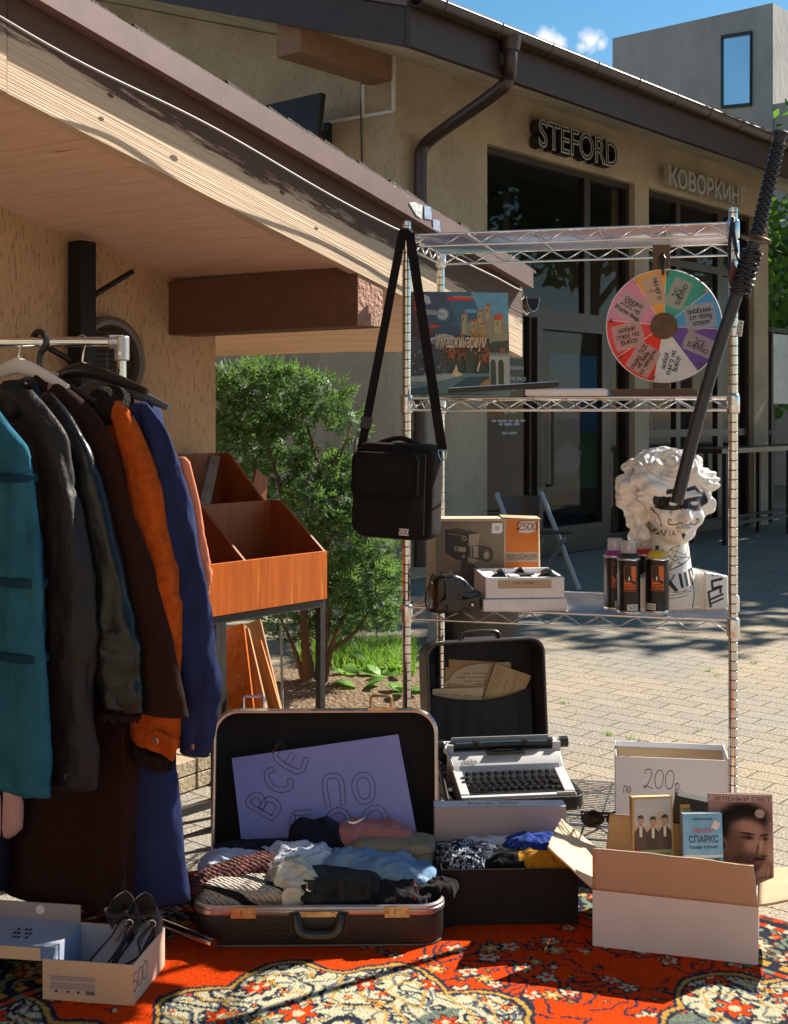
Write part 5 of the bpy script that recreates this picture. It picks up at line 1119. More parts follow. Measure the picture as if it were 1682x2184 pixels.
m_ = MB(); mm = FR(fx_ @ V(.035, -.0006, .064), fx_.to_3x3() @ V(1, 0, 0), y=UP); m_.flat([(0, 0), (.15, -.001), (.15, .023), (0, .023)], 0, mm, 0); me = text_mesh('КВАРЦ 1×8С-2', .0085, 0, .0002); bpy.data.meshes.remove(me); put_text(m_, 'КВАРЦ 1×8С-2', .0085, mm @ Matrix.Translation((.1, .0175, 0)) @ Matrix.Rotation(R(180), 4, 'Z'), .0004, 1); obj('tape_label', m_, [mat('brown_tape', (.42, .31, .2), .5), INK], t, smooth=0)
# leather camera case ------------------------------------------------
GLOSS = mat('glossy_black_leather', (.009, .007, .006), .30, coat=.12, col2=(.02, .013, .008), vs=10, bump=.3, bs=18, bd=4, bdist=.02, rvar=.05)
pc = P(972, 1300, 3.5); cm_ = RZ((pc.x, 3.52, z2+.003), 18); t = thing('camera_case', 'glossy black leather camera case slumped beside the foam tray', 'camera case', cm_.translation)
prof = [(-.062, .0), (.060, .0), (.066, .01), (.064, .052), (.045, .062), (.02, .088), (-.005, .103), (-.045, .104), (-.063, .09), (-.068, .05), (-.066, .012)]
prof = [(p.x, p.y) for p in catmull([(a, b2, 0) for a, b2 in prof], 3, True)]; rs = []; rn = random.Random(4)
for y, s_ in ((-.038, .0), (-.0385, .6), (-.037, .9), (-.030, 1.0), (.0, 1.03), (.03, 1.0), (.037, .9), (.0385, .6), (.0385, 0)):
    rs.append([cm_ @ (V(a*s_, y, .05+(b2-.05)*s_)+V(0, .006*noise.noise(V(a*30, b2*30, y*20)), 0)) for a, b2 in prof])
m_ = MB(); m_.rings(rs, cap=False); obj('body', m_, GLOSS, t, smooth=60)
m_ = MB(); m_.rings([[cm_ @ V(x+dx*.016, y, z+dz*.004) for dx, dz in ((-1, -1), (1, -1), (1, 1), (-1, 1))] for x, y, z in ((-.02, -.043, .01), (-.028, -.047, .05), (-.03, -.043, .09), (-.024, -.01, .108), (-.02, .03, .1))]); obj('strap', m_, GLOSS, t, smooth=30)
m_ = MB(); m_.rings([[cm_ @ V(x+dx*.01, y-dz*.003, z+dx*.007) for dx, dz in ((-1, -1), (1, -1), (1, 1), (-1, 1))] for x, y, z in ((-.055, -.044, .035), (0, -.047, .03), (.058, -.042, .04))]); obj('flap_edge', m_, GLOSS, t, smooth=30)
m_ = MB(); m_.lathe([(.005, 0), (.005, .002), (.003, .004), (.0005, .0045)], cm_ @ Matrix.Translation((.034, -.043, .022)) @ Matrix.Rotation(R(90), 4, 'X'), 14); obj('snap', m_, CHROME, t)
m_ = MB(); m_.tube(catmull([cm_ @ V(*q) for q in ((-.066, -.02, .07), (-.082, -.03, .085), (-.09, -.02, .06), (-.088, 0, .03), (-.075, .02, .005))], 4), .0022, 6); obj('cord', m_, BLACK, t)
# ------------------------------------------------------------------ bottom shelf and the goods on the rug
z1 = SHZ[0]; GR = .011     # rug surface
VINYL = mat('black_vinyl_case', (.013, .011, .009), .42, col2=(.02, .017, .013), vs=14, bump=.3, bs=300, spec=.5)
LINING = mat('dark_lining', (.008, .008, .010), .85, col2=(.013, .012, .014), vs=8, bump=.15, bs=60)
TRIM = mat('satin_trim', (.50, .44, .43), .3, .85, col2=(.42, .37, .36), vs=30)
BRASS = mat('aged_brass', (.62, .40, .24), .32, 1.0, col2=(.40, .24, .13), vs=45, rvar=.1)
def rrect(w_, h_, r_, n=6):
    out = []
    for cx_, cy_, a0 in ((w_-r_, r_, -90), (w_-r_, h_-r_, 0), (r_, h_-r_, 90), (r_, r_, 180)):
        for k in range(n+1): a = R(a0+90*k/n); out.append((cx_+r_*math.cos(a), cy_+r_*math.sin(a)))
    return out
def scale_in(poly, d):
    n = len(poly); xs = [p[0] for p in poly]; ys = [p[1] for p in poly]; cx_, cy_ = (min(xs)+max(xs))/2, (min(ys)+max(ys))/2; wx, wy = max(xs)-cx_, max(ys)-cy_
    return [(cx_+(p[0]-cx_)*(wx-d)/wx, cy_+(p[1]-cy_)*(wy-d)/wy) for p in poly]
def tray(mb, poly, depth, th, M, mi_out=0, mi_in=1, belly=.0):
    """hollow rounded tray: mouth at local z=depth, floor at z=0"""
    L = lambda pl, z: [M @ V(p[0], p[1], z) for p in pl]
    inn = scale_in(poly, th)
    mb.rings([L(scale_in(poly, .012), 0), L(scale_in(poly, .003), .004), L(poly, .014), L(poly, depth)], mi_out)
    mb.f.pop(); mb.m.pop()
    n0 = len(mb.f); mb.rings([L(poly, depth), L(inn, depth), L(inn, th), L(scale_in(inn, .02), th*.6)], mi_in, cap=False); 
    mb.poly(L(scale_in(inn, .02), th*.6), mi_in)
def rim(mb, poly, z, M, r_=.004, sx=1.0, mi=None): mb.tube([M @ V(p[0], p[1], z) for p in poly], r_, 8, mi, closed=True, up=(M.to_3x3() @ V(0, 0, 1)))
# --- large suitcase
sx0, sy0 = -.455, 2.862; SM = RZ((sx0, sy0, GR), 1.0); SWD, SDP, SHH = .57, .36, .097
case = thing('open_suitcase', 'large dark brown open suitcase with brass locks, heaped with secondhand clothes', 'suitcase', SM @ V(SWD/2, SDP/2, 0))
poly = rrect(SWD, SDP, .055, 8)
m_ = MB(); tray(m_, poly, SHH-.018, .006, SM); base = obj('base', m_, [VINYL, LINING], case, smooth=50)
m_ = MB(); q = scale_in(poly, -.0015); m_.rings([[SM @ V(p[0], p[1], z) for p in pl] for pl, z in ((q, SHH-.022), (scale_in(poly, -.003), SHH-.019), (scale_in(poly, -.003), SHH-.010), (q, SHH-.008), (q, SHH-.003), (scale_in(poly, .004), SHH), (scale_in(poly, .008), SHH-.004), (scale_in(poly, .008), SHH-.022))], cap=False); obj('metal_rim', m_, TRIM, base, smooth=30)
m_ = MB(); rim(m_, scale_in(poly, .002), .006, SM, .0035); obj('piping', m_, mat('dark_piping', (.05, .04, .034), .3), base)
for x in (.115, .462):
    m_ = MB(); M = FR(SM @ V(x, -.0045, SHH-.012), SM.to_3x3() @ V(1, 0, 0), y=UP); m_.box((0, -.001, .0015), (.058, .026, .003), M); m_.box((-.004, .002, .004), (.026, .022, .006), M); m_.lathe([(.006, .007), (.006, .0085), (.001, .0085)], M @ Matrix.Translation((-.004, .001, 0)), 14); 
    for k in (-.023, .023): m_.lathe([(.004, .003), (.003, .005), (.0005, .0055)], M @ Matrix.Translation((k, -.001, 0)), 10)
    lk = obj('lock', m_, BRASS, base, smooth=30, bevel=.0008); m_ = MB(); m_.box((-.004, .001, .0092), (.0022, .008, .0006), M); obj('keyhole', m_, INK, lk, smooth=0)
M = FR(SM @ V(.285, -.0045, SHH-.030), SM.to_3x3() @ V(1, 0, 0), y=UP); m_ = MB(); m_.tube(catmull([M @ V(x, y, z) for x, y, z in ((-.05, .012, .004), (-.048, -.004, .014), (-.04, -.02, .02), (-.02, -.026, .022), (.02, -.026, .022), (.04, -.02, .02), (.048, -.004, .014), (.05, .012, .004))], 5), .0075, 10, sx=1.4); obj('handle', m_, mat('handle_black', (.02, .018, .016), .3), base)
m_ = MB(); m_.box((0, .013, .002), (.088, .013, .004), M); 
for k in (-.032, .032): m_.lathe([(.006, .003), (.005, .006), (.0005, .0065)], M @ Matrix.Translation((k, .013, 0)), 12)
obj('handle_plate', m_, BRASS, base, smooth=30, bevel=.0008)
m_ = MB(); m_.box((0, -.008, .0005), (.135, .048, .002), M); obj('handle_backing', m_, mat('backing_black', (.013, .012, .011), .5), base, smooth=0, bevel=.004)
LH = .335; tilt = 8; LM = SM @ Matrix.Translation((0, SDP+.012, SHH-.004)) @ Matrix.Rotation(R(90-tilt), 4, 'X') @ Matrix.Translation((0, .0, -.006)) 
# local: x across, y up the lid, z towards the viewer side
LM = SM @ Matrix.Translation((-.004, SDP+.03, SHH-.03)) @ Matrix.Rotation(R(90-tilt+2*tilt*0), 4, 'X') if False else FR(SM @ V(-.003, SDP+.006, SHH-.046), SM.to_3x3() @ V(1, 0, 0), y=(SM.to_3x3() @ V(0, math.sin(R(tilt)), math.cos(R(tilt)))))
lp = rrect(SWD+.006, .395, .058, 8); dl = .075
m_ = MB(); tray(m_, lp, dl, .006, LM @ Matrix.Translation((0, 0, -dl+.01))); lid = obj('lid', m_, [VINYL, LINING], case, smooth=50)
m_ = MB(); q = lp; T_ = LM @ Matrix.Translation((0, 0, .01)); m_.rings([[T_ @ V(p[0], p[1], z) for p in pl] for pl, z in ((scale_in(q, -.002), -.02), (scale_in(q, -.003), -.012), (scale_in(q, -.003), -.004), (scale_in(q, .001), .001), (scale_in(q, .006), .0), (scale_in(q, .007), -.02))], cap=False); obj('metal_rim', m_, TRIM, lid, smooth=30)
for x, c in ((.075, CHROME), (.405, BRASS)):
    m_ = MB(); m_.tube([T_ @ V(x+a, .395+b2, -.002) for a, b2 in ((0, 0), (0, .032), (.004, .036), (.05, .036), (.054, .032), (.054, 0))], .0042, 6); m_.box((x+.027, .398, -.004), (.07, .006, .018), T_); obj('hasp', m_, c, lid, smooth=40)
# poster in the lid
pts = [P(495, 1617, 3.262), P(850, 1566, 3.262)]; a, b2 = pts; ux = (b2-a); wd = ux.length; ux.normalize(); pn = V(0, -math.cos(R(10)), math.sin(R(10))); uy = ux.cross(pn); uy = uy if uy.z > 0 else -uy
pn = (ux.cross(uy)).normalized(); PM = FR(a-V(0, .006, 0)*0+V(0, -.002, 0), ux, y=uy)
m_ = MB(); hh = .245; m_.slab([PM @ V(0, 0, 0), PM @ V(0, -hh, 0), PM @ V(wd+.012, -hh, 0), PM @ V(wd, 0, 0)], PM.to_3x3() @ V(0, 0, -.0008), 0); pz = .0008
k = wd/357.0
def pp(x, y): 
    s_ = PL(x, y, PM.translation, PM.to_3x3() @ V(0, 0, 1)); l = PM.inverted() @ s_; return l
for s_, x, y, rot, h_ in (('ВСЁ', 581, 1746, 56, .070), ('ПО', 701, 1722, 0, .068), ('500', 622, 1812, 0, .088)):
    if s_ == 'ПО': rot = 4
    o_ = pp(x, y); put_hollow(m_, s_, h_, .0125, .0017, PM @ Matrix.Translation((o_.x, o_.y, 0)) @ Matrix.Rotation(R(rot-4), 4, 'Z') @ Matrix.Diagonal((1.02, 1, 1, 1)), pz, 1, gap=.38 if s_ != 'ПО' else .5)
tag(obj('price_poster', m_, [mat('lilac_card', (.25, .29, .64), .75, col2=(.22, .26, .60), vs=5), INK], smooth=0), 'lilac card with outlined hand lettering propped inside the open suitcase lid', 'poster')
# --- heaped clothes
def cloth_mat(n_, c, rough=.9, **k):
    k = {**dict(bump=.7, bs=42, bd=6, bdist=.012), **k}
    return mat(n_, c, rough, sheen=.05, spec=.12, **k)
def lump(x, y, z, w_, d_, h_, rot, seed, wr=.012, freq=16, tilt=0, flat=.55, ridged=0.0, fold=0.0, nu=96, nv=72, layers=0, ridges=0, rsc=1.0):
    """crumpled garment: closed pillow with ridged folds"""
    M = Matrix.Translation((x, y, z)) @ Matrix.Rotation(R(rot), 4, 'Z') @ Matrix.Rotation(R(tilt), 4, 'Y'); rn = random.Random(seed); o_ = V(seed*3.1, seed*1.7, seed*.9); rings_ = []
    def sq(a, e): return math.copysign(abs(a)**e, a)
    for j in range(nv+1):
        ph = -math.pi/2+math.pi*j/nv; row = []
        for i in range(nu):
            th = 2*math.pi*i/nu; e = flat
            p = V(sq(math.cos(th), e)*sq(math.cos(ph), e)*w_/2, sq(math.sin(th), e)*sq(math.cos(ph), e)*d_/2, (sq(math.sin(ph), .8)+1)*h_/2)
            s1 = noise.noise(p*freq*.5+o_); s2 = 1-abs(noise.noise(V(p.x*freq*.9, p.y*freq*1.6, p.z*freq*.6)+o_))*2; s3 = 1-abs(noise.noise(V(p.x*freq*2, p.y*freq*2.6, p.z*freq)+o_))*2
            wp = p+V(noise.noise(p*14+o_), noise.noise(p*14-o_), noise.noise(p*14+o_*2))*.022
            s4 = 1-abs(noise.noise(V(wp.x*freq*1.3, wp.y*freq*2.4, wp.z*freq)+o_*1.3)); s4 = s4**3; s5 = (1-abs(noise.noise(V(wp.x*freq*3.1, wp.y*freq*2.2, wp.z*freq*2)-o_)))**3
            d = wr*(1.0*s1+.5*s2+.2*s3+1.0*(s4-.35)+.4*(s5-.3)); nrm = V(p.x/(w_*w_), p.y/(d_*d_), (p.z-h_/2)/(h_*h_)).normalized()
            p = p+nrm*d*(1 if p.z > .1*h_ else .35)
            if layers: lz = p.z/h_*layers; d2 = .006*(abs(math.sin(math.pi*lz+.5*noise.noise(p*8+o_)))**.4-.8); p = p+V(nrm.x, nrm.y, 0)*d2*(1-max(0, nrm.z))
            if fold: p.z += fold*math.sin(p.x/w_*9+seed)*max(0, p.z/h_)
            p.z = max(p.z, .0); row.append(M @ p)
        rings_.append(row)
    mb = MB(); mb.rings(rings_)
    if ridges:   # loose creased folds of the same cloth lying over it
        for k in range(ridges):
            a0 = rn.uniform(0, 6.28); a1 = a0+rn.uniform(1.9, 3.6); q0, q1 = rn.uniform(.55, .98), rn.uniform(.5, .95); n = 14; pts = []; bend = rn.uniform(-.3, .3)
            for i in range(n+1):
                t = i/n; x = (math.cos(a0)*q0*(1-t)+math.cos(a1)*q1*t+bend*math.sin(math.pi*t)*math.sin(a0))*w_/2; y = (math.sin(a0)*q0*(1-t)+math.sin(a1)*q1*t-bend*math.sin(math.pi*t)*math.cos(a0))*d_/2; rr2 = min(1, (2*x/w_)**2+(2*y/d_)**2); zt = h_*(.5+.5*(1-rr2)**.45)
                pts.append(M @ V(x, y, zt-.004+.004*noise.noise(V(x*30, y*30, k))))
            r0 = rn.uniform(.006, .012)*rsc; mb.tube(pts, [max(.0008, r0*math.sin(math.pi*min(max((i+.15)/(n+.3), 0), 1))**.6*(1+.3*noise.noise(V(i*.7, k, seed)))) for i in range(n+1)], 9, sx=1.5)
    return mb
def folded(x, y, z, w_, d_, h_, rot, seed, n=4, wr=.004, freq=9, **k):
    '''flat folded garment: a stack of thin soft layers, each a little askew'''
    mb = MB(); rn = random.Random(seed)
    for i in range(n):
        l = lump(x+rn.uniform(-.006, .006), y+rn.uniform(-.006, .006), z+h_*i/n*.92, w_*rn.uniform(.93, 1.0), d_*rn.uniform(.92, 1.0), h_/n*1.45, rot+rn.uniform(-4, 4), seed+i*7, wr=wr, freq=freq, flat=.36, nu=72, nv=26, tilt=rn.uniform(-2.5, 2.5), ridges=2 if i == n-1 else 0, rsc=.6); mb.add(l.v, l.f)
    return mb
def pile(name, lab, cat, m, *a, grp='clothes heaped in the big suitcase', fold_n=0, **k):
    k.setdefault('ridges', 7)
    if fold_n: k = dict(n=fold_n)
    return tag(obj(name, (folded if fold_n else lump)(*a, **k), m, smooth=180), lab, cat, grp)
S_ = lambda x, y, z: SM @ V(x, y, z+.006)
def stripes(n_, base, col, dirv, pitch, width, **k):
    m = cloth_mat(n_, base, **k); N, L, b = nodes_of(m); t = next(q for q in N if q.type == 'TEX_COORD'); dp_ = N.new('ShaderNodeVectorMath'); dp_.operation = 'DOT_PRODUCT'; dp_.inputs[1].default_value = dirv; L.new(t.outputs['Object'], dp_.inputs[0])
    nz = N.new('ShaderNodeTexNoise'); nz.inputs['Scale'].default_value = 7; L.new(t.outputs['Object'], nz.inputs[0]); ad = N.new('ShaderNodeMath'); ad.operation = 'MULTIPLY_ADD'; L.new(nz.outputs['Fac'], ad.inputs[0]); ad.inputs[1].default_value = .06; L.new(dp_.outputs['Value'], ad.inputs[2])
    md = N.new('ShaderNodeMath'); md.operation = 'PINGPONG'; md.inputs[1].default_value = pitch; L.new(ad.outputs[0], md.inputs[0]); lt = N.new('ShaderNodeMath'); lt.operation = 'LESS_THAN'; lt.inputs[1].default_value = width; L.new(md.outputs[0], lt.inputs[0])
    mx = N.new('ShaderNodeMix'); mx.data_type = 'RGBA'; L.new(lt.outputs[0], mx.inputs[0]); s_ = b.inputs['Base Color']; 
    if s_.is_linked: L.new(s_.links[0].from_socket, mx.inputs[6])
    else: mx.inputs[6].default_value = (*base, 1)
    mx.inputs[7].default_value = (*col, 1); L.new(mx.outputs[2], s_); return m
def knit(m, s_=260, str_=.9, col=None):
    N, L, b = nodes_of(m); t = next(q for q in N if q.type == 'TEX_COORD'); w1 = N.new('ShaderNodeTexWave'); w1.inputs['Scale'].default_value = s_/6.28; w1.inputs['Distortion'].default_value = 2.5; w1.inputs['Detail'].default_value = 1; w1.bands_direction = 'DIAGONAL'; L.new(t.outputs['Object'], w1.inputs[0])
    v_ = N.new('ShaderNodeTexVoronoi'); v_.inputs['Scale'].default_value = s_*.7; L.new(t.outputs['Object'], v_.inputs['Vector']); ad = N.new('ShaderNodeMath'); ad.operation = 'MULTIPLY_ADD'; L.new(v_.outputs['Distance'], ad.inputs[0]); ad.inputs[1].default_value = -1; L.new(w1.outputs['Fac'], ad.inputs[2])
    bp = N.new('ShaderNodeBump'); bp.inputs['Strength'].default_value = str_; bp.inputs['Distance'].default_value = .004; L.new(ad.outputs[0], bp.inputs['Height']); L.new(bp.outputs[0], b.inputs['Normal'])
    if col:
        mx = N.new('ShaderNodeMix'); mx.data_type = 'RGBA'; r = N.new('ShaderNodeMapRange'); r.inputs[1].default_value = .38; r.inputs[2].default_value = .6; L.new(v_.outputs['Distance'], r.inputs[0]); L.new(r.outputs[0], mx.inputs[0]); s_ = b.inputs['Base Color']
        if s_.is_linked: L.new(s_.links[0].from_socket, mx.inputs[6])
        else: mx.inputs[6].default_value = s_.default_value
        mx.inputs[7].default_value = (*col, 1); L.new(mx.outputs[2], s_)
    return m
denim = lambda n_, c, c2: cloth_mat(n_, c, col2=c2, vs=14, vd=6, bump=.5, bs=700, bd=1)
pile('filler_linen', 'dark linen layer lying at the bottom of the suitcase heap', 'clothes', cloth_mat('dark_linen', (.02, .02, .03)), *S_(.285, .18, .01), .53, .33, .075, 0, 2, wr=.006)
pile('navy_trousers', 'folded navy trousers lying flat at the back of the open suitcase', 'trousers', cloth_mat('navy_cotton', (.008, .009, .020)), *S_(.14, .30, .055), .26, .10, .07, 4, 5, fold_n=4)
ns = pile('navy_shorts', 'dark navy sports shorts with a small white tick, standing at the back of the heap', 'shorts', cloth_mat('navy_jersey', (.009, .011, .024)), *S_(.275, .285, .06), .15, .06, .125, -6, 7, wr=.012, freq=12)
m_ = MB(); sfr = FR(P(762, 1753, 3.085), (1, .05, .12), z=(0, -.8, .6)); m_.flat([(-.022, .004), (-.019, -.002), (-.008, -.006), (.0, -.004), (.026, .009), (.0, .001), (-.012, .0)], .002, sfr); obj('white_tick', m_, WHITE, ns, smooth=0)
pile('pink_shirt', 'dusty pink shirt crumpled against the back right of the heap', 'shirt', cloth_mat('dusty_pink', (.36, .16, .16), col2=(.31, .13, .13), vs=6), *S_(.405, .29, .09), .20, .09, .095, -3, 11, wr=.008, freq=13, tilt=2, ridges=10)
pile('khaki_trousers', 'khaki cotton trousers draped at the right end of the heap', 'trousers', cloth_mat('khaki_cotton', (.24, .21, .14), col2=(.2, .175, .12), vs=8), *S_(.455, .25, .068), .21, .12, .09, -4, 13, fold_n=5)
pile('white_jersey', 'pale blue white jersey with black binding across the middle of the heap', 'jersey', stripes('white_jersey', (.50, .55, .64), (.012, .012, .016), (.8, .35, .5), .17, .006), *S_(.235, .215, .055), .18, .14, .09, 14, 17, wr=.014, freq=12)
pile('pale_shirt', 'pale blue shirt at the left back edge of the heap', 'shirt', cloth_mat('pale_blue_shirt', (.48, .54, .62)), *S_(.085, .235, .055), .20, .12, .07, 8, 19, wr=.010, freq=12)
jb = denim('blue_denim', (.13, .25, .42), (.26, .40, .56))
pile('blue_jeans', 'faded light blue jeans rolled on the right side of the heap', 'jeans', jb, *S_(.405, .17, .045), .21, .12, .10, -10, 23, wr=.013, freq=14)
m_ = lump(*S_(.505, .15, .045), .11, .12, .08, 10, 29, wr=.006, freq=10); 
o = obj('rolled_jeans', m_, stripes('washed_denim', (.16, .28, .44), (.32, .46, .60), (.3, .1, .9), .016, .0028, col2=(.10, .19, .32), vs=12), smooth=180); tag(o, 'tightly rolled washed jeans, outermost roll at the right end of the heap', 'jeans', 'clothes heaped in the big suitcase')
pile('burgundy_knit', 'burgundy crochet knit with a white label at the left of the heap', 'knitwear', knit(cloth_mat('burgundy_wool', (.20, .08, .07)), 230, 1.0, (.05, .018, .016)), *S_(.085, .145, .075), .21, .085, .062, 22, 31, wr=.007, freq=10, tilt=-9)
m_ = MB(); mm = FR(P(591, 1843, 2.955), (.93, .1, .32), z=(-.1, -.75, .65)); m_.box((0, 0, .004), (.036, .014, .002), mm); m_.mi = 1; put_hand(m_, 'Вас', .009, .0013, mm @ Matrix.Translation((0, -.004, .0055)), 0, 1); tag(obj('woven_label', m_, [PAPER, INK], bpy.data.objects['burgundy_knit'], smooth=0), None, None) if False else obj('woven_label', m_, [PAPER, INK], bpy.data.objects['burgundy_knit'], smooth=0)
sm_ = knit(stripes('cream_stripe_knit', (.50, .44, .37), (.014, .014, .018), (.34, .5, .9), .030, .0075), 300, 1.0)
pile('striped_sweater', 'cream ribbed sweater with black stripes at the front left of the heap', 'sweater', sm_, *S_(.115, .098, .020), .215, .13, .095, -6, 37, fold_n=4)
pile('cream_cloth', 'crumpled cream cloth squeezed between the sweater and the black jeans', 'cloth', cloth_mat('cream_crinkle', (.58, .55, .44), col2=(.5, .47, .37), vs=15), *S_(.222, .10, .04), .075, .13, .10, 12, 41, wr=.016, freq=24)
kb = denim('black_denim', (.016, .017, .017), (.05, .052, .05))
bj = pile('black_jeans', 'washed black jeans folded over the front edge with their waistband up', 'jeans', kb, *S_(.325, .095, .022), .20, .135, .105, 6, 43, fold_n=5)
m_ = MB(); 
for x in (-.06, .01, .07):
    m_ = MB(); p = S_(.325+x, .026, .117); m_.box(p, (.012, .006, .04), None); obj('belt_loop', m_, kb, bj, smooth=0)
m_ = MB(); mm = FR(S_(.262, .030, .119), (.98, .1, .05), z=(0, -.75, .66)); m_.lathe([(.0085, 0), (.0085, .003), (.004, .0045), (.0005, .005)], mm, 16); obj('jeans_button', m_, CHROME, bj)
fm = cloth_mat('floral_black', (.012, .010, .012)); N, L, b = nodes_of(fm); t = next(q for q in N if q.type == 'TEX_COORD'); vo = N.new('ShaderNodeTexVoronoi'); vo.inputs['Scale'].default_value = 75; L.new(t.outputs['Object'], vo.inputs['Vector']); nn_ = N.new('ShaderNodeTexNoise'); nn_.inputs['Scale'].default_value = 16; L.new(t.outputs['Object'], nn_.inputs[0]); g1 = N.new('ShaderNodeMath'); g1.operation = 'LESS_THAN'; g1.inputs[1].default_value = .42; L.new(vo.outputs['Distance'], g1.inputs[0]); g2 = N.new('ShaderNodeMath'); g2.operation = 'GREATER_THAN'; g2.inputs[1].default_value = .54; L.new(nn_.outputs['Fac'], g2.inputs[0]); g3 = N.new('ShaderNodeMath'); g3.operation = 'MULTIPLY'; L.new(g1.outputs[0], g3.inputs[0]); L.new(g2.outputs[0], g3.inputs[1]); mx = N.new('ShaderNodeMix'); mx.data_type = 'RGBA'; L.new(g3.outputs[0], mx.inputs[0]); mx.inputs[6].default_value = (.012, .010, .012, 1); mx.inputs[7].default_value = (.45, .03, .02, 1); L.new(mx.outputs[2], b.inputs['Base Color'])
pile('floral_blouse', 'black blouse printed with small red flowers at the front right of the heap', 'blouse', fm, *S_(.462, .092, .022), .18, .11, .08, -4, 47, wr=.012, freq=15)
pile('black_skirt', 'black cloth spilling over the right end of the suitcase', 'skirt', cloth_mat('black_crepe', (.010, .009, .010)), *S_(.555, .12, .07), .10, .10, .038, -10, 53, wr=.010, freq=14)
# --- typewriter in its case on the bottom shelf
TM_ = RZ((P(965, 1740, 3.53).x, 3.545, z1+.003), 8); tw, td = .388, .36
tc_ = thing('typewriter_case', 'black portable typewriter case standing open with old letters in its lid pocket', 'case', TM_ @ V(tw/2, td/2, 0))
poly = rrect(tw, td, .035, 7); m_ = MB(); tray(m_, poly, .042, .005, TM_); bs_ = obj('base', m_, [VINYL, LINING], tc_, smooth=50); m_ = MB(); rim(m_, poly, .042, TM_, .003); obj('rim', m_, VINYL, bs_)
for x in (.075, .30): m_ = MB(); m_.box((x, -.003, .026), (.022, .006, .02), TM_); obj('latch', m_, CHROME, bs_, smooth=0, bevel=.002)
LT = FR(TM_ @ V(-.004, td+.02, .02), TM_.to_3x3() @ V(math.cos(R(9)), math.sin(R(9)), 0), y=TM_.to_3x3() @ V(0, .10, .995)); lw, lh_ = .392, .395; lp = rrect(lw, lh_, .045, 8); dl = .10
m_ = MB(); tray(m_, lp, dl, .006, LT @ Matrix.Translation((0, 0, -dl+.03))); ld = obj('lid', m_, [VINYL, LINING], tc_, smooth=50)
m_ = MB(); rim(m_, lp, .03, LT, .004); obj('rim', m_, mat('grey_piping', (.06, .052, .046), .4), ld)
m_ = MB(); m_.tube(catmull([LT @ V(x, lh_+y, -.012) for x, y in ((.125, .0), (.125, .014), (.14, .024), (.19, .027), (.24, .024), (.255, .014), (.255, 0))], 4), .006, 8, sx=1.5); obj('handle', m_, mat('case_handle', (.02, .018, .016), .35), ld); m_ = MB(); m_.box((.19, lh_+.006, -.012), (.1, .006, .012), LT); obj('handle_plate', m_, TRIM, ld, smooth=0)
for x in (.06, .315): m_ = MB(); m_.box((x, lh_+.002, .012), (.04, .006, .03), LT); obj('latch', m_, CHROME, ld, smooth=0, bevel=.002)
m_ = MB(); n = 30
def pk(u, v_):
    x = .022+(lw-.044)*u; top = .205+.03*(2*u-1)**2-.0; z = -.034+.010*math.sin(math.pi*u)+.006*math.sin(u*40)*(.3+.7*(1-v_)); return LT @ V(x, .03+(top-.03)*v_, z)
m_.grid(60, 12, pk); obj('pocket', m_, LINING, ld, smooth=60, solid=.002)
LETTER = mat('old_letter', (.50, .39, .26), .85, col2=(.42, .31, .19), vs=9, spots=((.34, .24, .14), 30, .72)); ENV = mat('kraft_envelope', (.40, .25, .13), .85, col2=(.34, .21, .10), vs=8)
lpl = LT.to_3x3() @ V(0, 0, 1)
def lt(x, y, dz): s_ = PL(1030*.8534+x*.2794*.8534, 1570*.8534+y*.2794*.8534, LT @ V(0, 0, dz), lpl); l = LT.inverted() @ s_; return (l.x, l.y)
letters = [([(330, 280), (890, 310), (880, 620), (340, 620)], -.064, ENV, 'kraft envelope at the back of the lid pocket', 0), ([(300, 350), (620, 340), (600, 640), (295, 640)], -.061, ENV, 'brown envelope at the left of the lid pocket', 0),
           ([(275, 560), (280, 500), (330, 460), (380, 395), (480, 340), (600, 320), (740, 312), (870, 300), (870, 640), (275, 640)], -.058, LETTER, 'typed letter with a curved top in the lid pocket', 1), ([(320, 530), (335, 490), (640, 530), (640, 680), (320, 680)], -.055, ENV, 'small brown envelope in front of the typed letter', 0),
           ([(188, 545), (640, 530), (640, 720), (210, 720), (205, 620), (180, 610)], -.046, LETTER, 'long pale paper slip with pen scrawl across the lid pocket', 2), ([(750, 315), (1070, 425), (1000, 590), (790, 670), (620, 700)], -.040, mat('tan_letter', (.44, .30, .16), .85, col2=(.38, .25, .13), vs=8), 'slanted tan letter covered in pen lines, front right of the pocket', 3)]
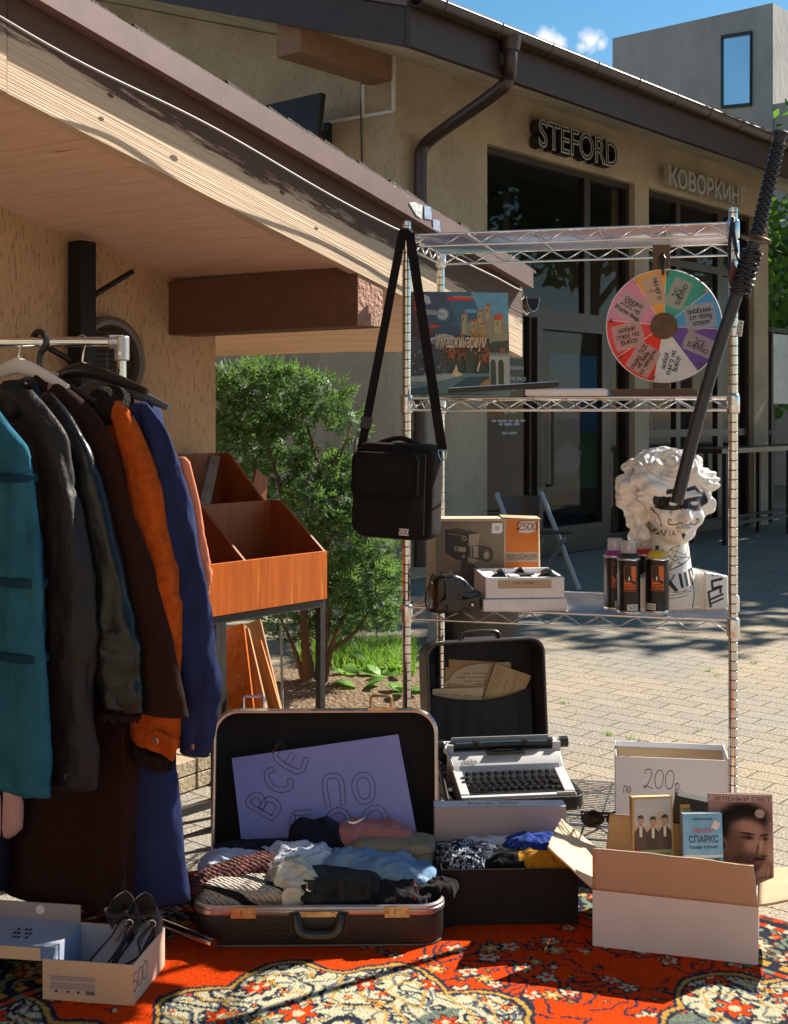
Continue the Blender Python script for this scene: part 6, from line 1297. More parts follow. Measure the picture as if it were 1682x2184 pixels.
for pl, dz, mt, lab, wr_ in letters:
    m_ = MB(); q = [lt(x, y, dz) for x, y in pl]; m_.prism(q, dz-.0006, dz, LT, 0); rn = random.Random(wr_)
    if wr_ == 1:
        for y, x0_, x1_ in ((405, 470, 660), (440, 405, 660), (475, 465, 650), (500, 560, 650)):
            x = x0_
            while x < x1_: m_.ribbon([lt(x, y, dz), lt(x+22, y, dz)], .0022, LT, dz+.0004, 1); x += rn.choice((30, 30, 46))
    if wr_ == 2:
        for k in range(4): m_.ribbon([lt(230+120*k, 590+6*k, dz), lt(310+120*k, 596+6*k, dz)], .0014, LT, dz+.0004, 1)
        m_.ribbon(catmull([(*lt(270+18*k, 650+rn.uniform(-18, 14), dz), 0) for k in range(16)], 3), .0013, LT, dz+.0004, 1)
    if wr_ == 3:
        for k in range(7):
            a, b2 = (770+22*k, 345+10*k), (640+18*k, 660-4*k)
            if k < 4: m_.ribbon([lt(a[0]+(b2[0]-a[0])*s_/14+rn.uniform(-4, 4), a[1]+(b2[1]-a[1])*s_/14, dz) for s_ in range(15)], .0011, LT, dz+.0004, 1)
        for x in (860, 935): m_.ribbon(catmull([(*lt(x-s_*6+rn.uniform(-6, 6), 440+s_*18, dz), 0) for s_ in range(9)], 3), .0012, LT, dz+.0004, 1)
    tag(obj('letter', m_, [mt, INK], smooth=0), lab, 'letter', 'old letters in the typewriter case')
TW = TM_ @ Matrix.Translation((.030, .012, .014)) @ Matrix.Diagonal((1.03, .86, .93, 1)); bwd = .325
tp = thing('typewriter', 'white portable typewriter with black keys resting in its open case', 'typewriter', TW @ V(bwd/2, .15, 0))
TWH = mat('typewriter_white', (.56, .57, .585), .4, col2=(.50, .51, .52), vs=30); TWB = mat('typewriter_black', (.012, .012, .012), .35)
m_ = MB()
pf = [(.0, .0), (.0, .030), (.008, .038), (.018, .038), (.018, .012)]
sec = lambda x, pr: [TW @ V(x, a, b2) for a, b2 in pr]
m_.box((bwd/2, .011, .021), (bwd, .022, .034), TW)                    # front bar
for x0_, w_ in ((.0, .026), (bwd-.030, .030)):
    m_.hexa([TW @ V(x0_, .022, .004), TW @ V(x0_+w_, .022, .004), TW @ V(x0_+w_, .17, .004), TW @ V(x0_, .17, .004), TW @ V(x0_, .022, .042), TW @ V(x0_+w_, .022, .042), TW @ V(x0_+w_, .17, .082), TW @ V(x0_, .17, .082)])
m_.box((bwd/2, .1, .004), (bwd-.03, .2, .006), TW)
obj('frame', m_, TWH, tp, smooth=0, bevel=.005, seg=3)
m_ = MB(); pr = [(.155, .040), (.155, .074), (.166, .088), (.205, .116), (.222, .120), (.262, .118), (.27, .108), (.27, .01)]
m_.rings([[TW @ V(x, a, b2) for a, b2 in pr] for x in (.0, bwd)]); obj('cover', m_, TWH, tp, smooth=30, bevel=.004, seg=3)
m_ = MB(); m_.hexa([TW @ V(.02, .1535, .071), TW @ V(bwd-.014, .1535, .071), TW @ V(bwd-.014, .1635, .0895), TW @ V(.02, .1635, .0895), TW @ V(.02, .1515, .0725), TW @ V(bwd-.014, .1515, .0725), TW @ V(bwd-.014, .1615, .091), TW @ V(.02, .1615, .091)]); 
obj('name_panel', m_, mat('panel_grey', (.52, .55, .60), .4), tp, smooth=0)
m_ = MB(); cpl = FR(TW @ V(.034, .1735, .0955), TW.to_3x3() @ V(1, 0, 0), y=TW.to_3x3() @ V(0, .81, .58)); put_text(m_, 'Erika', .020, cpl, .0016, sx=1.0, off=.0003); m_.ribbon([(0, -.003), (.043, -.003)], .0012, cpl, .0016); obj('lettering', m_, BLACK, tp, smooth=0)
m_ = MB(); m_.box((bwd/2, .09, .03), (bwd-.05, .13, .02), TW); m_.box((bwd/2, .205, .1195), (.11, .026, .006), TW); m_.hexa([TW @ V(.11, .2, .123), TW @ V(.26, .206, .123), TW @ V(.26, .21, .123), TW @ V(.11, .222, .123), TW @ V(.14, .2, .129), TW @ V(.26, .206, .126), TW @ V(.26, .21, .126), TW @ V(.14, .222, .129)]); obj('key_well', m_, TWB, tp, smooth=0)
KT = mat('key_black', (.015, .014, .014), .2, coat=.4)
km = MB(); km.lathe([(.0078, 0), (.0078, .005), (.007, .008), (.0062, .0085), (.005, .0078), (.001, .0076)], Matrix.Identity(4), 16); km.beam((0, .0, .002), (0, .022, -.014), .004, .002)
proto = None
for rI, (y, z, n, x0_) in enumerate(((.047, .0435, 11, .052), (.072, .054, 12, .040), (.097, .0635, 12, .032), (.122, .0735, 12, .036))):
    for k in range(n):
        M = TW @ Matrix.Translation((x0_+.0212*k, y, z))
        if proto is None:
            kb_ = MB(); kb_.mesh if False else None; kb_.v = [M @ p for p in km.v]; kb_.f = [list(f) for f in km.f]; kb_.m = list(km.m); proto = obj('key', kb_, KT, tp, smooth=40); M0 = M
        else:
            o = proto.copy(); COL.objects.link(o); o.parent = tp; o.location = (M.translation-M0.translation)
m_ = MB(); m_.box((bwd/2+.01, .0275, .040), (.19, .010, .009), TW); obj('space_bar', m_, KT, tp, smooth=0, bevel=.002)
m_ = MB()
for y, z in ((.05, .046), (.075, .056), (.1, .066)): m_.box((bwd-.043, y, z), (.016, .014, .008), TW)
obj('shift_key', m_, KT, tp, smooth=0, bevel=.002)
CR = TW @ Matrix.Translation((-.012, .245, .122)); cl = .34
m_ = MB(); m_.box((cl/2, 0, -.008), (cl-.02, .06, .014), CR); m_.box((cl/2, .022, .02), (cl-.05, .004, .03), CR); m_.box((.012, .0, .008), (.024, .06, .03), CR); m_.box((cl-.012, .0, .008), (.024, .06, .03), CR); ca_ = obj('carriage', m_, mat('carriage_grey', (.5, .52, .54), .35), tp, smooth=0, bevel=.003)
m_ = MB(); m_.tube([CR @ V(.02, -.004, .016), CR @ V(cl-.02, -.004, .016)], .0155, 18); obj('platen', m_, TWB, ca_, smooth=50); m_ = MB(); m_.tube([CR @ V(.03, -.02, .026), CR @ V(cl-.04, -.02, .026)], .0028, 6); obj('paper_bail', m_, CHROME, ca_)
for x in (.09, .235): m_ = MB(); m_.tube([CR @ V(x-.008, -.02, .026), CR @ V(x+.008, -.02, .026)], .0075, 12); obj('roller', m_, TWB, ca_, smooth=40)
for s_, x in ((-1, -.004), (1, cl+.004)): m_ = MB(); m_.tube([CR @ V(x, -.004, .016), CR @ V(x+s_*.022, -.004, .016)], .0165, 18); obj('knob', m_, TWB, ca_, smooth=40)
m_ = MB(); m_.tube(catmull([CR @ V(*q) for q in ((.006, -.02, .03), (-.004, -.05, .02), (.004, -.075, -.0), (.012, -.09, -.03))], 4), .0032, 6); obj('return_lever', m_, CHROME, ca_)
m_ = MB(); mm = FR(TW @ V(bwd-.055, -.0012, .008), TW.to_3x3() @ V(1, 0, 0), y=UP); m_.box((.025, .016, -.001), (.055, .034, .003), mm, 0); put_hand(m_, '5000', .017, .0021, mm @ Matrix.Translation((.025, .008, .001)), .0003, 1, gap=.12); obj('price_tag', m_, [PAPER, INK], tp, smooth=0)
m_ = MB(); m_.hexa([TM_ @ V(.006, .06, .006), TM_ @ V(.012, .02, .006), TM_ @ V(.02, .24, .006), TM_ @ V(.014, .28, .006), TM_ @ V(-.012, .06, .045), TM_ @ V(-.006, .02, .045), TM_ @ V(.012, .24, .09), TM_ @ V(.006, .28, .09)]); tag(obj('side_folder', m_, mat('dark_folder', (.03, .022, .018), .6), smooth=0, bevel=.003), 'dark folder wedged between the typewriter and the left wall of its case', 'folder')
# --- black clothes box in front of the rack
BX = RZ((P(942, 1985, 2.99).x, 2.99, GR), 1.5); bw_, bd__, bh_ = .325, .20, .134
BOXB = mat('black_card', (.009, .0075, .007), .6, spec=.25, col2=(.012, .010, .009), vs=5); GREYC = mat('grey_card', (.40, .34, .34), .6, col2=(.36, .31, .32), vs=3); WHC = mat('white_card', (.70, .70, .72), .7, col2=(.65, .65, .67), vs=6)
t = thing('black_box', 'low black cardboard box of folded clothes in front of the typewriter', 'box', BX @ V(bw_/2, bd__/2, 0))
m_ = MB(); th = .003
for c, s_ in (((bw_/2, th/2, bh_/2), (bw_, th, bh_)), ((bw_/2, bd__-th/2, bh_/2), (bw_, th, bh_)), ((th/2, bd__/2, bh_/2), (th, bd__-2*th, bh_)), ((bw_-th/2, bd__/2, bh_/2), (th, bd__-2*th, bh_))): m_.box(c, s_, BX, 0)
m_.box((bw_/2, bd__/2, .0025), (bw_-2*th, bd__-2*th, .003), BX, 1); m_.box((bw_/2, bd__-th-.0012, bh_/2), (bw_-2*th, .0016, bh_-.004), BX, 1); m_.box((bw_-th-.0012, bd__/2, bh_/2), (.0016, bd__-3*th, bh_-.004), BX, 1)
obj('tray', m_, [BOXB, WHC], t, smooth=0)
m_ = MB(); LB = BX @ Matrix.Translation((-.004, bd__+.002, bh_-.03)); lw2, lh2 = bw_+.008, .115
m_.box((lw2/2, .0015, lh2/2), (lw2, .003, lh2), LB, 0); m_.box((lw2/2, .028, lh2-.0015), (lw2, .05, .003), LB, 1); m_.box((.0015, .028, lh2/2-.003), (.003, .05, lh2-.006), LB, 0); m_.box((lw2-.0015, .028, lh2/2-.003), (.003, .05, lh2-.006), LB, 0)
obj('lid', m_, [GREYC, WHC], t, smooth=0)
m_ = MB(); mm = FR(LB @ V(.10, .004, lh2+.0006), LB.to_3x3() @ V(1, 0, 0), y=LB.to_3x3() @ V(0, 1, 0)); m_.flat([(-.03, .0), (.13, .0), (.125, .047), (-.02, .047)], 0, mm, 0); put_hand(m_, 'все по 200', .02, .0018, mm @ Matrix.Translation((.05, .014, 0)), .0004, 1, gap=.16); obj('price_note', m_, [PAPER, INK], t, smooth=0)
gg = 'clothes in the black box'
B_S = lambda x, y, z: BX @ V(x, y, z)
fb_ = cloth_mat('navy_floral', (.014, .018, .03)); N, L, b = nodes_of(fb_); tq = next(q for q in N if q.type == 'TEX_COORD'); vo = N.new('ShaderNodeTexVoronoi'); vo.inputs['Scale'].default_value = 95; L.new(tq.outputs['Object'], vo.inputs['Vector']); pg = N.new('ShaderNodeMath'); pg.operation = 'COMPARE'; pg.inputs[1].default_value = .36; pg.inputs[2].default_value = .10; L.new(vo.outputs['Distance'], pg.inputs[0]); mx = N.new('ShaderNodeMix'); mx.data_type = 'RGBA'; L.new(pg.outputs[0], mx.inputs[0]); mx.inputs[6].default_value = (.014, .018, .03, 1); mx.inputs[7].default_value = (.34, .4, .46, 1); L.new(mx.outputs[2], b.inputs['Base Color'])
for nm, lab, cat, m, a, k in (('floral_scarf', 'navy scarf with small white rings at the left of the black box', 'scarf', fb_, (*B_S(.055, .10, .05), .10, .15, .10, 8, 61), dict(wr=.012, freq=18)), ('grey_pullover', 'folded grey blue pullover standing behind the scarf in the black box', 'pullover', cloth_mat('grey_blue_knit', (.10, .12, .16)), (*B_S(.11, .12, .05), .09, .11, .10, 0, 67), dict(wr=.006)),
                              ('white_shirt', 'white shirt crumpled at the back of the black box', 'shirt', cloth_mat('white_cotton', (.5, .53, .6)), (*B_S(.14, .155, .03), .22, .07, .12, 2, 71), dict(wr=.010)), ('blue_shirt', 'bright royal blue shirt on the right side of the black box', 'shirt', cloth_mat('royal_blue', (.012, .035, .20), col2=(.02, .06, .3), vs=8), (*B_S(.235, .12, .05), .16, .11, .112, -4, 73), dict(wr=.011, freq=14)),
                              ('black_jacket', 'black jacket folded in the middle of the black box', 'jacket', cloth_mat('black_wool', (.007, .007, .009)), (*B_S(.18, .085, .045), .14, .12, .098, 6, 79), dict(wr=.009)), ('mustard_shirt', 'mustard yellow shirt folded at the front right of the black box', 'shirt', cloth_mat('mustard', (.50, .24, .02), col2=(.42, .19, .015), vs=9), (*B_S(.245, .062, .05), .12, .07, .096, -8, 83), dict(wr=.012, freq=13))):
    pile(nm, lab, cat, m, *a, grp=gg, **k)
# --- white carton of books
CW = RZ((P(1267, 2030, 2.86).x, 2.875, GR), -16.5); cw, cd, ch = .362, .235, .13
KRAFT = mat('pale_kraft', (.58, .42, .26), .8, col2=(.53, .38, .23), vs=4, bump=.25, bs=12, st=(1, 1, 1), spots=((.46, .32, .19), 40, .72)); PKRAFT = mat('rosy_kraft', (.48, .31, .22), .8, col2=(.45, .29, .205), vs=4, bump=.3, bs=10, st=(1, 1, 1), spots=((.38, .23, .15), 45, .72)); WCART = mat('white_carton', (.68, .63, .67), .65, col2=(.62, .57, .60), vs=5, bump=.2, bs=9, spots=((.5, .44, .44), 35, .75))
t = thing('book_carton', 'white cardboard carton with open flaps full of secondhand paperbacks', 'carton', CW @ V(cw/2, cd/2, 0)); m_ = MB(); th = .004
for c, s_ in (((cw/2, th/2, ch/2), (cw, th, ch)), ((cw/2, cd-th/2, ch/2), (cw, th, ch)), ((th/2, cd/2, ch/2), (th, cd-2*th, ch)), ((cw-th/2, cd/2, ch/2), (th, cd-2*th, ch))): m_.box(c, s_, CW, 0)
m_.box((cw/2, cd/2, .003), (cw-2*th, cd-2*th, .004), CW, 1); obj('body', m_, [WCART, KRAFT], t, smooth=0)
def flap(nm, hinge_a, hinge_b, out, up, mats, inset=.0, label=None, n=1):
    a, b2 = CW @ Vector(hinge_a), CW @ Vector(hinge_b); w_ = CW.to_3x3() @ Vector(out)+UP*up; d = (b2-a).normalized()*inset; nn = (b2-a).cross(w_).normalized()*.0035
    q0, q1, q2, q3 = a, b2, b2+w_-d, a+w_+d; nd = nn.normalized(); m_ = MB(); m_.grid(28, 10, lambda u, v_: q0.lerp(q1, u).lerp(q3.lerp(q2, u), v_)+nd*(.006*v_*math.sin(u*3.3+len(nm))+.0035*v_*noise.noise(V(u*5, v_*3, len(nm))))+w_*(.012*v_*noise.noise(V(u*9, 0, len(nm))))); o = obj(nm, m_, mats, t, smooth=60, solid=.0038); 
    if label: o['label'] = label
    return o
flap('front_flap', (0, 0, ch+.001), (cw, 0, ch+.001), (-.004, -.02, 0), .098, PKRAFT, .006, 'tall rosy brown front flap standing up, its top torn'); TORN_ = 1; flap('left_flap', (0, .004, ch+.001), (0, cd-.004, ch+.001), (-.105, -.01, 0), .085, KRAFT, .004, 'pale side flap leaning outwards'); flap('right_flap', (cw, cd-.004, ch+.001), (cw, .004, ch+.001), (.12, .01, 0), .024, KRAFT, .004, 'pale side flap folded out almost flat'); flap('back_flap', (cw, cd, ch+.001), (0, cd, ch+.001), (.0, .01, 0), .10, CARD, .01, 'brown back flap standing upright')
m_ = MB(); fa0, fb0 = CW @ V(0, 0, ch+.001), CW @ V(cw, 0, ch+.001); fw0 = CW.to_3x3() @ V(-.004, -.02, 0)+UP*.098; ex = (fb0-fa0).normalized(); nn0 = (fb0-fa0).cross(fw0).normalized()
q = [fa0+ex*(cw*u)+fw0*v_-nn0*.0008*s_ for s_ in (1,) for u, v_ in ((.985, .998), (.985, .80), (.90, .78), (.80, .84), (.74, .86), (.68, .92), (.63, .94), (.60, .998))]
if nn0.y > 0: pass
qq = [p-nn0*.0006 for p in q]; m_.poly(qq); m_.poly([p+nn0*.0055 for p in q]); obj('torn_ply', m_, CARD, next(c for c in t.children if c.name.startswith('front_flap')), smooth=0)
LASTF = []
PAGES = mat('book_pages', (.62, .53, .40), .85, col2=(.5, .42, .31), vs=1, st=(1, 400, 1))
def book(name, label, x, ytop, Y, w_, hgt, thick, yaw, lean, cover, art, group='paperbacks in the white carton'):
    """standing paperback: top left corner of the front cover at pixel x,ytop; art draws on the cover frame in 0..1 units"""
    p = P(x, ytop, Y); M = Matrix.Translation(p) @ Matrix.Rotation(R(yaw), 4, 'Z') @ Matrix.Rotation(R(-lean), 4, 'X')
    bk = thing(name, label, 'book', M @ V(w_/2, thick/2, -hgt), 0, group); m_ = MB(); e = .0015
    m_.box((w_/2-e, thick/2, -hgt/2), (w_-2*e, thick-.002, hgt-2*e), M); obj('pages', m_, PAGES, bk, smooth=0)
    m_ = MB(); m_.mi = 0; m_.box((w_/2, .0006, -hgt/2), (w_, .0012, hgt), M); m_.box((w_/2, thick-.0006, -hgt/2), (w_, .0012, hgt), M); m_.box((.0006, thick/2, -hgt/2), (.0012, thick-.0024, hgt), M)
    F_ = FR(M @ V(0, -.0001, -hgt), M.to_3x3() @ V(1, 0, 0), y=M.to_3x3() @ V(0, 0, 1)); mats = [cover]; zq = [.0002]
    def A(poly, m): 
        if m not in mats: mats.append(m)
        zq[0] += .00007; m_.flat([(a*w_, b2*hgt) for a, b2 in poly], zq[0], F_, mats.index(m))
    def Tx(s_, x, y, wd_, size, m, off=.0002):
        if m not in mats: mats.append(m)
        zq[0] += .00007; me = text_mesh(s_, size, 0, off); ww = max(v_.co.x for v_ in me.vertices); bpy.data.meshes.remove(me); put_text(m_, s_, size, F_ @ Matrix.Translation((x*w_, y*hgt, 0)), zq[0], mats.index(m), sx=wd_*w_/ww, off=off)
    LASTF[:] = [F_, zq[0], bk]; art(A, Tx); obj('cover', m_, mats, bk, smooth=0); return bk
def pm(n_, c, **k): return mat('cover_'+n_, c, .35, **k)
SKIN = pm('skin', (.42, .24, .15)); SUIT = pm('suit', (.05, .03, .025)); HAIRC = pm('hair', (.02, .014, .012)); OCHR = pm('ochre', (.46, .27, .08)); BEIGE = pm('beige', (.48, .38, .26), col2=(.35, .3, .25), vs=30); GREEN = pm('green', (.16, .24, .10)); WARM = pm('warm_white', (.6, .57, .48)); REDC = pm('red', (.45, .04, .02)); LGREY = pm('light_grey', (.42, .44, .45))
def art_dost(A, T):
    A([(.05, .03), (.95, .03), (.95, .97), (.05, .97)], BEIGE); A([(.05, .6), (.95, .55), (.95, .97), (.05, .97)], LGREY); A(disc(.72, .68, .2, 14, 1, .55), BEIGE)
    for x, y, s_, c in ((.2, .58, 1.0, SUIT), (.5, .56, 1.05, HAIRC), (.79, .58, 1.0, SUIT)):
        A([(x-.17*s_, .2), (x+.17*s_, .2), (x+.16*s_, y-.08), (x+.06, y), (x-.06, y), (x-.16*s_, y-.08)], c); A([(x-.03, y-.14), (x+.03, y-.14), (x+.035, y), (x-.035, y)], WARM); A(disc(x, y+.075, .07, 16, 1, 1.0), SKIN); A([(x-.08, y+.08), (x-.07, y+.15), (x, y+.17), (x+.07, y+.15), (x+.08, y+.08), (x+.05, y+.12), (x-.05, y+.12)], HAIRC)
        for e in (-.025, .025): A(disc(x+e, y+.08, .009, 8, 1, .5), HAIRC)
        A([(x-.02, y+.035), (x+.02, y+.035), (x+.02, y+.042), (x-.02, y+.042)], SUIT)
    A([(.03, .0), (.97, .0), (.97, .26), (.03, .26)], GREEN); A([(.03, .135), (.19, .135), (.19, .26), (.03, .26)], REDC); T('N', .08, .165, .07, .012, WARM); T('ФЕДОР МИХАЙЛОВИЧ', .23, .175, .7, .0095, SUIT, .0003); A([(.03, .0), (.97, .0), (.97, .13), (.03, .13)], SUIT); T('ДОСТОЕВСКИЙ', .07, .035, .86, .0155, WARM, .0005)
book('dostoevsky_paperback' if False else 'classic_paperback', 'ochre paperback with three men on its cover, at the left of the carton', 1349, 1701, 2.98, .098, .165, .024, 6, 4, OCHR, art_dost)
SKYB = pm('sky', (.10, .33, .58), col2=(.2, .45, .66), vs=14); SEA = pm('sea', (.02, .22, .36), col2=(.05, .32, .42), vs=40); NAVYC = pm('navy', (.015, .03, .10)); ROSE = pm('rose', (.42, .13, .18))
def art_sp(A, T):
    A([(0, 0), (1, 0), (1, .36), (0, .36)], SEA); A([(0, .30), (1, .32), (1, .36), (0, .36)], pm('foam', (.5, .6, .62)))
    A([(.05, 0), (.16, .16), (.3, .24), (.42, .22), (.46, .12), (.5, 0)], HAIRC); A(disc(.43, .17, .06, 12, 1, .7), SKIN); A([(.68, 0), (.7, .1), (.86, .14), (.98, .08), (1, 0)], pm('shirt', (.5, .32, .3))); A(disc(.82, .21, .075, 12, 1, .75), SKIN); A([(.74, .2), (.76, .3), (.9, .3), (.92, .22), (.84, .26)], HAIRC)
    T('Николас', .24, .70, .52, .018, ROSE, .0003); T('СПАРКС', .13, .55, .76, .021, NAVYC, .0004); T('Послание в бутылке', .14, .455, .74, .0105, NAVYC)
    A([(.7, .78), (.86, .74), (.97, .84), (.8, .9)], pm('sticker', (.62, .6, .58))); T('любовь и море', .25, .9, .5, .006, NAVYC)
book('blue_paperback', 'small sky blue romance paperback with two faces by the sea, middle front of the carton', 1457, 1736, 2.92, .092, .145, .016, 3, 6, SKYB, art_sp)
def art_y(A, T): A([(.06, .04), (.94, .04), (.94, .95), (.06, .95)], pm('teal_print', (.05, .12, .12), col2=(.2, .2, .12), vs=30)); A([(.5, .84), (.8, .82), (.8, .92), (.55, .93)], pm('sticker2', (.5, .45, .35)))
book('yellow_paperback', 'yellow edged paperback standing behind the blue one', 1453, 1716, 3.03, .088, .165, .02, 6, 4, OCHR, art_y)
MAUVE = pm('mauve', (.42, .29, .28), col2=(.36, .24, .235), vs=5); SK2 = pm('grey_skin', (.24, .155, .13), col2=(.17, .105, .09), vs=18); SKH = pm('light_skin', (.38, .26, .22)); DK = pm('dark', (.035, .022, .02), col2=(.06, .04, .034), vs=40); SHD = pm('shade', (.10, .06, .052))
def art_green(A, T):
    T('ЗЕЛЕНЫЙ СВЕТ', .07, .925, .9, .0135, DK, .0001)
book('portrait_book', 'tall mauve hardback with a pensive dark haired man on its cover', 1512, 1692, 2.965, .146, .215, .014, -6, 6, MAUVE, art_green)
# the printed monochrome portrait: a fine grid of tones
F_, zb_, bk_ = LASTF; nx, ny = 74, 104; w_, hg = .146, .215
gx_, gy_ = np.meshgrid(np.linspace(0, 1, nx), np.linspace(0, .915, ny)); asp = hg/w_
def bl(cx, cy, rx, ry, rot=0.0, soft=.35):
    a = R(rot); dx, dy = gx_-cx, (gy_-cy)*asp; u, v_ = dx*math.cos(a)+dy*math.sin(a), -dx*math.sin(a)+dy*math.cos(a); d = np.sqrt((u/rx)**2+(v_/ry)**2); return 1/(1+np.exp((d-1)/(soft*.16)))
BG = np.array((.42, .28, .265)); img = np.ones((ny, nx, 3))*BG*(1-.12*gy_)[..., None]; nz_ = fbm(gx_*22, gy_*30, 5)
def lay(m, c): img[:] = img*(1-m[..., None])+np.array(c)*m[..., None]
lay(bl(.45, .02, .55, .30, 0, .8), (.03, .021, .02))
lay(bl(.36, .24, .20, .26, 10, .7), (.10, .06, .052))                     # neck
lay(bl(.52, .66, .40, .36, 8, .6)*(nz_ > .25), (.010, .007, .007)); lay(bl(.60, .78, .33, .18, -6, .7), (.010, .007, .007)); lay(bl(.28, .62, .16, .30, 0, .7), (.012, .008, .008))
lay(bl(.60, .45, .29, .41, -6, .5), (.26, .155, .13)); lay(bl(.62, .63, .24, .13, -8, .9), (.36, .23, .20)); lay(bl(.70, .44, .13, .20, -12, 1.2), (.36, .235, .205)); lay(bl(.41, .45, .13, .28, 0, 1.1), (.17, .10, .085))
lay(bl(.23, .46, .055, .11, 0, .8), (.26, .16, .14)); lay(bl(.235, .45, .025, .06, 0, 1), (.09, .055, .05))
lay(bl(.60, .545, .10, .034, -5, 1.0), (.075, .045, .04)); lay(bl(.86, .535, .065, .030, 5, 1.0), (.085, .05, .045)); lay(bl(.60, .585, .12, .020, -7, .7), (.035, .022, .02)); lay(bl(.86, .575, .07, .018, 8, .7), (.035, .022, .02)); lay(bl(.62, .535, .030, .014, 0, .8), (.012, .009, .009)); lay(bl(.86, .528, .024, .013, 0, .8), (.012, .009, .009))
lay(bl(.80, .45, .035, .13, -14, .8), (.42, .28, .245)); lay(bl(.83, .375, .060, .030, 0, .9), (.30, .18, .155)); lay(bl(.755, .42, .02, .10, -10, 1.2), (.14, .085, .07)); lay(bl(.86, .355, .05, .014, 0, .9), (.06, .035, .03))
lay(bl(.60, .26, .27, .20, 4, .8)*(.55+.5*nz_), (.055, .034, .03)); lay(bl(.78, .325, .11, .028, 0, .8), (.05, .031, .028)); lay(bl(.79, .285, .085, .020, 2, .7), (.20, .105, .09))
for k, (cx, cy, rot) in enumerate(((.72, .10, 66), (.79, .14, 70), (.86, .17, 74), (.92, .15, 80))): lay(bl(cx, cy, .20, .042, rot, .6), (.09, .055, .048)); lay(bl(cx-.012, cy+.004, .19, .030, rot, .9), (.33, .215, .185))
lay(bl(.80, -.02, .22, .13, 20, .7), (.27, .17, .145)); lay(bl(.80, .80, .075, .070, 0, .3), (.37, .32, .31)); img *= (.86+.28*fbm(gx_*40, gy_*55, 9))[..., None]
vs = [F_ @ V(a*w_, b_*hg, zb_+.0004) for a, b_ in zip(gx_.ravel(), gy_.ravel())]; pm_b = MB(); pm_b.add(vs, [(j*nx+i, j*nx+i+1, (j+1)*nx+i+1, (j+1)*nx+i) for j in range(ny-1) for i in range(nx-1)])
img = np.clip(img, 0, 1)**1.3*1.25
PORT = mat('printed_portrait', (.3, .2, .2), .65, spec=.15); N, L, b = nodes_of(PORT); at_ = N.new('ShaderNodeAttribute'); at_.attribute_name = 'print'; L.new(at_.outputs['Color'], b.inputs['Base Color'])
po = obj('cover_portrait', pm_b, PORT, bk_, smooth=0); ca = po.data.color_attributes.new('print', 'FLOAT_COLOR', 'POINT'); ca.data.foreach_set('color', np.concatenate([img.reshape(-1, 3), np.ones((nx*ny, 1))], 1).astype(np.float32).ravel())
m_ = MB(); p = P(1598, 1905, 2.90); M = Matrix.Translation(p) @ Matrix.Rotation(R(-12), 4, 'Z') @ Matrix.Rotation(R(-20), 4, 'X'); m_.box((0, 0, -.03), (.035, .008, .10), M, 0); F_ = FR(M @ V(0, -.0045, -.02), M.to_3x3() @ V(1, 0, 0), y=M.to_3x3() @ V(0, 0, 1)); put_text(m_, 'НОВ', .018, F_ @ Matrix.Rotation(R(70), 4, 'Z') @ Matrix.Translation((-.01, -.006, 0)), 0, 1); tag(obj('pink_booklet', m_, [pm('pink', (.6, .16, .2)), WHITE], smooth=0), 'thin pink booklet slipped in beside the portrait book', 'booklet', 'paperbacks in the white carton')
m_ = MB(); a, b2 = P(1437, 1694, 3.06), P(1520, 1712, 3.04); m_.beam(a-UP*.03, b2-UP*.03, .04, .07); tag(obj('black_wallet', m_, BLACK, smooth=0, bevel=.006), 'flat black case standing behind the yellow edged paperback', 'case')
m_ = MB(); M = RZ(CW @ V(.02, .06, .008), -16); 
for k in range(5): m_.box((.15, .05, .011+.023*k), (.27-.01*k, .10, .021), M)
o = obj('book_stack', m_, PAGES, smooth=0); tag(o, 'stack of unseen paperbacks filling the bottom of the carton', 'books'); o['kind'] = 'stuff'
# --- white box with a price, on the bottom shelf
WB = RZ((P(1314, 1782, 3.42).x, 3.42, z1+.003), -9); w3, d3, h3 = .30, .165, .205; t = thing('white_box', 'open white cardboard box with a handwritten price on the bottom shelf', 'box', WB @ V(w3/2, d3/2, 0)); m_ = MB(); th = .003
for c, s_ in (((w3/2, th/2, h3/2), (w3, th, h3)), ((w3/2, d3-th/2, h3/2), (w3, th, h3)), ((th/2, d3/2, h3/2), (th, d3-2*th, h3)), ((w3-th/2, d3/2, h3/2), (th, d3-2*th, h3))): m_.box(c, s_, WB, 0)
m_.box((w3/2, d3-th-.0012, h3/2), (w3-.008, .0016, h3-.03), WB, 1); m_.box((w3/2, d3/2, .002), (w3-.008, d3-.008, .003), WB, 1); obj('body', m_, [mat('white_board', (.70, .71, .75), .6, col2=(.66, .67, .71), vs=4), CARD], t, smooth=0, bevel=.001)
m_ = MB(); mm = FR(WB @ V(0, -.0006, 0), WB.to_3x3() @ V(1, 0, 0), y=UP)
for s_, x, y, h_ in (('по', 1331, 1691, .026), ('200', 1374, 1681, .050), ('р.', 1440, 1686, .030)): l = mm.inverted() @ PL(x, y, mm.translation, mm.to_3x3() @ V(0, 0, 1)); put_hand(m_, s_, h_, .0022, mm @ Matrix.Translation((l.x, l.y, 0)) @ Matrix.Diagonal((.66, 1, 1, 1)), .0004, 0, center=False, gap=.18, slant=.12)
obj('price_writing', m_, INK, t, smooth=0)
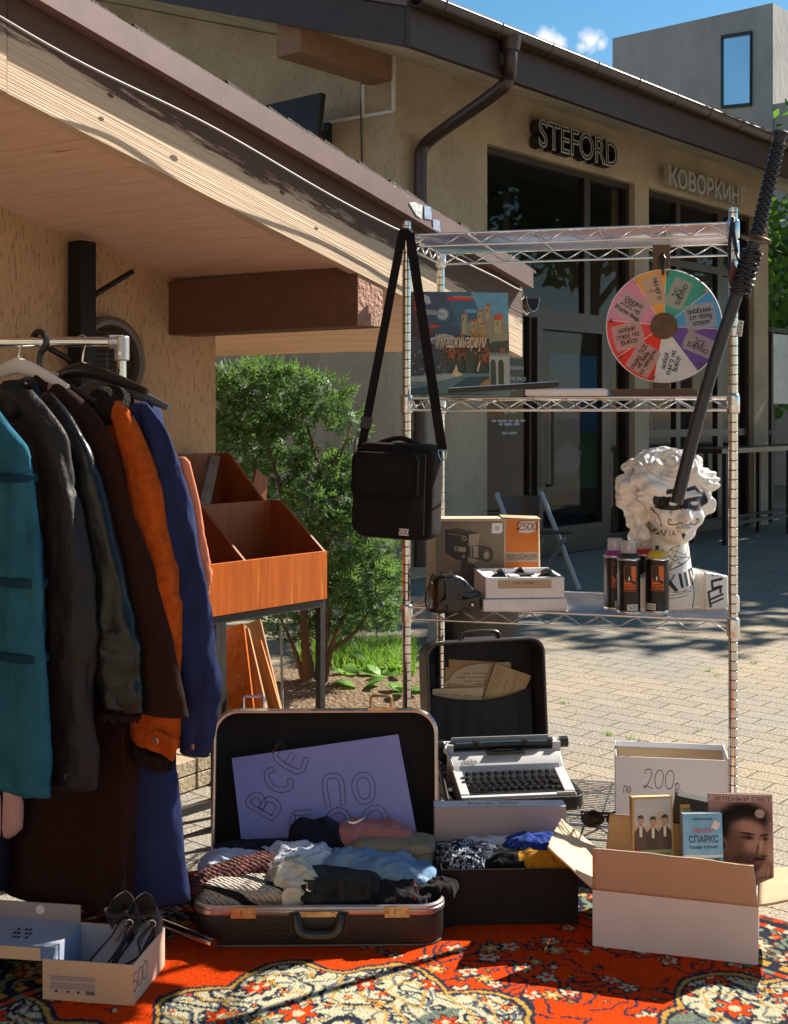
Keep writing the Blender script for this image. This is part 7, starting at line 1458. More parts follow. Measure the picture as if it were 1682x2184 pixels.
# --- sunglasses
gp = P(1296, 1745, 3.42); gm_ = RZ((gp.x, 3.45, z1+.004), -8); t = thing('sunglasses', 'dark brown sunglasses folded on the wire deck beside the white box', 'sunglasses', gm_.translation); m_ = MB()
for s_ in (-1, 1):
    m_.tube([gm_ @ V(s_*.034+.027*math.cos(a)*(1+.12*math.cos(2*a)), .004*math.cos(a)*s_*-1-.002, .024+.021*math.sin(a)) for a in np.linspace(0, 2*math.pi, 25)[:-1]], .0028, 6, closed=True); m_.tube([gm_ @ V(s_*.063, 0, .034), gm_ @ V(s_*.066, .02, .034), gm_ @ V(-s_*.02, .032+.006*s_, .030), gm_ @ V(-s_*.055, .03+.006*s_, .022)], .0026, 6)
m_.tube([gm_ @ V(-.009, -.002, .03), gm_ @ V(0, -.004, .034), gm_ @ V(.009, -.002, .03)], .0025, 6); obj('frame', m_, mat('tortoise', (.035, .014, .01), .2), t)
for s_ in (-1, 1): m_ = MB(); m_.prism([(s_*.034+.0255*math.cos(a)*(1+.12*math.cos(2*a)), .024+.0195*math.sin(a)) for a in np.linspace(0, 2*math.pi, 25)[:-1]], -.0008, .0008, gm_ @ Matrix.Rotation(R(90), 4, 'X')); obj('lens', m_, mat('dark_lens', (.02, .016, .012), .08), t, smooth=0)
# --- shoe box with a pair of shoes
SB = RZ((P(91, 2146, 2.612).x, 2.612, GR), -9); w4, d4, h4 = .196, .192, .086
SKR = mat('shoebox_kraft', (.58, .44, .31), .75, col2=(.54, .40, .28), vs=6); SIN = mat('shoebox_inside', (.36, .42, .55), .7, col2=(.33, .39, .52), vs=6)
t = thing('shoe_box', 'tan shoe box with its lid thrown open and a handwritten price on the end', 'shoe box', SB @ V(w4/2, d4/2, 0)); m_ = MB(); th = .0025
for c, s_, inn in (((w4/2, th/2, h4/2), (w4, th, h4), (0, th*.7, 0)), ((w4/2, d4-th/2, h4/2), (w4, th, h4), (0, -th*.7, 0)), ((th/2, d4/2, h4/2), (th, d4-2*th, h4), (th*.7, 0, 0)), ((w4-th/2, d4/2, h4/2), (th, d4-2*th, h4), (-th*.7, 0, 0))):
    m_.box(c, s_, SB, 0); m_.box(V(*c)+V(*inn)-V(0, 0, .0006), (max(s_[0]-2*th*1.6, .0012) if s_[0] > th*2 else .0012, max(s_[1]-2*th*.3, .0012) if s_[1] > th*2 else .0012, h4-.002), SB, 1)
m_.box((w4/2, d4/2, .002), (w4-2*th, d4-2*th, .003), SB, 1); obj('tray', m_, [SKR, SIN], t, smooth=0)
m_ = MB(); lw4 = .30; o4 = .004
m_.box((-lw4/2-.001, d4/2+.002, h4-.002), (lw4, d4+.006, .0025), SB, 1); m_.box((-lw4/2-.001, d4+.006, h4+.017), (lw4, .0025, .036), SB, 2); m_.box((-lw4/2-.004, -.0022, h4+.010), (lw4, .0025, .026), SB, 0); lid4 = obj('lid', m_, [SKR, SIN, GREYC], t, smooth=0)
m_ = MB(); mm = FR(SB @ V(-.095, d4+.0042, h4+.02), SB.to_3x3() @ V(1, 0, 0), y=UP); m_.flat(disc(0, 0, .0105, 20), .0004, mm, 0); obj('hole_light_spot', m_, WHITE, lid4, smooth=0)  # white disc paints the spot of light at the lid's round hole
m_ = MB(); mm = FR(SB @ V(-.12, .09, h4-.0004), SB.to_3x3() @ V(1, 0, 0), y=SB.to_3x3() @ V(0, 1, 0))
for k in range(3):
    for j in range(5): m_.flat([(j*.009, k*.02), (j*.009+.006, k*.02), (j*.009+.006, k*.02+.012), (j*.009, k*.02+.012)], .0002, mm) if (k+j) % 3 else None
obj('printed_mark', m_, INK, lid4, smooth=0)
m_ = MB(); mm = FR(SB @ V(0, -.0006, 0), SB.to_3x3() @ V(1, 0, 0), y=UP); m_.flat([(.016, .018), (.116, .016), (.116, .055), (.016, .056)], 0, mm, 0); rn = random.Random(8)
for k in range(7):
    y = .051-.0046*k
    if k in (2, 6): continue
    x = .018
    while x < .112: w_ = rn.uniform(.002, .007); m_.flat([(x, y), (min(x+w_, .114), y), (min(x+w_, .114), y+.0026), (x, y+.0026)], .0004, mm, 1); x += w_+.001
for k in range(18): x = .094+k*.0011; m_.flat([(x, .0185), (x+.0006, .0185), (x+.0006, .0265), (x, .0265)], .0004, mm, 2)
for x in (.03, .055, .078): m_.flat(disc(x, .0225, .0028, 10), .0004, mm, 2)
obj('print_label', m_, [mat('label_grey', (.46, .38, .37), .7), mat('label_text', (.26, .21, .22), .7), INK], t, smooth=0)
m_ = MB(); mm = FR(SB @ V(w4+.0006, 0, 0), SB.to_3x3() @ V(0, 1, 0), y=UP); put_hand(m_, '500', .036, .0018, mm @ Matrix.Translation((.038, .030, 0)), .0003, 0, gap=.14, slant=.1); obj('price_writing', m_, INK, t, smooth=0)
INSOLE = mat('grey_insole', (.33, .31, .34), .6, col2=(.28, .26, .29), vs=10); SUEDE = mat('black_suede', (.010, .009, .010), .85, sheen=.2)
for i, (tx_, hx_, lab) in enumerate(((.092, .126, 'black strappy heeled shoe with a grey insole, the one nearer the open lid'), (.152, .172, 'black strappy heeled shoe with a grey insole, the one nearer the priced end'))):
    a, b2 = SB @ V(tx_, .022, .035), SB @ V(hx_, .178, .112); M = FR(a, b2-a, z=SB.to_3x3() @ V(-.1, -.6, .8)); L_ = (b2-a).length
    sh = thing('heeled_shoe', lab, 'shoe', a, 0, 'pair of black heels in the shoe box'); out = [(0, -.012), (.02, -.024), (.055, -.029), (.09, -.024), (.13, -.020), (.17, -.022), (.192, -.016), (.198, 0), (.192, .016), (.17, .022), (.13, .019), (.09, .027), (.055, .031), (.02, .025), (0, .012)]; out = [(p.x*L_/.198, p.y) for p in catmull([(q[0], q[1], 0) for q in out], 3, True)]
    m_ = MB(); m_.prism(out, -.006, .0, M); obj('sole', m_, SUEDE, sh, smooth=30); m_ = MB(); m_.prism([(L_/2+(p[0]-L_/2)*.92, p[1]*.72) for p in out], .0004, .0015, M); ins_ = obj('insole', m_, INSOLE, sh, smooth=30)
    m_ = MB(); rr_ = []
    for k in range(15):
        a_ = -115+230*k/14; c, s_ = math.cos(R(a_)), math.sin(R(a_)); rr_.append([M @ V(L_*.86+.036*c*1.0, .031*s_*1.0, z)+M.to_3x3() @ V(-z*.1, 0, 0) for z in (-.004, .02, .045, .07-.03*abs(a_)/115)])
    m_.rings(rr_, close=False, cap=False); obj('counter', m_, SUEDE, sh, smooth=60, solid=.003)
    m_ = MB(); m_.rings([[M @ V(L_*.90+q*.014*s_, w_*.014*s_, z) for q, w_ in ((-1, -1), (1, -1), (1, 1), (-1, 1))] for z, s_ in ((-.005, 1.1), (-.03, .8), (-.075, .5))]); obj('heel', m_, SUEDE, sh, smooth=30)
    m_ = MB(); m_.tube(catmull([M @ V(*q) for q in ((L_*.84, -.026, .035), (L_*.7, -.030, .035), (L_*.52, -.034+.02*i, .028), (L_*.34, -.03, .02), (L_*.22, -.02+.02*i, .010))], 5), .0028, 6); m_.tube(catmull([M @ V(*q) for q in ((L_*.86, .026, .045), (L_*.76, .03, .055), (L_*.68, .0, .06), (L_*.76, -.03, .055))], 5), .0028, 6); obj('ankle_strap', m_, SUEDE, sh)
    m_ = MB(); p = M @ V(L_*.74, -.030, .036); m_.tube([p+V(.008*math.cos(a), -.003, .008*math.sin(a)) for a in np.linspace(0, 6.28, 13)[:-1]], .0014, 6, closed=True); obj('buckle', m_, CHROME, sh)
    m_ = MB(); put_hand(m_, 'тест' if False else 'маринас'[:6], .012, .0012, M @ Matrix.Translation((L_*.72, .0, .002)) @ Matrix.Rotation(R(180), 4, 'Z'), .0002, 0); obj('stamped_name', m_, INK, ins_, smooth=0)
# ------------------------------------------------------------------ clothes rail with hangers and garments
RAILY = 3.0; rl, rr_e = P(-160, 729, RAILY), P(258, 729, RAILY); RZ_ = rl.z
rail = thing('clothes_rail', 'chrome clothes rail with a round bar and tubular foot at the left', 'clothes rail', P(258, 1900, RAILY)*1.0)
m_ = MB(); m_.tube([rl-V(.5, 0, 0), rr_e], .0125, 18); obj('bar', m_, CHROME, rail, smooth=60)
ue = P(260, 729, RAILY); m_ = MB(); m_.tube([ue-V(.03, 0, 0), ue+V(.004, 0, 0)], .0165, 18); m_.tube([ue+UP*.014, ue-UP*.045], .0175, 18); obj('elbow_joint', m_, mat('grey_joint', (.45, .45, .46), .3, .6), rail, smooth=50, bevel=.003)
m_ = MB(); m_.lathe([(.005, 0), (.005, .003), (.0005, .004)], Matrix.Translation(ue+V(0, -.0175, -.028)) @ Matrix.Rotation(R(90), 4, 'X'), 12); obj('screw', m_, CHROME, rail)
m_ = MB(); m_.tube([ue-UP*.04, V(ue.x, ue.y, .05)], .0115, 16); obj('upright', m_, CHROME, rail, smooth=60)
fa, fb2 = V(ue.x-.02, ue.y+.20, .045), V(-.40, 2.81, .045); m_ = MB(); m_.tube([fa, V(ue.x, ue.y, .05), fb2], .0115, 14); obj('foot_bar', m_, CHROME, rail, smooth=60)
for p in (V(ue.x+.0, ue.y-.02, 0),):
    m_ = MB(); m_.lathe([(.006, -.010), (.016, -.008), (.018, 0), (.016, .008), (.006, .010)], Matrix.Translation((p.x, p.y, .030)) @ Matrix.Rotation(R(90), 4, 'X'), 20); cw_ = obj('caster', m_, BLACK, rail, smooth=40)
GW = V(.84, -.54, 0).normalized(); GN = V(-GW.y*-1, 0, 0); GN = V(-.54, -.84, 0).normalized()
def garment(name, label, cat, hx, body, sleeve, m, th=.075, zoff=.03, bl=.9, folds=7, fa_=.010, collar=None, cuff=None, sl_th=.46, wr=.006, seed=1, hem=None, grp='garments on the clothes rail', bot_th=None, fr_=9):
    """body: (y, x of its right outline) rows; sleeve: (y, x left, x right) rows, all read on the garment's own plane"""
    hk = P(hx, 729, RAILY); g_ = thing(name, label, cat, V(hk.x, hk.y, 0), 0, grp); o_ = V(seed*2.3, seed, 0)
    def pt(x, y, off=0): return PL(x, y, hk+GN*off, GN)
    rows = []
    for y, x in body: p = pt(x, y); rows.append(((p-hk).dot(GW), p.z))
    yy = [r_[1] for r_ in rows][::-1]; uu = [r_[0] for r_ in rows][::-1]
    z1_, z0_ = yy[-1], yy[0]; rg = []; NR, NS = 60, 64
    for j in range(NR+1):
        t = j/NR; z = z1_+(z0_-z1_)*(t**1.25); u = float(np.interp(z, yy, uu)); uL = -u*bl; c, hw = (u+uL)/2, (u-uL)/2; k = t; tw_ = th*(.35+.65*min(1, t*6))+((bot_th or th)-th)*t; row = []
        for i in range(NS):
            a = 2*math.pi*i/NS; ca, sa = math.cos(a), math.sin(a); e = .75
            du = math.copysign(abs(ca)**.9, ca)*hw; dn = math.copysign(abs(sa)**e, sa)*tw_/2
            dn += fa_*k*math.sin(folds*a+seed+1.6*noise.noise(V(i*.1, z*1.5, seed)))*(.4+.6*abs(sa)); p = hk+GW*(c+du)+GN*dn; p.z = z
            n_ = noise.noise(V(p.x*fr_, p.y*fr_, p.z*fr_*.45)+o_); n2 = 1-abs(noise.noise(V(p.x*22, p.y*22, p.z*9)+o_))*2
            row.append(p+GN*math.copysign(1, sa)*wr*(n_*.8+n2*.3)+GW*wr*.6*n_)
        rg.append(row)
    m_ = MB(); m_.rings(rg); bd = obj('body', m_, m, g_, smooth=180)
    if sleeve:
        cs = []
        for y, xa, xb in sleeve: a, b2 = pt(xa, y, zoff), pt(xb, y, zoff); cs.append((((a+b2)/2), (b2-a).length/2))
        pts = catmull([c for c, _ in cs], 8); rad = [float(np.interp(i, [k*8 for k in range(len(cs))], [r_ for _, r_ in cs])) for i in range(len(pts))]; rg = []; NS = 40
        for i, p in enumerate(pts):
            row = []; t = i/len(pts)
            for k in range(NS):
                a = 2*math.pi*k/NS; q = p+GW*math.cos(a)*rad[i]+GN*math.sin(a)*rad[i]*sl_th; nz = noise.noise(V(q.x*18, q.y*18, q.z*9)+o_); rid = 1-abs(noise.noise(V(q.x*26, q.y*26, q.z*13+math.cos(a)*.8)+o_))*2
                d = (GW*math.cos(a)+GN*math.sin(a)); cr = math.sin(3*a+seed+2.2*noise.noise(V(t*3.1, seed, 1)))*.4+math.sin(5*a+seed*2+3*noise.noise(V(t*4, seed, 5)))*.25
                elb = (1-abs(noise.noise(V(math.cos(a)*1.1, math.sin(a)*1.1, t*13+seed)))*2.2)*(.25+1.1*math.exp(-((t-.62)/.13)**2)+.8*math.exp(-((t-.93)/.06)**2))
                q2 = q+d*wr*(nz*.5+rid*.3+cr+elb*.55)*min(1, .15+1.8*t)-d*rad[i]*.07*math.exp(-((t-.33)/.008)**2); row.append(q2)
            rg.append(row)
        top = [pts[0]+UP*rad[0]*.5+(q-pts[0])*.45 for q in rg[0]]; rg.insert(0, top)
        m_ = MB(); m_.rings(rg); sl = obj('sleeve', m_, m, g_, smooth=180)
        if cuff:
            c = pts[-1]; d = (pts[-1]-pts[-4]).normalized(); m_ = MB(); m_.rings([[c+d*z+GW*math.cos(a)*r_*rad[-1]+GN*math.sin(a)*r_*rad[-1]*sl_th for a in np.linspace(0, 2*math.pi, 41)[:-1]] for z, r_ in ((-cuff[1], 1.0), (-cuff[1], 1.07), (0.003, 1.07), (.006, 1.0), (.0, .9))]); cf_ = obj('cuff', m_, cuff[0], sl, smooth=50)
            if cuff[2]: 
                p = c-d*cuff[1]*.5+GN*(rad[-1]*sl_th*1.07+.001)+GW*rad[-1]*.25; M = FR(p, GW, z=GN); m_ = MB(); m_.lathe([(.0085, 0), (.0085, .002), (.0065, .0035), (.003, .003), (.0005, .0035)], M, 18); obj('cuff_button', m_, cuff[2], sl)
    if collar:
        m_ = MB(); pl = [pt(x, y, collar[2] if len(collar) > 2 else .0) for x, y in collar[0]]; q = catmull(pl, 5); n = len(q); nv = 18
        cz = sum((p for p in pl), V(0, 0, 0))/len(pl); rg = []
        for lay in (-1, -.6, .0, .6, 1): s_ = math.sqrt(max(1-lay*lay, 0)); rg.append([cz+(p-cz)*(.72+.28*s_)+GN*lay*.042+GN*.004*noise.noise(p*40) for p in catmull(pl, 6, True)])
        m_.rings(rg); obj('collar', m_, collar[1], g_, smooth=70)
    return g_, pt
def hanger(label, hx, m, drop, w_=.19, hook=CHROME, big=False, name='clothes_hanger'):
    hk = P(hx, 729, RAILY); t = thing(name, label, 'hanger', hk, 0, 'hangers on the clothes rail'); r_ = .0155 if not big else .024
    top = [hk+GW*(r_*math.cos(a))+UP*(r_*math.sin(a)) for a in np.linspace(R(200), R(-40), 11)]+[hk+GW*.004-UP*(.03), hk-UP*drop]
    m_ = MB(); m_.tube(catmull(top, 3), .0022 if not big else .008, 8); obj('hook', m_, hook, t)
    zt = hk-UP*drop; m_ = MB(); cs = [zt+GW*(w_*u)-UP*(.055*abs(u)**1.3+.004)+GN*0 for u in np.linspace(-1, 1, 17)]; m_.tube(cs, [.008+.012*(1-abs(u)) for u in np.linspace(-1, 1, 17)], 12, sx=.6); obj('shoulders', m_, m, t)
fab = lambda n_, c, c2, vs=10, **k: mat(n_, c, k.pop('rough', .9), col2=c2, vs=vs, spec=(.28 if k.get('coat') or n_ == 'black_nylon_shell' else .1), **k)
TEAL = fab('teal_cloth', (.026, .125, .19), (.018, .09, .145), bump=.7, bs=17, bd=5, bdist=.022, bst=(1, 1, .3)); TEALB = fab('navy_band', (.010, .042, .075), (.008, .034, .06)); NYL = fab('black_nylon_shell', (.011, .010, .0105), (.016, .015, .015), rough=.6, bump=.6, bs=17, bd=6, bdist=.03, bst=(1, 1, .5))
LEA = fab('black_leather', (.006, .0075, .0075), (.009, .011, .011), rough=.24, bump=.08, bs=90, coat=.08, rvar=.06); WOOL = fab('brown_wool', (.036, .0135, .009), (.018, .0065, .0045), vs=220, bump=.8, bs=620, sheen=.05, bdist=.003); ORW = fab('orange_wool', (.46, .09, .010), (.33, .055, .006), vs=60, bump=.6, bs=13, bd=7, bdist=.02, bst=(1, 1, .35), sheen=.05); NVY = fab('navy_cloth', (.019, .028, .090), (.014, .021, .068), vs=7, bump=.75, bs=16, bd=5, bdist=.022, bst=(1, 1, .3), rough=.8)
FUR = fab('black_fur', (.014, .011, .010), (.05, .035, .026), vs=140, bump=1.0, bs=160, bd=5, bdist=.03); BRB = mat('copper_button', (.42, .25, .18), .35, .7); PINKC = fab('pale_pink_cloth', (.52, .33, .33), (.46, .28, .28)); SALM = fab('salmon_cloth', (.6, .22, .13), (.52, .18, .1)); DKP = fab('dark_purple_cloth', (.016, .012, .03), (.012, .010, .022))
garment('salmon_shirt', 'salmon shirt whose sleeve just shows beyond the navy coat', 'shirt', 246, [(905, 300), (985, 385), (1300, 396), (1500, 372)], [(985, 372, 404), (1100, 392, 428), (1190, 404, 442), (1235, 410, 447), (1270, 404, 440)], SALM, th=.05, zoff=.02, seed=21)
g_, pt = garment('navy_coat', 'long navy blue cotton coat hanging last on the rail, copper cuff button', 'coat', 214, [(872, 285), (905, 322), (955, 362), (1100, 376), (1640, 362), (1760, 380), (1925, 402)], [(868, 292, 320), (905, 304, 346), (945, 314, 364), (985, 322, 377), (1056, 332, 396), (1145, 342, 415), (1251, 350, 430), (1340, 360, 445), (1446, 372, 463), (1520, 380, 452), (1604, 388, 443)], NVY, th=.09, zoff=.03, folds=6, fa_=.016, cuff=(NVY, .035, BRB), seed=3, wr=.010, collar=([(276, 905), (285, 870), (318, 856), (326, 902), (322, 930), (300, 935)], NVY, .0), bot_th=.13)
g_, pt = garment('orange_coat', 'rust orange wool coat with black fur collar and fur trimmed cuff', 'coat', 168, [(868, 235), (890, 268), (925, 296), (1040, 318), (1500, 330), (1590, 330)], [(866, 232, 266), (900, 242, 290), (940, 252, 307), (977, 262, 321), (1038, 272, 342), (1127, 280, 356), (1215, 288, 377), (1304, 292, 390), (1393, 292, 395), (1461, 288, 392), (1540, 284, 383), (1590, 290, 376)], ORW, th=.09, zoff=.035, folds=5, fa_=.012, seed=5, wr=.009, collar=([(196, 880), (205, 840), (240, 822), (268, 850), (272, 884), (250, 905), (215, 905)], FUR, .01))
sl = next(c for c in g_.children if c.name.startswith('sleeve'))
m_ = MB(); c = pt(326, 1606, .035); rn = random.Random(2); rg = []
for k, (z, s_) in enumerate(((.014, .8), (.010, 1.06), (-.006, 1.12), (-.022, 1.02), (-.026, .7))): rg.append([c+GW*(.050*s_*math.cos(a)+rn.uniform(-.003, .003))+GN*(.038*s_*math.sin(a)+rn.uniform(-.003, .003))+UP*(z-.012*math.cos(a)+rn.uniform(-.002, .002)) for a in np.linspace(0, 6.283, 49)[:-1]])
m_.rings(rg); obj('fur_cuff', m_, FUR, sl, smooth=180)
m_ = MB(); q = [pt(x, y, .075) for x, y in ((314, 1572), (334, 1556), (384, 1579), (370, 1624), (348, 1608), (316, 1598))]; m_.slab(q, GN*.004); m_.lathe([(.009, .004), (.009, .006), (.006, .008), (.003, .0075), (.0005, .008)], FR(pt(336, 1579, .075), GW, z=GN), 18, 1); obj('cuff_tab', m_, [ORW, BRB], sl, smooth=40)
m_ = MB(); q = [pt(x, y, .072) for x, y in ((372, 1372), (383, 1376), (394, 1381))]; m_.tube([pt(x, y, .035+.031*math.sqrt(max(0, 1-((x-343)/52)**2))) for x, y in ((300, 1365), (320, 1367), (343, 1370), (365, 1375), (388, 1382))], .0022, 5); obj('sleeve_seam', m_, ORW, sl)
g_, pt = garment('brown_coat', 'long fuzzy dark brown wool coat reaching almost to the ground', 'coat', 92, [(815, 130), (842, 160), (870, 200), (915, 222), (1000, 240), (1500, 280), (1700, 284), (1948, 284)], [(832, 106, 150), (872, 128, 196), (915, 152, 224), (977, 178, 250), (1091, 200, 282), (1215, 222, 321), (1340, 246, 356), (1446, 268, 381), (1520, 285, 396)], WOOL, th=.10, zoff=.03, folds=5, fa_=.016, seed=7, wr=.007, collar=([(92, 815), (100, 790), (122, 808), (140, 850), (135, 870), (110, 850)], WOOL, .0), cuff=None, bot_th=.14)
m_ = MB(); m_.tube([pt(x, y, .056+.012*k/4) for k, (x, y) in enumerate(((262, 1560), (264, 1660), (265, 1760), (265, 1850), (264, 1940)))], .003, 5); obj('front_edge', m_, WOOL, g_)
g_, pt = garment('leather_jacket', 'black leather jacket with a shiny buttoned cuff', 'jacket', 66, [(838, 105), (870, 130), (925, 165), (1050, 195), (1400, 215), (1660, 205)], [(850, 84, 120), (888, 98, 150), (925, 112, 172), (967, 125, 193), (1056, 142, 221), (1180, 158, 250), (1304, 174, 275), (1380, 186, 293), (1440, 198, 294), (1468, 206, 299), (1508, 214, 300)], LEA, th=.08, zoff=.075, folds=5, fa_=.008, seed=9, wr=.007, cuff=(LEA, .050, None), collar=([(78, 860), (84, 815), (95, 808), (112, 850), (110, 885), (90, 880)], LEA, .005))
sl = next(c for c in g_.children if c.name.startswith('sleeve')); m_ = MB(); rn = random.Random(6)
for k in range(30): a = k/30*6.283; c = pt(258, 1524, .075); q = c+GW*.047*math.cos(a)+GN*.034*math.sin(a); m_.tube([q+UP*.006, q-UP*rn.uniform(.004, .014)+GW*rn.uniform(-.004, .004)], .004, 5)
obj('fur_lining', m_, FUR, sl)
g_, pt = garment('black_windbreaker', 'creased black nylon windbreaker with a copper cuff button', 'jacket', 22, [(850, 72), (885, 100), (930, 130), (1040, 152), (1400, 168), (1690, 165)], [(848, 34, 80), (888, 52, 112), (932, 72, 138), (1038, 92, 154), (1109, 98, 171), (1251, 104, 193), (1358, 106, 196), (1515, 108, 196), (1600, 112, 202), (1672, 116, 199)], NYL, th=.08, zoff=.105, folds=6, fa_=.010, seed=11, wr=.012, cuff=(NYL, .045, BRB), collar=([(16, 850), (24, 812), (50, 818), (64, 868), (50, 895), (25, 880)], NYL, .012))
g_, pt = garment('teal_jacket', 'teal cotton jacket with narrow darker bands round the sleeve', 'jacket', -62, [(860, -20), (896, 0), (930, 35), (1002, 60), (1400, 70), (1700, 70)], [(885, -62, 4), (920, -44, 32), (955, -24, 56), (1002, -2, 67), (1109, 4, 77), (1251, 8, 88), (1393, 8, 91), (1540, 8, 98), (1688, 10, 104)], TEAL, th=.08, zoff=.12, folds=5, fa_=.008, seed=13, wr=.011)
sl = next(c for c in g_.children if c.name.startswith('sleeve'))
for y, xa, xb in ((1018, -4, 70), (1240, 6, 90), (1398, 6, 93)):
    a, b2 = pt(xa, y, .12), pt(xb, y, .12); c = (a+b2)/2; r_ = (b2-a).length/2*1.09; m_ = MB(); m_.rings([[c+GW*r_*s_*math.cos(t)+GN*r_*s_*.56*math.sin(t)+UP*z for t in np.linspace(0, 6.283, 41)[:-1]] for z, s_ in ((-.009, .97), (-.008, 1), (.008, 1), (.009, .97))]); obj('sleeve_band', m_, TEALB, sl, smooth=50)
g_, pt = garment('purple_dress', 'very dark purple dress at the left edge with a hanging white thread', 'dress', -132, [(900, -70), (1000, -20), (1330, 2), (1700, 14), (1900, 10)], None, DKP, th=.07, seed=15, folds=8, fa_=.018)
garment('pink_shirt', 'pale pink shirt tail hanging below the dark dress at the left edge', 'shirt', -112, [(950, -60), (1100, -10), (1650, 30), (1722, 46), (1775, 44), (1795, 10)], None, PINKC, th=.055, seed=17, folds=6, fa_=.008)
hanger('black hanger holding the teal jacket', -62, BLACK, .09); hanger('white plastic hanger with a thin metal hook, between the teal jacket and the leather one', 38, mat('white_hanger', (.72, .72, .72), .4), .052, w_=.17)
hanger('black wooden hanger with a thick curved black hook, holding the leather jacket', 84, BLACK, .085, hook=mat('hook_black', (.012, .011, .011), .3), big=True); hanger('broad black hanger with a metal hook, between the brown coat and the fur collar', 175, mat('hanger_black', (.013, .013, .013), .35), .062, w_=.21)
hanger('slim grey hanger on a thin wire hook, holding the navy coat', 226, mat('hanger_grey', (.10, .11, .115), .45), .098, hook=BLACK, w_=.2)
# ------------------------------------------------------------------ crate stand, planks, yard furniture, plants
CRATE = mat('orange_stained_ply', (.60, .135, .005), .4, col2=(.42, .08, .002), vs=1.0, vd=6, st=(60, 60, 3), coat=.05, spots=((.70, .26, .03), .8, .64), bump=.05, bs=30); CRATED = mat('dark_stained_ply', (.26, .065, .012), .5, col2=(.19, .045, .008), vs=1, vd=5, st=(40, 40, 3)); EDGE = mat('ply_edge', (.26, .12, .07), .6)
so_ = V(-.59, 3.62, 0)
def cs_(t, d, z): return so_+D1*t+D2*d+UP*z
st_ = thing('crate_stand', 'tall stand of two stepped orange stained plywood bins on a black steel frame', 'display stand', cs_(.2, .2, 0)); TR_ = .569; TL_ = -.12
def bin_(d0, d1_, zb, zf, zbk, mats, div=None):
    m_ = MB(); th = .010
    def side(t): 
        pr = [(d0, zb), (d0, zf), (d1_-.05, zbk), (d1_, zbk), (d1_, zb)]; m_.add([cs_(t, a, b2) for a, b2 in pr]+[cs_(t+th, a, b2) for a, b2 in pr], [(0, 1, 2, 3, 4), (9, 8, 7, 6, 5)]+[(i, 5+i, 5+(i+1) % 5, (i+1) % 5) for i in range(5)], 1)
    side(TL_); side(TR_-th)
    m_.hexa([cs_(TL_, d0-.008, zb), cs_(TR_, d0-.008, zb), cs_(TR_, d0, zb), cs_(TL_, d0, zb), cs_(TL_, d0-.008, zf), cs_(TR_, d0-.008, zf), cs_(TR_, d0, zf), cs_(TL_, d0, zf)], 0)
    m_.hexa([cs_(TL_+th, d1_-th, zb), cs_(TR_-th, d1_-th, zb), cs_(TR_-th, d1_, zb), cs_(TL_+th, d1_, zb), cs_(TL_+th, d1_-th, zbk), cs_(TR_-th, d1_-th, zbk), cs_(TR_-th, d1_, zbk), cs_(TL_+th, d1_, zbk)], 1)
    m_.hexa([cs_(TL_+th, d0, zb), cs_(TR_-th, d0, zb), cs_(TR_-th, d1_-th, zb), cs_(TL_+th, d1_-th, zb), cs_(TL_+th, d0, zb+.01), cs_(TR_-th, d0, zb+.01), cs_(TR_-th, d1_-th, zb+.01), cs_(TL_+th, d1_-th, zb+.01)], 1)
    if div is not None: side(div)
    return obj('bin', m_, mats, st_, smooth=0, bevel=.0012)
zf, zb, zk = .786, .632, .938
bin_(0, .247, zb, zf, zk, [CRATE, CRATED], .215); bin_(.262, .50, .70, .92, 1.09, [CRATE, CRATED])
m_ = MB(); fw2 = .022
for t in (TR_-.03, TL_+.2): 
    for d in (.01, .47): pass
def bar(a, b2): m_.beam(a, b2, fw2, fw2)
bar(cs_(TL_, .01, zb-.014), cs_(TR_, .01, zb-.014)); bar(cs_(TR_-.012, .02, zb-.0145), cs_(TR_-.012, .47, zb-.0145)); bar(cs_(TR_-.012, .47, zb), cs_(TR_-.012, .47, .70))
BST = mat('raw_black_steel', (.035, .035, .034), .45, .4, col2=(.06, .055, .05), vs=12); obj('frame', m_, BST, st_, smooth=0); m_ = MB(); bar(cs_(TL_, .48, zb-.014), cs_(TR_, .48, zb-.014)); obj('rear_rail', m_, BST, st_, smooth=0); m_ = MB(); bar(cs_(TL_, .01, .085), cs_(TR_, .01, .085)); obj('lower_rail', m_, BST, st_, smooth=0)
for t, d in ((TR_-.012, .01), (.115, .01), (TR_-.012, .48), (.115, .48)): m_ = MB(); m_.beam(cs_(t, d, 0), cs_(t, d, zb-.026), fw2, fw2, up=D1); obj('leg', m_, BST, st_, smooth=0)
m_ = MB(); m_.beam(cs_(TR_-.12, .30, .95), cs_(TR_-.36, .47, 1.11), .09, .014, up=V(.3, -.5, .3)); m_ = MB(); q = [PL(x, y, cs_(0, .30, 0), NF) for x, y in ((425, 1076), (447, 1086), (522, 975), (504, 972))]; m_.slab([q[0], q[1], q[2]+D2*.12, q[3]+D2*.12], D2*.02); tag(obj('old_board', m_, mat('grey_board', (.12, .085, .065), .8, col2=(.2, .17, .15), vs=9, st=(1, 1, 1)), smooth=0), 'grey weathered board leaning inside the rear plywood bin', 'board')
m_ = MB(); q = [PL(x, y, cs_(0, .53, 0), NF) for x, y in ((530, 1072), (568, 1066), (572, 1020), (548, 1000))]; m_.slab(q, D2*.01); tag(obj('brown_offcut', m_, CRATED, smooth=0), 'small brown board standing behind the plywood bins', 'board')
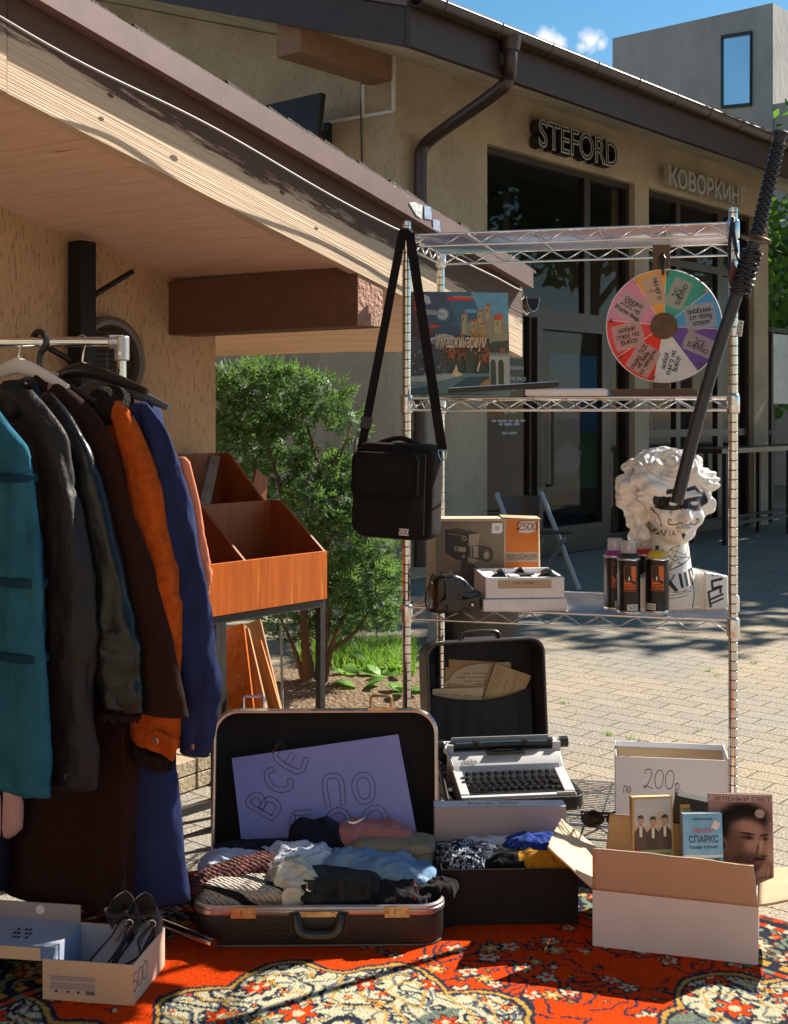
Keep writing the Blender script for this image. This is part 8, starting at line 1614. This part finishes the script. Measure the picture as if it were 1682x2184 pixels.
for i, (x0_, y0_, x1_, y1_, Y0, Y1, wd, m, lab) in enumerate(((497, 1338, 520, 1545, 4.55, 4.30, .085, CRATE, 'broad orange stained board leaning under the stand, leftmost of the leaning boards'), (520, 1345, 566, 1545, 4.60, 4.32, .040, mat('tan_plank', (.42, .22, .09), .6, col2=(.34, .17, .07), vs=4, st=(1, 1, .3)), 'tan plank with a mitred top leaning under the stand'), (542, 1328, 592, 1545, 4.72, 4.40, .055, mat('rough_plank', (.36, .20, .10), .75, col2=(.26, .14, .07), vs=4, st=(1, 1, .3)), 'rough brown plank leaning behind the tan plank'), (553, 1370, 602, 1545, 4.64, 4.36, .022, mat('orange_batten', (.46, .18, .05), .6, col2=(.4, .15, .04), vs=4, st=(1, 1, .3)), 'thin orange batten leaning at the right of the boards'))):
    a, b2 = P(x0_, y0_, Y0), P(x1_, y1_, Y1); d = (b2-a).normalized(); b2 = a+d*((a.z-.004)/-d.z); m_ = MB(); m_.beam(b2, a, wd, .02, up=V(.35, -.93, 0).cross(d).cross(V(0, 0, 1)) if False else V(0, -1, .0)); tag(obj('leaning_plank', m_, m, smooth=0, bevel=.001), lab, 'plank', 'boards leaning under the crate stand')
# --- planter, folding chair, bar table
pc = G(1030, 1378); M = Matrix.Translation((pc.x, pc.y+.24, 0)); t = thing('round_planter', 'low round brown planter behind the typewriter case', 'planter', M.translation); m_ = MB(); m_.lathe([(.20, .0), (.205, .01), (.225, .29), (.235, .30), (.235, .325), (.215, .325), (.21, .28), (.001, .27)], M, 40); obj('pot', m_, mat('planter_brown', (.13, .10, .075), .8, col2=(.085, .062, .046), vs=1.5, st=(22, 22, 1.0)), t, smooth=40)
m_ = MB(); rn = random.Random(31)
for k in range(420):
    a, r_ = rn.uniform(0, 6.28), .19*rn.random()**.5; b0 = M @ V(r_*math.cos(a), r_*math.sin(a), .275); d = V(rn.uniform(-.6, .6), rn.uniform(-.6, .6), 1).normalized(); s_ = d.cross(V(rn.uniform(-1, 1), rn.uniform(-1, 1), 0)).normalized()*.006; l = rn.uniform(.02, .09); m_.add([b0-s_, b0+s_, b0+d*l], [(0, 1, 2)])
obj('herbs', m_, mat('dark_herb', (.03, .05, .02), .7, col2=(.05, .08, .03), vs=9), t, smooth=0)
m_ = MB(); fp = P(926, 1378, 6.65); m_.hexa([V(fp.x-.04, 6.7, 0), V(fp.x+.04, 6.7, 0), V(fp.x+.07, 6.95, 0), V(fp.x-.03, 6.95, 0), V(fp.x+.01, 6.74, .24), V(fp.x+.05, 6.74, .24), V(fp.x+.06, 6.9, .24), V(fp.x+.01, 6.9, .24)]); tag(obj('concrete_block', m_, CONCRETE, smooth=0, bevel=.006), 'small tapered grey concrete block beside the round planter', 'block')
Yc = 8.9; CB = P(1165, 1255, Yc); CB.z = 0; ch_ = thing('folding_chair', 'grey metal folding chair with a black seat in front of the glass door', 'chair', CB); GM = mat('grey_chair_metal', (.34, .35, .36), .4, .3); BV = mat('chair_black', (.012, .013, .015), .4, col2=(.02, .021, .023), vs=6)
def cp(x, y, dy=0): return P(x, y, Yc+dy)
for x0_, y0_, x1_, y1_, dy in ((1060, 1052, 1125, 1225, .0), (1155, 1050, 1236, 1258, .0)): m_ = MB(); m_.tube([cp(x0_, y0_, .12), cp(x0_+(x1_-x0_)*.5, y0_+(y1_-y0_)*.5, .0), cp(x1_, y1_, -.1)], .018, 10); obj('leg', m_, GM, ch_)
for x0_, y0_, x1_, y1_ in ((1160, 1150, 1102, 1235), (1205, 1148, 1150, 1240)): m_ = MB(); m_.tube([cp(x0_, y0_, -.2), cp(x1_, y1_, .35)], .014, 8); obj('leg', m_, GM, ch_)
m_ = MB(); n = 12; rg = []
for k in range(n+1): u = k/n; x = 1073+(1152-1073)*u; rg.append([cp(x, y, .10+dd+.05*math.sin(math.pi*u)) for y, dd in ((1057, .0), (1058, .03), (1095+6*math.sin(math.pi*u), .02), (1094+6*math.sin(math.pi*u), -.01))])
m_.rings(rg); obj('backrest', m_, BV, ch_, smooth=60)
m_ = MB(); m_.hexa([cp(1108, 1141, -.42), cp(1222, 1139, -.42), cp(1212, 1137, .0), cp(1104, 1138, .0), cp(1108, 1134, -.42), cp(1222, 1132, -.42), cp(1212, 1131, .0), cp(1104, 1132, .0)]); obj('seat', m_, BV, ch_, smooth=0, bevel=.01, seg=3)
bt = thing('bar_table', 'long dark wooden counter on thin black legs below the second window', 'table', fac(4.0, .45, 0)); z0 = .86; m_ = MB(); fbox(m_, 2.75, 5.6, .68, .25, z0, z0+.045); obj('tabletop', m_, mat('dark_counter', (.05, .035, .028), .3, col2=(.04, .028, .022), vs=5), bt, smooth=0)
for t in (2.85, 4.3, 5.45):
    for o2 in (.3, .63): m_ = MB(); fbox(m_, t, t+.04, o2, o2+.04, 0, z0); obj('leg', m_, BLACK, bt, smooth=0)
m_ = MB(); fbox(m_, 2.89, 5.45, .63, .66, .18, .21); fbox(m_, 2.89, 5.45, .30, .33, .18, .21); obj('footrail', m_, BLACK, bt, smooth=0)
m_ = MB(); fbox(m_, T3-.05, TEND+.02, .02, .01, 0, 1.0) if False else None
# things seen behind the second window: pinkish cushions
for t, z, lab in ((3.0, .98, 'dusty pink cushion on the sill behind the second window, nearer the pillar'), (4.35, .98, 'dusty pink cushion on the sill behind the second window, farther one')):
    m_ = MB(); c = fac(t, -.35, z); Mx = FR(c, D1, z=NF); ell(m_, (0, .15, 0), (.28, .2, .07)); m_.xf(Mx); tag(obj('sill_cushion', m_, mat('dusty_cushion', (.30, .14, .12), .9), smooth=180), lab, 'cushion', 'cushions behind the glass')
rp = thing('terrace_railing', 'black terrace railing with frosted glass panels beyond the building corner', 'railing', fac(6.5, -.1, 0)); m_ = MB()
for t in (5.55, 6.6, 7.7): fbox(m_, t, t+.05, -.08, -.13, 0, 2.22)
fbox(m_, 5.5, 7.75, -.085, -.125, 2.17, 2.22); fbox(m_, 5.5, 7.75, -.085, -.125, 1.0, 1.05); obj('frame', m_, BLACK, rp, smooth=0)
m_ = MB(); fbox(m_, 5.62, 6.58, -.1, -.11, 1.35, 2.15); fbox(m_, 6.66, 7.68, -.1, -.11, 1.35, 2.15); obj('panel', m_, mat('frosted_panel', (.42, .46, .47), .3, col2=(.3, .34, .35), vs=5), rp, smooth=0)
# --- foliage
def leaves(pts, nrm, size, seed, asp=.5, up=0.0):
    """many small bent leaf faces at given points"""
    r = np.random.RandomState(seed); n = len(pts); a = r.normal(size=(n, 3)); a[:, 2] += up; a /= np.linalg.norm(a, axis=1)[:, None]; b_ = np.cross(a, r.normal(size=(n, 3))); b_ /= np.linalg.norm(b_, axis=1)[:, None]
    s_ = size*(.6+.8*r.rand(n))[:, None]; p = np.asarray(pts); v = np.stack([p-a*s_, p+b_*s_*asp, p+a*s_, p-b_*s_*asp], 1).reshape(-1, 3); f = np.arange(n*4).reshape(n, 4); mb = MB(); mb.v = [Vector(q) for q in v]; mb.f = f.tolist(); mb.m = [0]*n; return mb
def leafmat(n_, c, c2, rough=.6, vs=6):
    m = mat(n_, c, rough, col2=c2, vs=vs, spec=.3); N, L, b = nodes_of(m); tr = N.new('ShaderNodeBsdfTranslucent'); tr.inputs[0].default_value = (c2[0]*1.6, c2[1]*1.7, c2[2]*1.0, 1); mx = N.new('ShaderNodeMixShader'); mx.inputs[0].default_value = .28; o = next(q for q in N if q.type == 'OUTPUT_MATERIAL'); L.new(b.outputs[0], mx.inputs[1]); L.new(tr.outputs[0], mx.inputs[2]); L.new(mx.outputs[0], o.inputs[0]); return m
BARK = mat('shrub_bark', (.16, .085, .05), .9, col2=(.09, .05, .03), vs=12, st=(1, 1, .25), bump=.6, bs=60); THUJA = leafmat('thuja_green', (.026, .075, .032), (.13, .225, .085), .5, 9)
sb = G(668, 1478); shb = thing('thuja_shrub', 'bushy green thuja with reddish stems growing between the hut and the rack', 'shrub', sb)
m_ = MB(); rn = random.Random(14); tips = []
def limb(pts, r0, r1): q = catmull(pts, 5); m_.tube(q, [r0+(r1-r0)*i/(len(q)-1) for i in range(len(q))], 8)
Ys = sb.y
for pl, r0 in (([(662, 1480), (655, 1400), (650, 1320), (640, 1200), (600, 1050), (560, 900)], .030), ([(675, 1482), (690, 1380), (700, 1280), (690, 1150), (680, 1000), (640, 860)], .026), ([(690, 1475), (705, 1390), (735, 1310), (760, 1240)], .018), ([(655, 1478), (630, 1390), (600, 1320)], .016), ([(690, 1180), (745, 1060), (760, 930)], .010), ([(690, 1400), (760, 1345), (800, 1280)], .010), ([(700, 1000), (735, 950), (750, 900)], .006)):
    limb([P(x, y, Ys+rn.uniform(-.05, .05)) for x, y in pl], r0, .004)
obj('stem', m_, BARK, shb)
cl = [(545, 850, 100, 88), (480, 860, 60, 80), (620, 850, 80, 72), (690, 850, 55, 50), (745, 895, 38, 40), (520, 960, 75, 70), (600, 960, 70, 70), (690, 1000, 62, 48), (745, 1010, 55, 45), (790, 1030, 40, 50), (690, 1080, 80, 60), (760, 1090, 62, 50), (720, 1150, 90, 60), (800, 1170, 55, 55), (760, 1240, 95, 60), (820, 1260, 38, 55), (680, 1250, 70, 60), (720, 1310, 90, 40), (640, 1180, 60, 70), (610, 1330, 55, 40), (800, 1320, 45, 35), (590, 1080, 60, 60)]
r = np.random.RandomState(4); fans = MB(); sk = Ys/FPX
for x, y, rx, ry in cl:
    c = P(x, y, Ys+r.uniform(-.10, .10)); n = int(75*rx*ry/6400*4.2)
    for k in range(n):
        d = r.normal(size=3); d /= np.linalg.norm(d); rad = r.rand()**.30; p = V(c.x+d[0]*rx*sk*rad, c.y+d[1]*min(rx, ry)*sk*1.0*rad, c.z+d[2]*ry*sk*rad)
        ax = V(d[0]*.9+r.normal()*.45, d[1]*.9-.1+r.normal()*.45, d[2]*.5+.15+r.normal()*.45).normalized(); nn = ax.cross(V(*r.normal(size=3))).normalized(); sd_ = ax.cross(nn).normalized(); L_ = .032+.034*r.rand()
        for q in range(6):   # flat feathery spray
            s_ = -1 if q % 2 else 1; o_ = p+ax*L_*(q/6.0); e = o_+(ax*.75+sd_*s_*.8).normalized()*L_*(.62-.07*q)+nn*r.normal()*.004; w_ = (ax*.6-sd_*s_*.8)*L_*.085; fans.add([o_-w_*.6, e-w_*.4, e+w_*.6, o_+w_], [(0, 1, 2, 3)])
        e = p+ax*L_*1.25; w_ = sd_*L_*.07; fans.add([p-w_, p+w_, e+w_*.6, e-w_*.6], [(0, 1, 2, 3)])
obj('foliage', fans, THUJA, shb, smooth=0)
# soil, mulch, grass and broad leaved weeds round its foot
so2 = G(715, 1490); m_ = MB(); SOIL = mat('mulch_soil', (.13, .085, .05), .95, col2=(.22, .15, .085), vs=38, bump=1.0, bs=55, bd=5, bdist=.03, spots=((.38, .29, .18), 50, .62))
def soilf(u, v_):
    a = 6.283*u; r_ = v_*(1+.08*math.sin(3*a)); x, y = so2.x+.95*r_*math.cos(a)-.1, so2.y+.55*r_*math.sin(a)+.12; return V(x, y, .008+.05*(1-v_*v_)+.010*noise.noise(V(x*14, y*14, 0))*(1-v_))
m_.grid(72, 24, soilf); struct('soil_bed', m_, SOIL, smooth=180)
rn = random.Random(77); m_ = MB()
for k in range(5200):
    x, y = rn.uniform(640, 885), rn.uniform(1392, 1478)
    if y > 1440+(x-640)*.10+rn.uniform(-14, 10) : continue
    g0 = G(x, y); g0.z = .03; h_ = rn.uniform(.03, .11); b2 = V(rn.uniform(-.5, .5), rn.uniform(-.5, .5), 1).normalized()*h_; s_ = V(rn.uniform(-1, 1), rn.uniform(-1, 1), 0).normalized()*.0035; mid = g0+b2*.6; tip_ = g0+b2+V(rn.uniform(-.03, .03), rn.uniform(-.03, .03), -.008); m_.add([g0-s_, g0+s_, mid+s_*.7, mid-s_*.7, tip_], [(0, 1, 2, 3), (3, 2, 4)])
for k in range(34):   # small tufts in the paving joints
    g1 = G(rn.uniform(700, 1690), rn.uniform(1325, 1640)); hh_ = rn.uniform(.008, .028)
    for j in range(rn.randint(6, 18)):
        g0 = g1+V(rn.gauss(0, .014), rn.gauss(0, .008), 0); s_ = V(rn.uniform(-1, 1), rn.uniform(-1, 1), 0).normalized()*.0022; m_.add([g0-s_, g0+s_, g0+V(rn.uniform(-.4, .4), rn.uniform(-.4, .4), 1).normalized()*hh_], [(0, 1, 2)])
o = obj('grass', m_, leafmat('grass_green', (.10, .22, .03), (.22, .36, .06), .6, 7), smooth=0); o['kind'] = 'stuff'; o['label'] = 'strip of bright green grass behind the shrub'; o['category'] = 'grass'
for i, (x, y) in enumerate(((745, 1462), (790, 1440), (822, 1468), (850, 1452), (770, 1490), (860, 1500))):
    g0 = G(x, y); g0.z = .035; wd_ = thing('broad_leaved_weed', ['low broad leaved weed nearest the shrub stems', 'low broad leaved weed in the grass edge', 'low broad leaved weed between grass and mulch', 'low broad leaved weed close behind the left rack post', 'low broad leaved weed on the bare mulch', 'low broad leaved weed by the large suitcase lid'][i], 'weed', g0, 0, 'weeds in the soil bed'); m_ = MB(); rn = random.Random(i+50)
    for k in range(11):
        a = rn.uniform(0, 6.28); l = rn.uniform(.05, .11); d = V(math.cos(a), math.sin(a), rn.uniform(.2, 1.0)).normalized(); s_ = d.cross(UP).normalized(); nn = s_.cross(d); st0 = g0+d*l*.3; pts = [(0, .02), (.25, .55), (.55, .6), (.8, .4), (1, .0)]; vs = []
        for u, w_ in pts: vs += [st0+d*l*u+s_*w_*l*.5+UP*(-.25*l*u*u), st0+d*l*u-s_*w_*l*.5+UP*(-.25*l*u*u)]
        m_.add(vs, [(2*j, 2*j+2, 2*j+3, 2*j+1) for j in range(4)]); m_.tube([g0, st0], .0018, 4)
    obj('leaves', m_, bpy.data.materials.get('weed_green') or leafmat('weed_green', (.10, .24, .04), (.2, .38, .09), .45, 12), wd_, smooth=0)
m_ = MB(); m_.tube([P(600, 1340, 5.2), P(603, 1500, 5.1)+V(0, 0, -.05)], .006, 6); tag(obj('garden_stake', m_, mat('grey_stake', (.2, .2, .19), .6), smooth=60), 'thin grey stake stuck in the soil beside the shrub', 'stake')
# trees: three beyond the right edge that shade the shop front, one showing behind the railing
TRUNK = mat('tree_bark', (.12, .09, .065), .9, col2=(.07, .05, .04), vs=8, st=(1, 1, .2), bump=.6, bs=30); TL = leafmat('maple_green', (.05, .12, .03), (.12, .25, .05), .55, 2)
def tree(label, x, y, h_, rad, seed, n=5200, size=.10, trunk=.14, low=.3):
    t = thing('leafy_tree', label, 'tree', V(x, y, 0), 0, 'trees shading the square'); r = np.random.RandomState(seed); m_ = MB(); top = h_*.9
    m_.tube([V(x, y, -.05), V(x+.1, y, h_*.3), V(x-.05, y+.1, h_*.6), V(x, y, top)], [trunk, trunk*.8, trunk*.5, .03], 10); cs = []
    for k in range(16):
        a = 2.4*k; z = h_*(low+.1+.5*k/16); rr2 = rad*(.55+.4*r.rand()); e = V(x+math.cos(a)*rr2, y+math.sin(a)*rr2, z+h_*.14*r.rand()); m_.tube([V(x, y, z-h_*.12), V(x, y, z-h_*.1).lerp(e, .5)+UP*.15, e], [trunk*.35, trunk*.2, .012], 6); cs += [(e, rad*.42), (V(x, y, z).lerp(e, .55), rad*.4)]
    cs.append((V(x, y, top), rad*.5)); obj('trunk', m_, TRUNK, t); P_ = []
    for k in range(n): c, q = cs[r.randint(len(cs))]; d = r.normal(size=3); d /= np.linalg.norm(d); P_.append((c.x+d[0]*q*r.rand()**.4, c.y+d[1]*q*r.rand()**.4, c.z+d[2]*q*.8*r.rand()**.4))
    obj('crown', leaves(P_, None, size, seed, .55), TL, t, smooth=0)
tree('leafy green tree seen past the railing at the right edge', 6.6, 18.5, 6.0, 2.3, 5, 9000, .09, .13, .1)
for i, (x, y, h_, rad, lab) in enumerate(((7.2, 13.2, 6.6, 2.0, 'leafy tree beyond the right edge nearest the rack'), (8.8, 15.2, 7.4, 2.4, 'leafy tree beyond the right edge in front of the second window'), (10.2, 18.0, 7.8, 2.5, 'leafy tree beyond the right edge farthest along the shop'))):
    tree(lab, x, y, h_, rad, 20+i, 5200, .115, .15, .38)
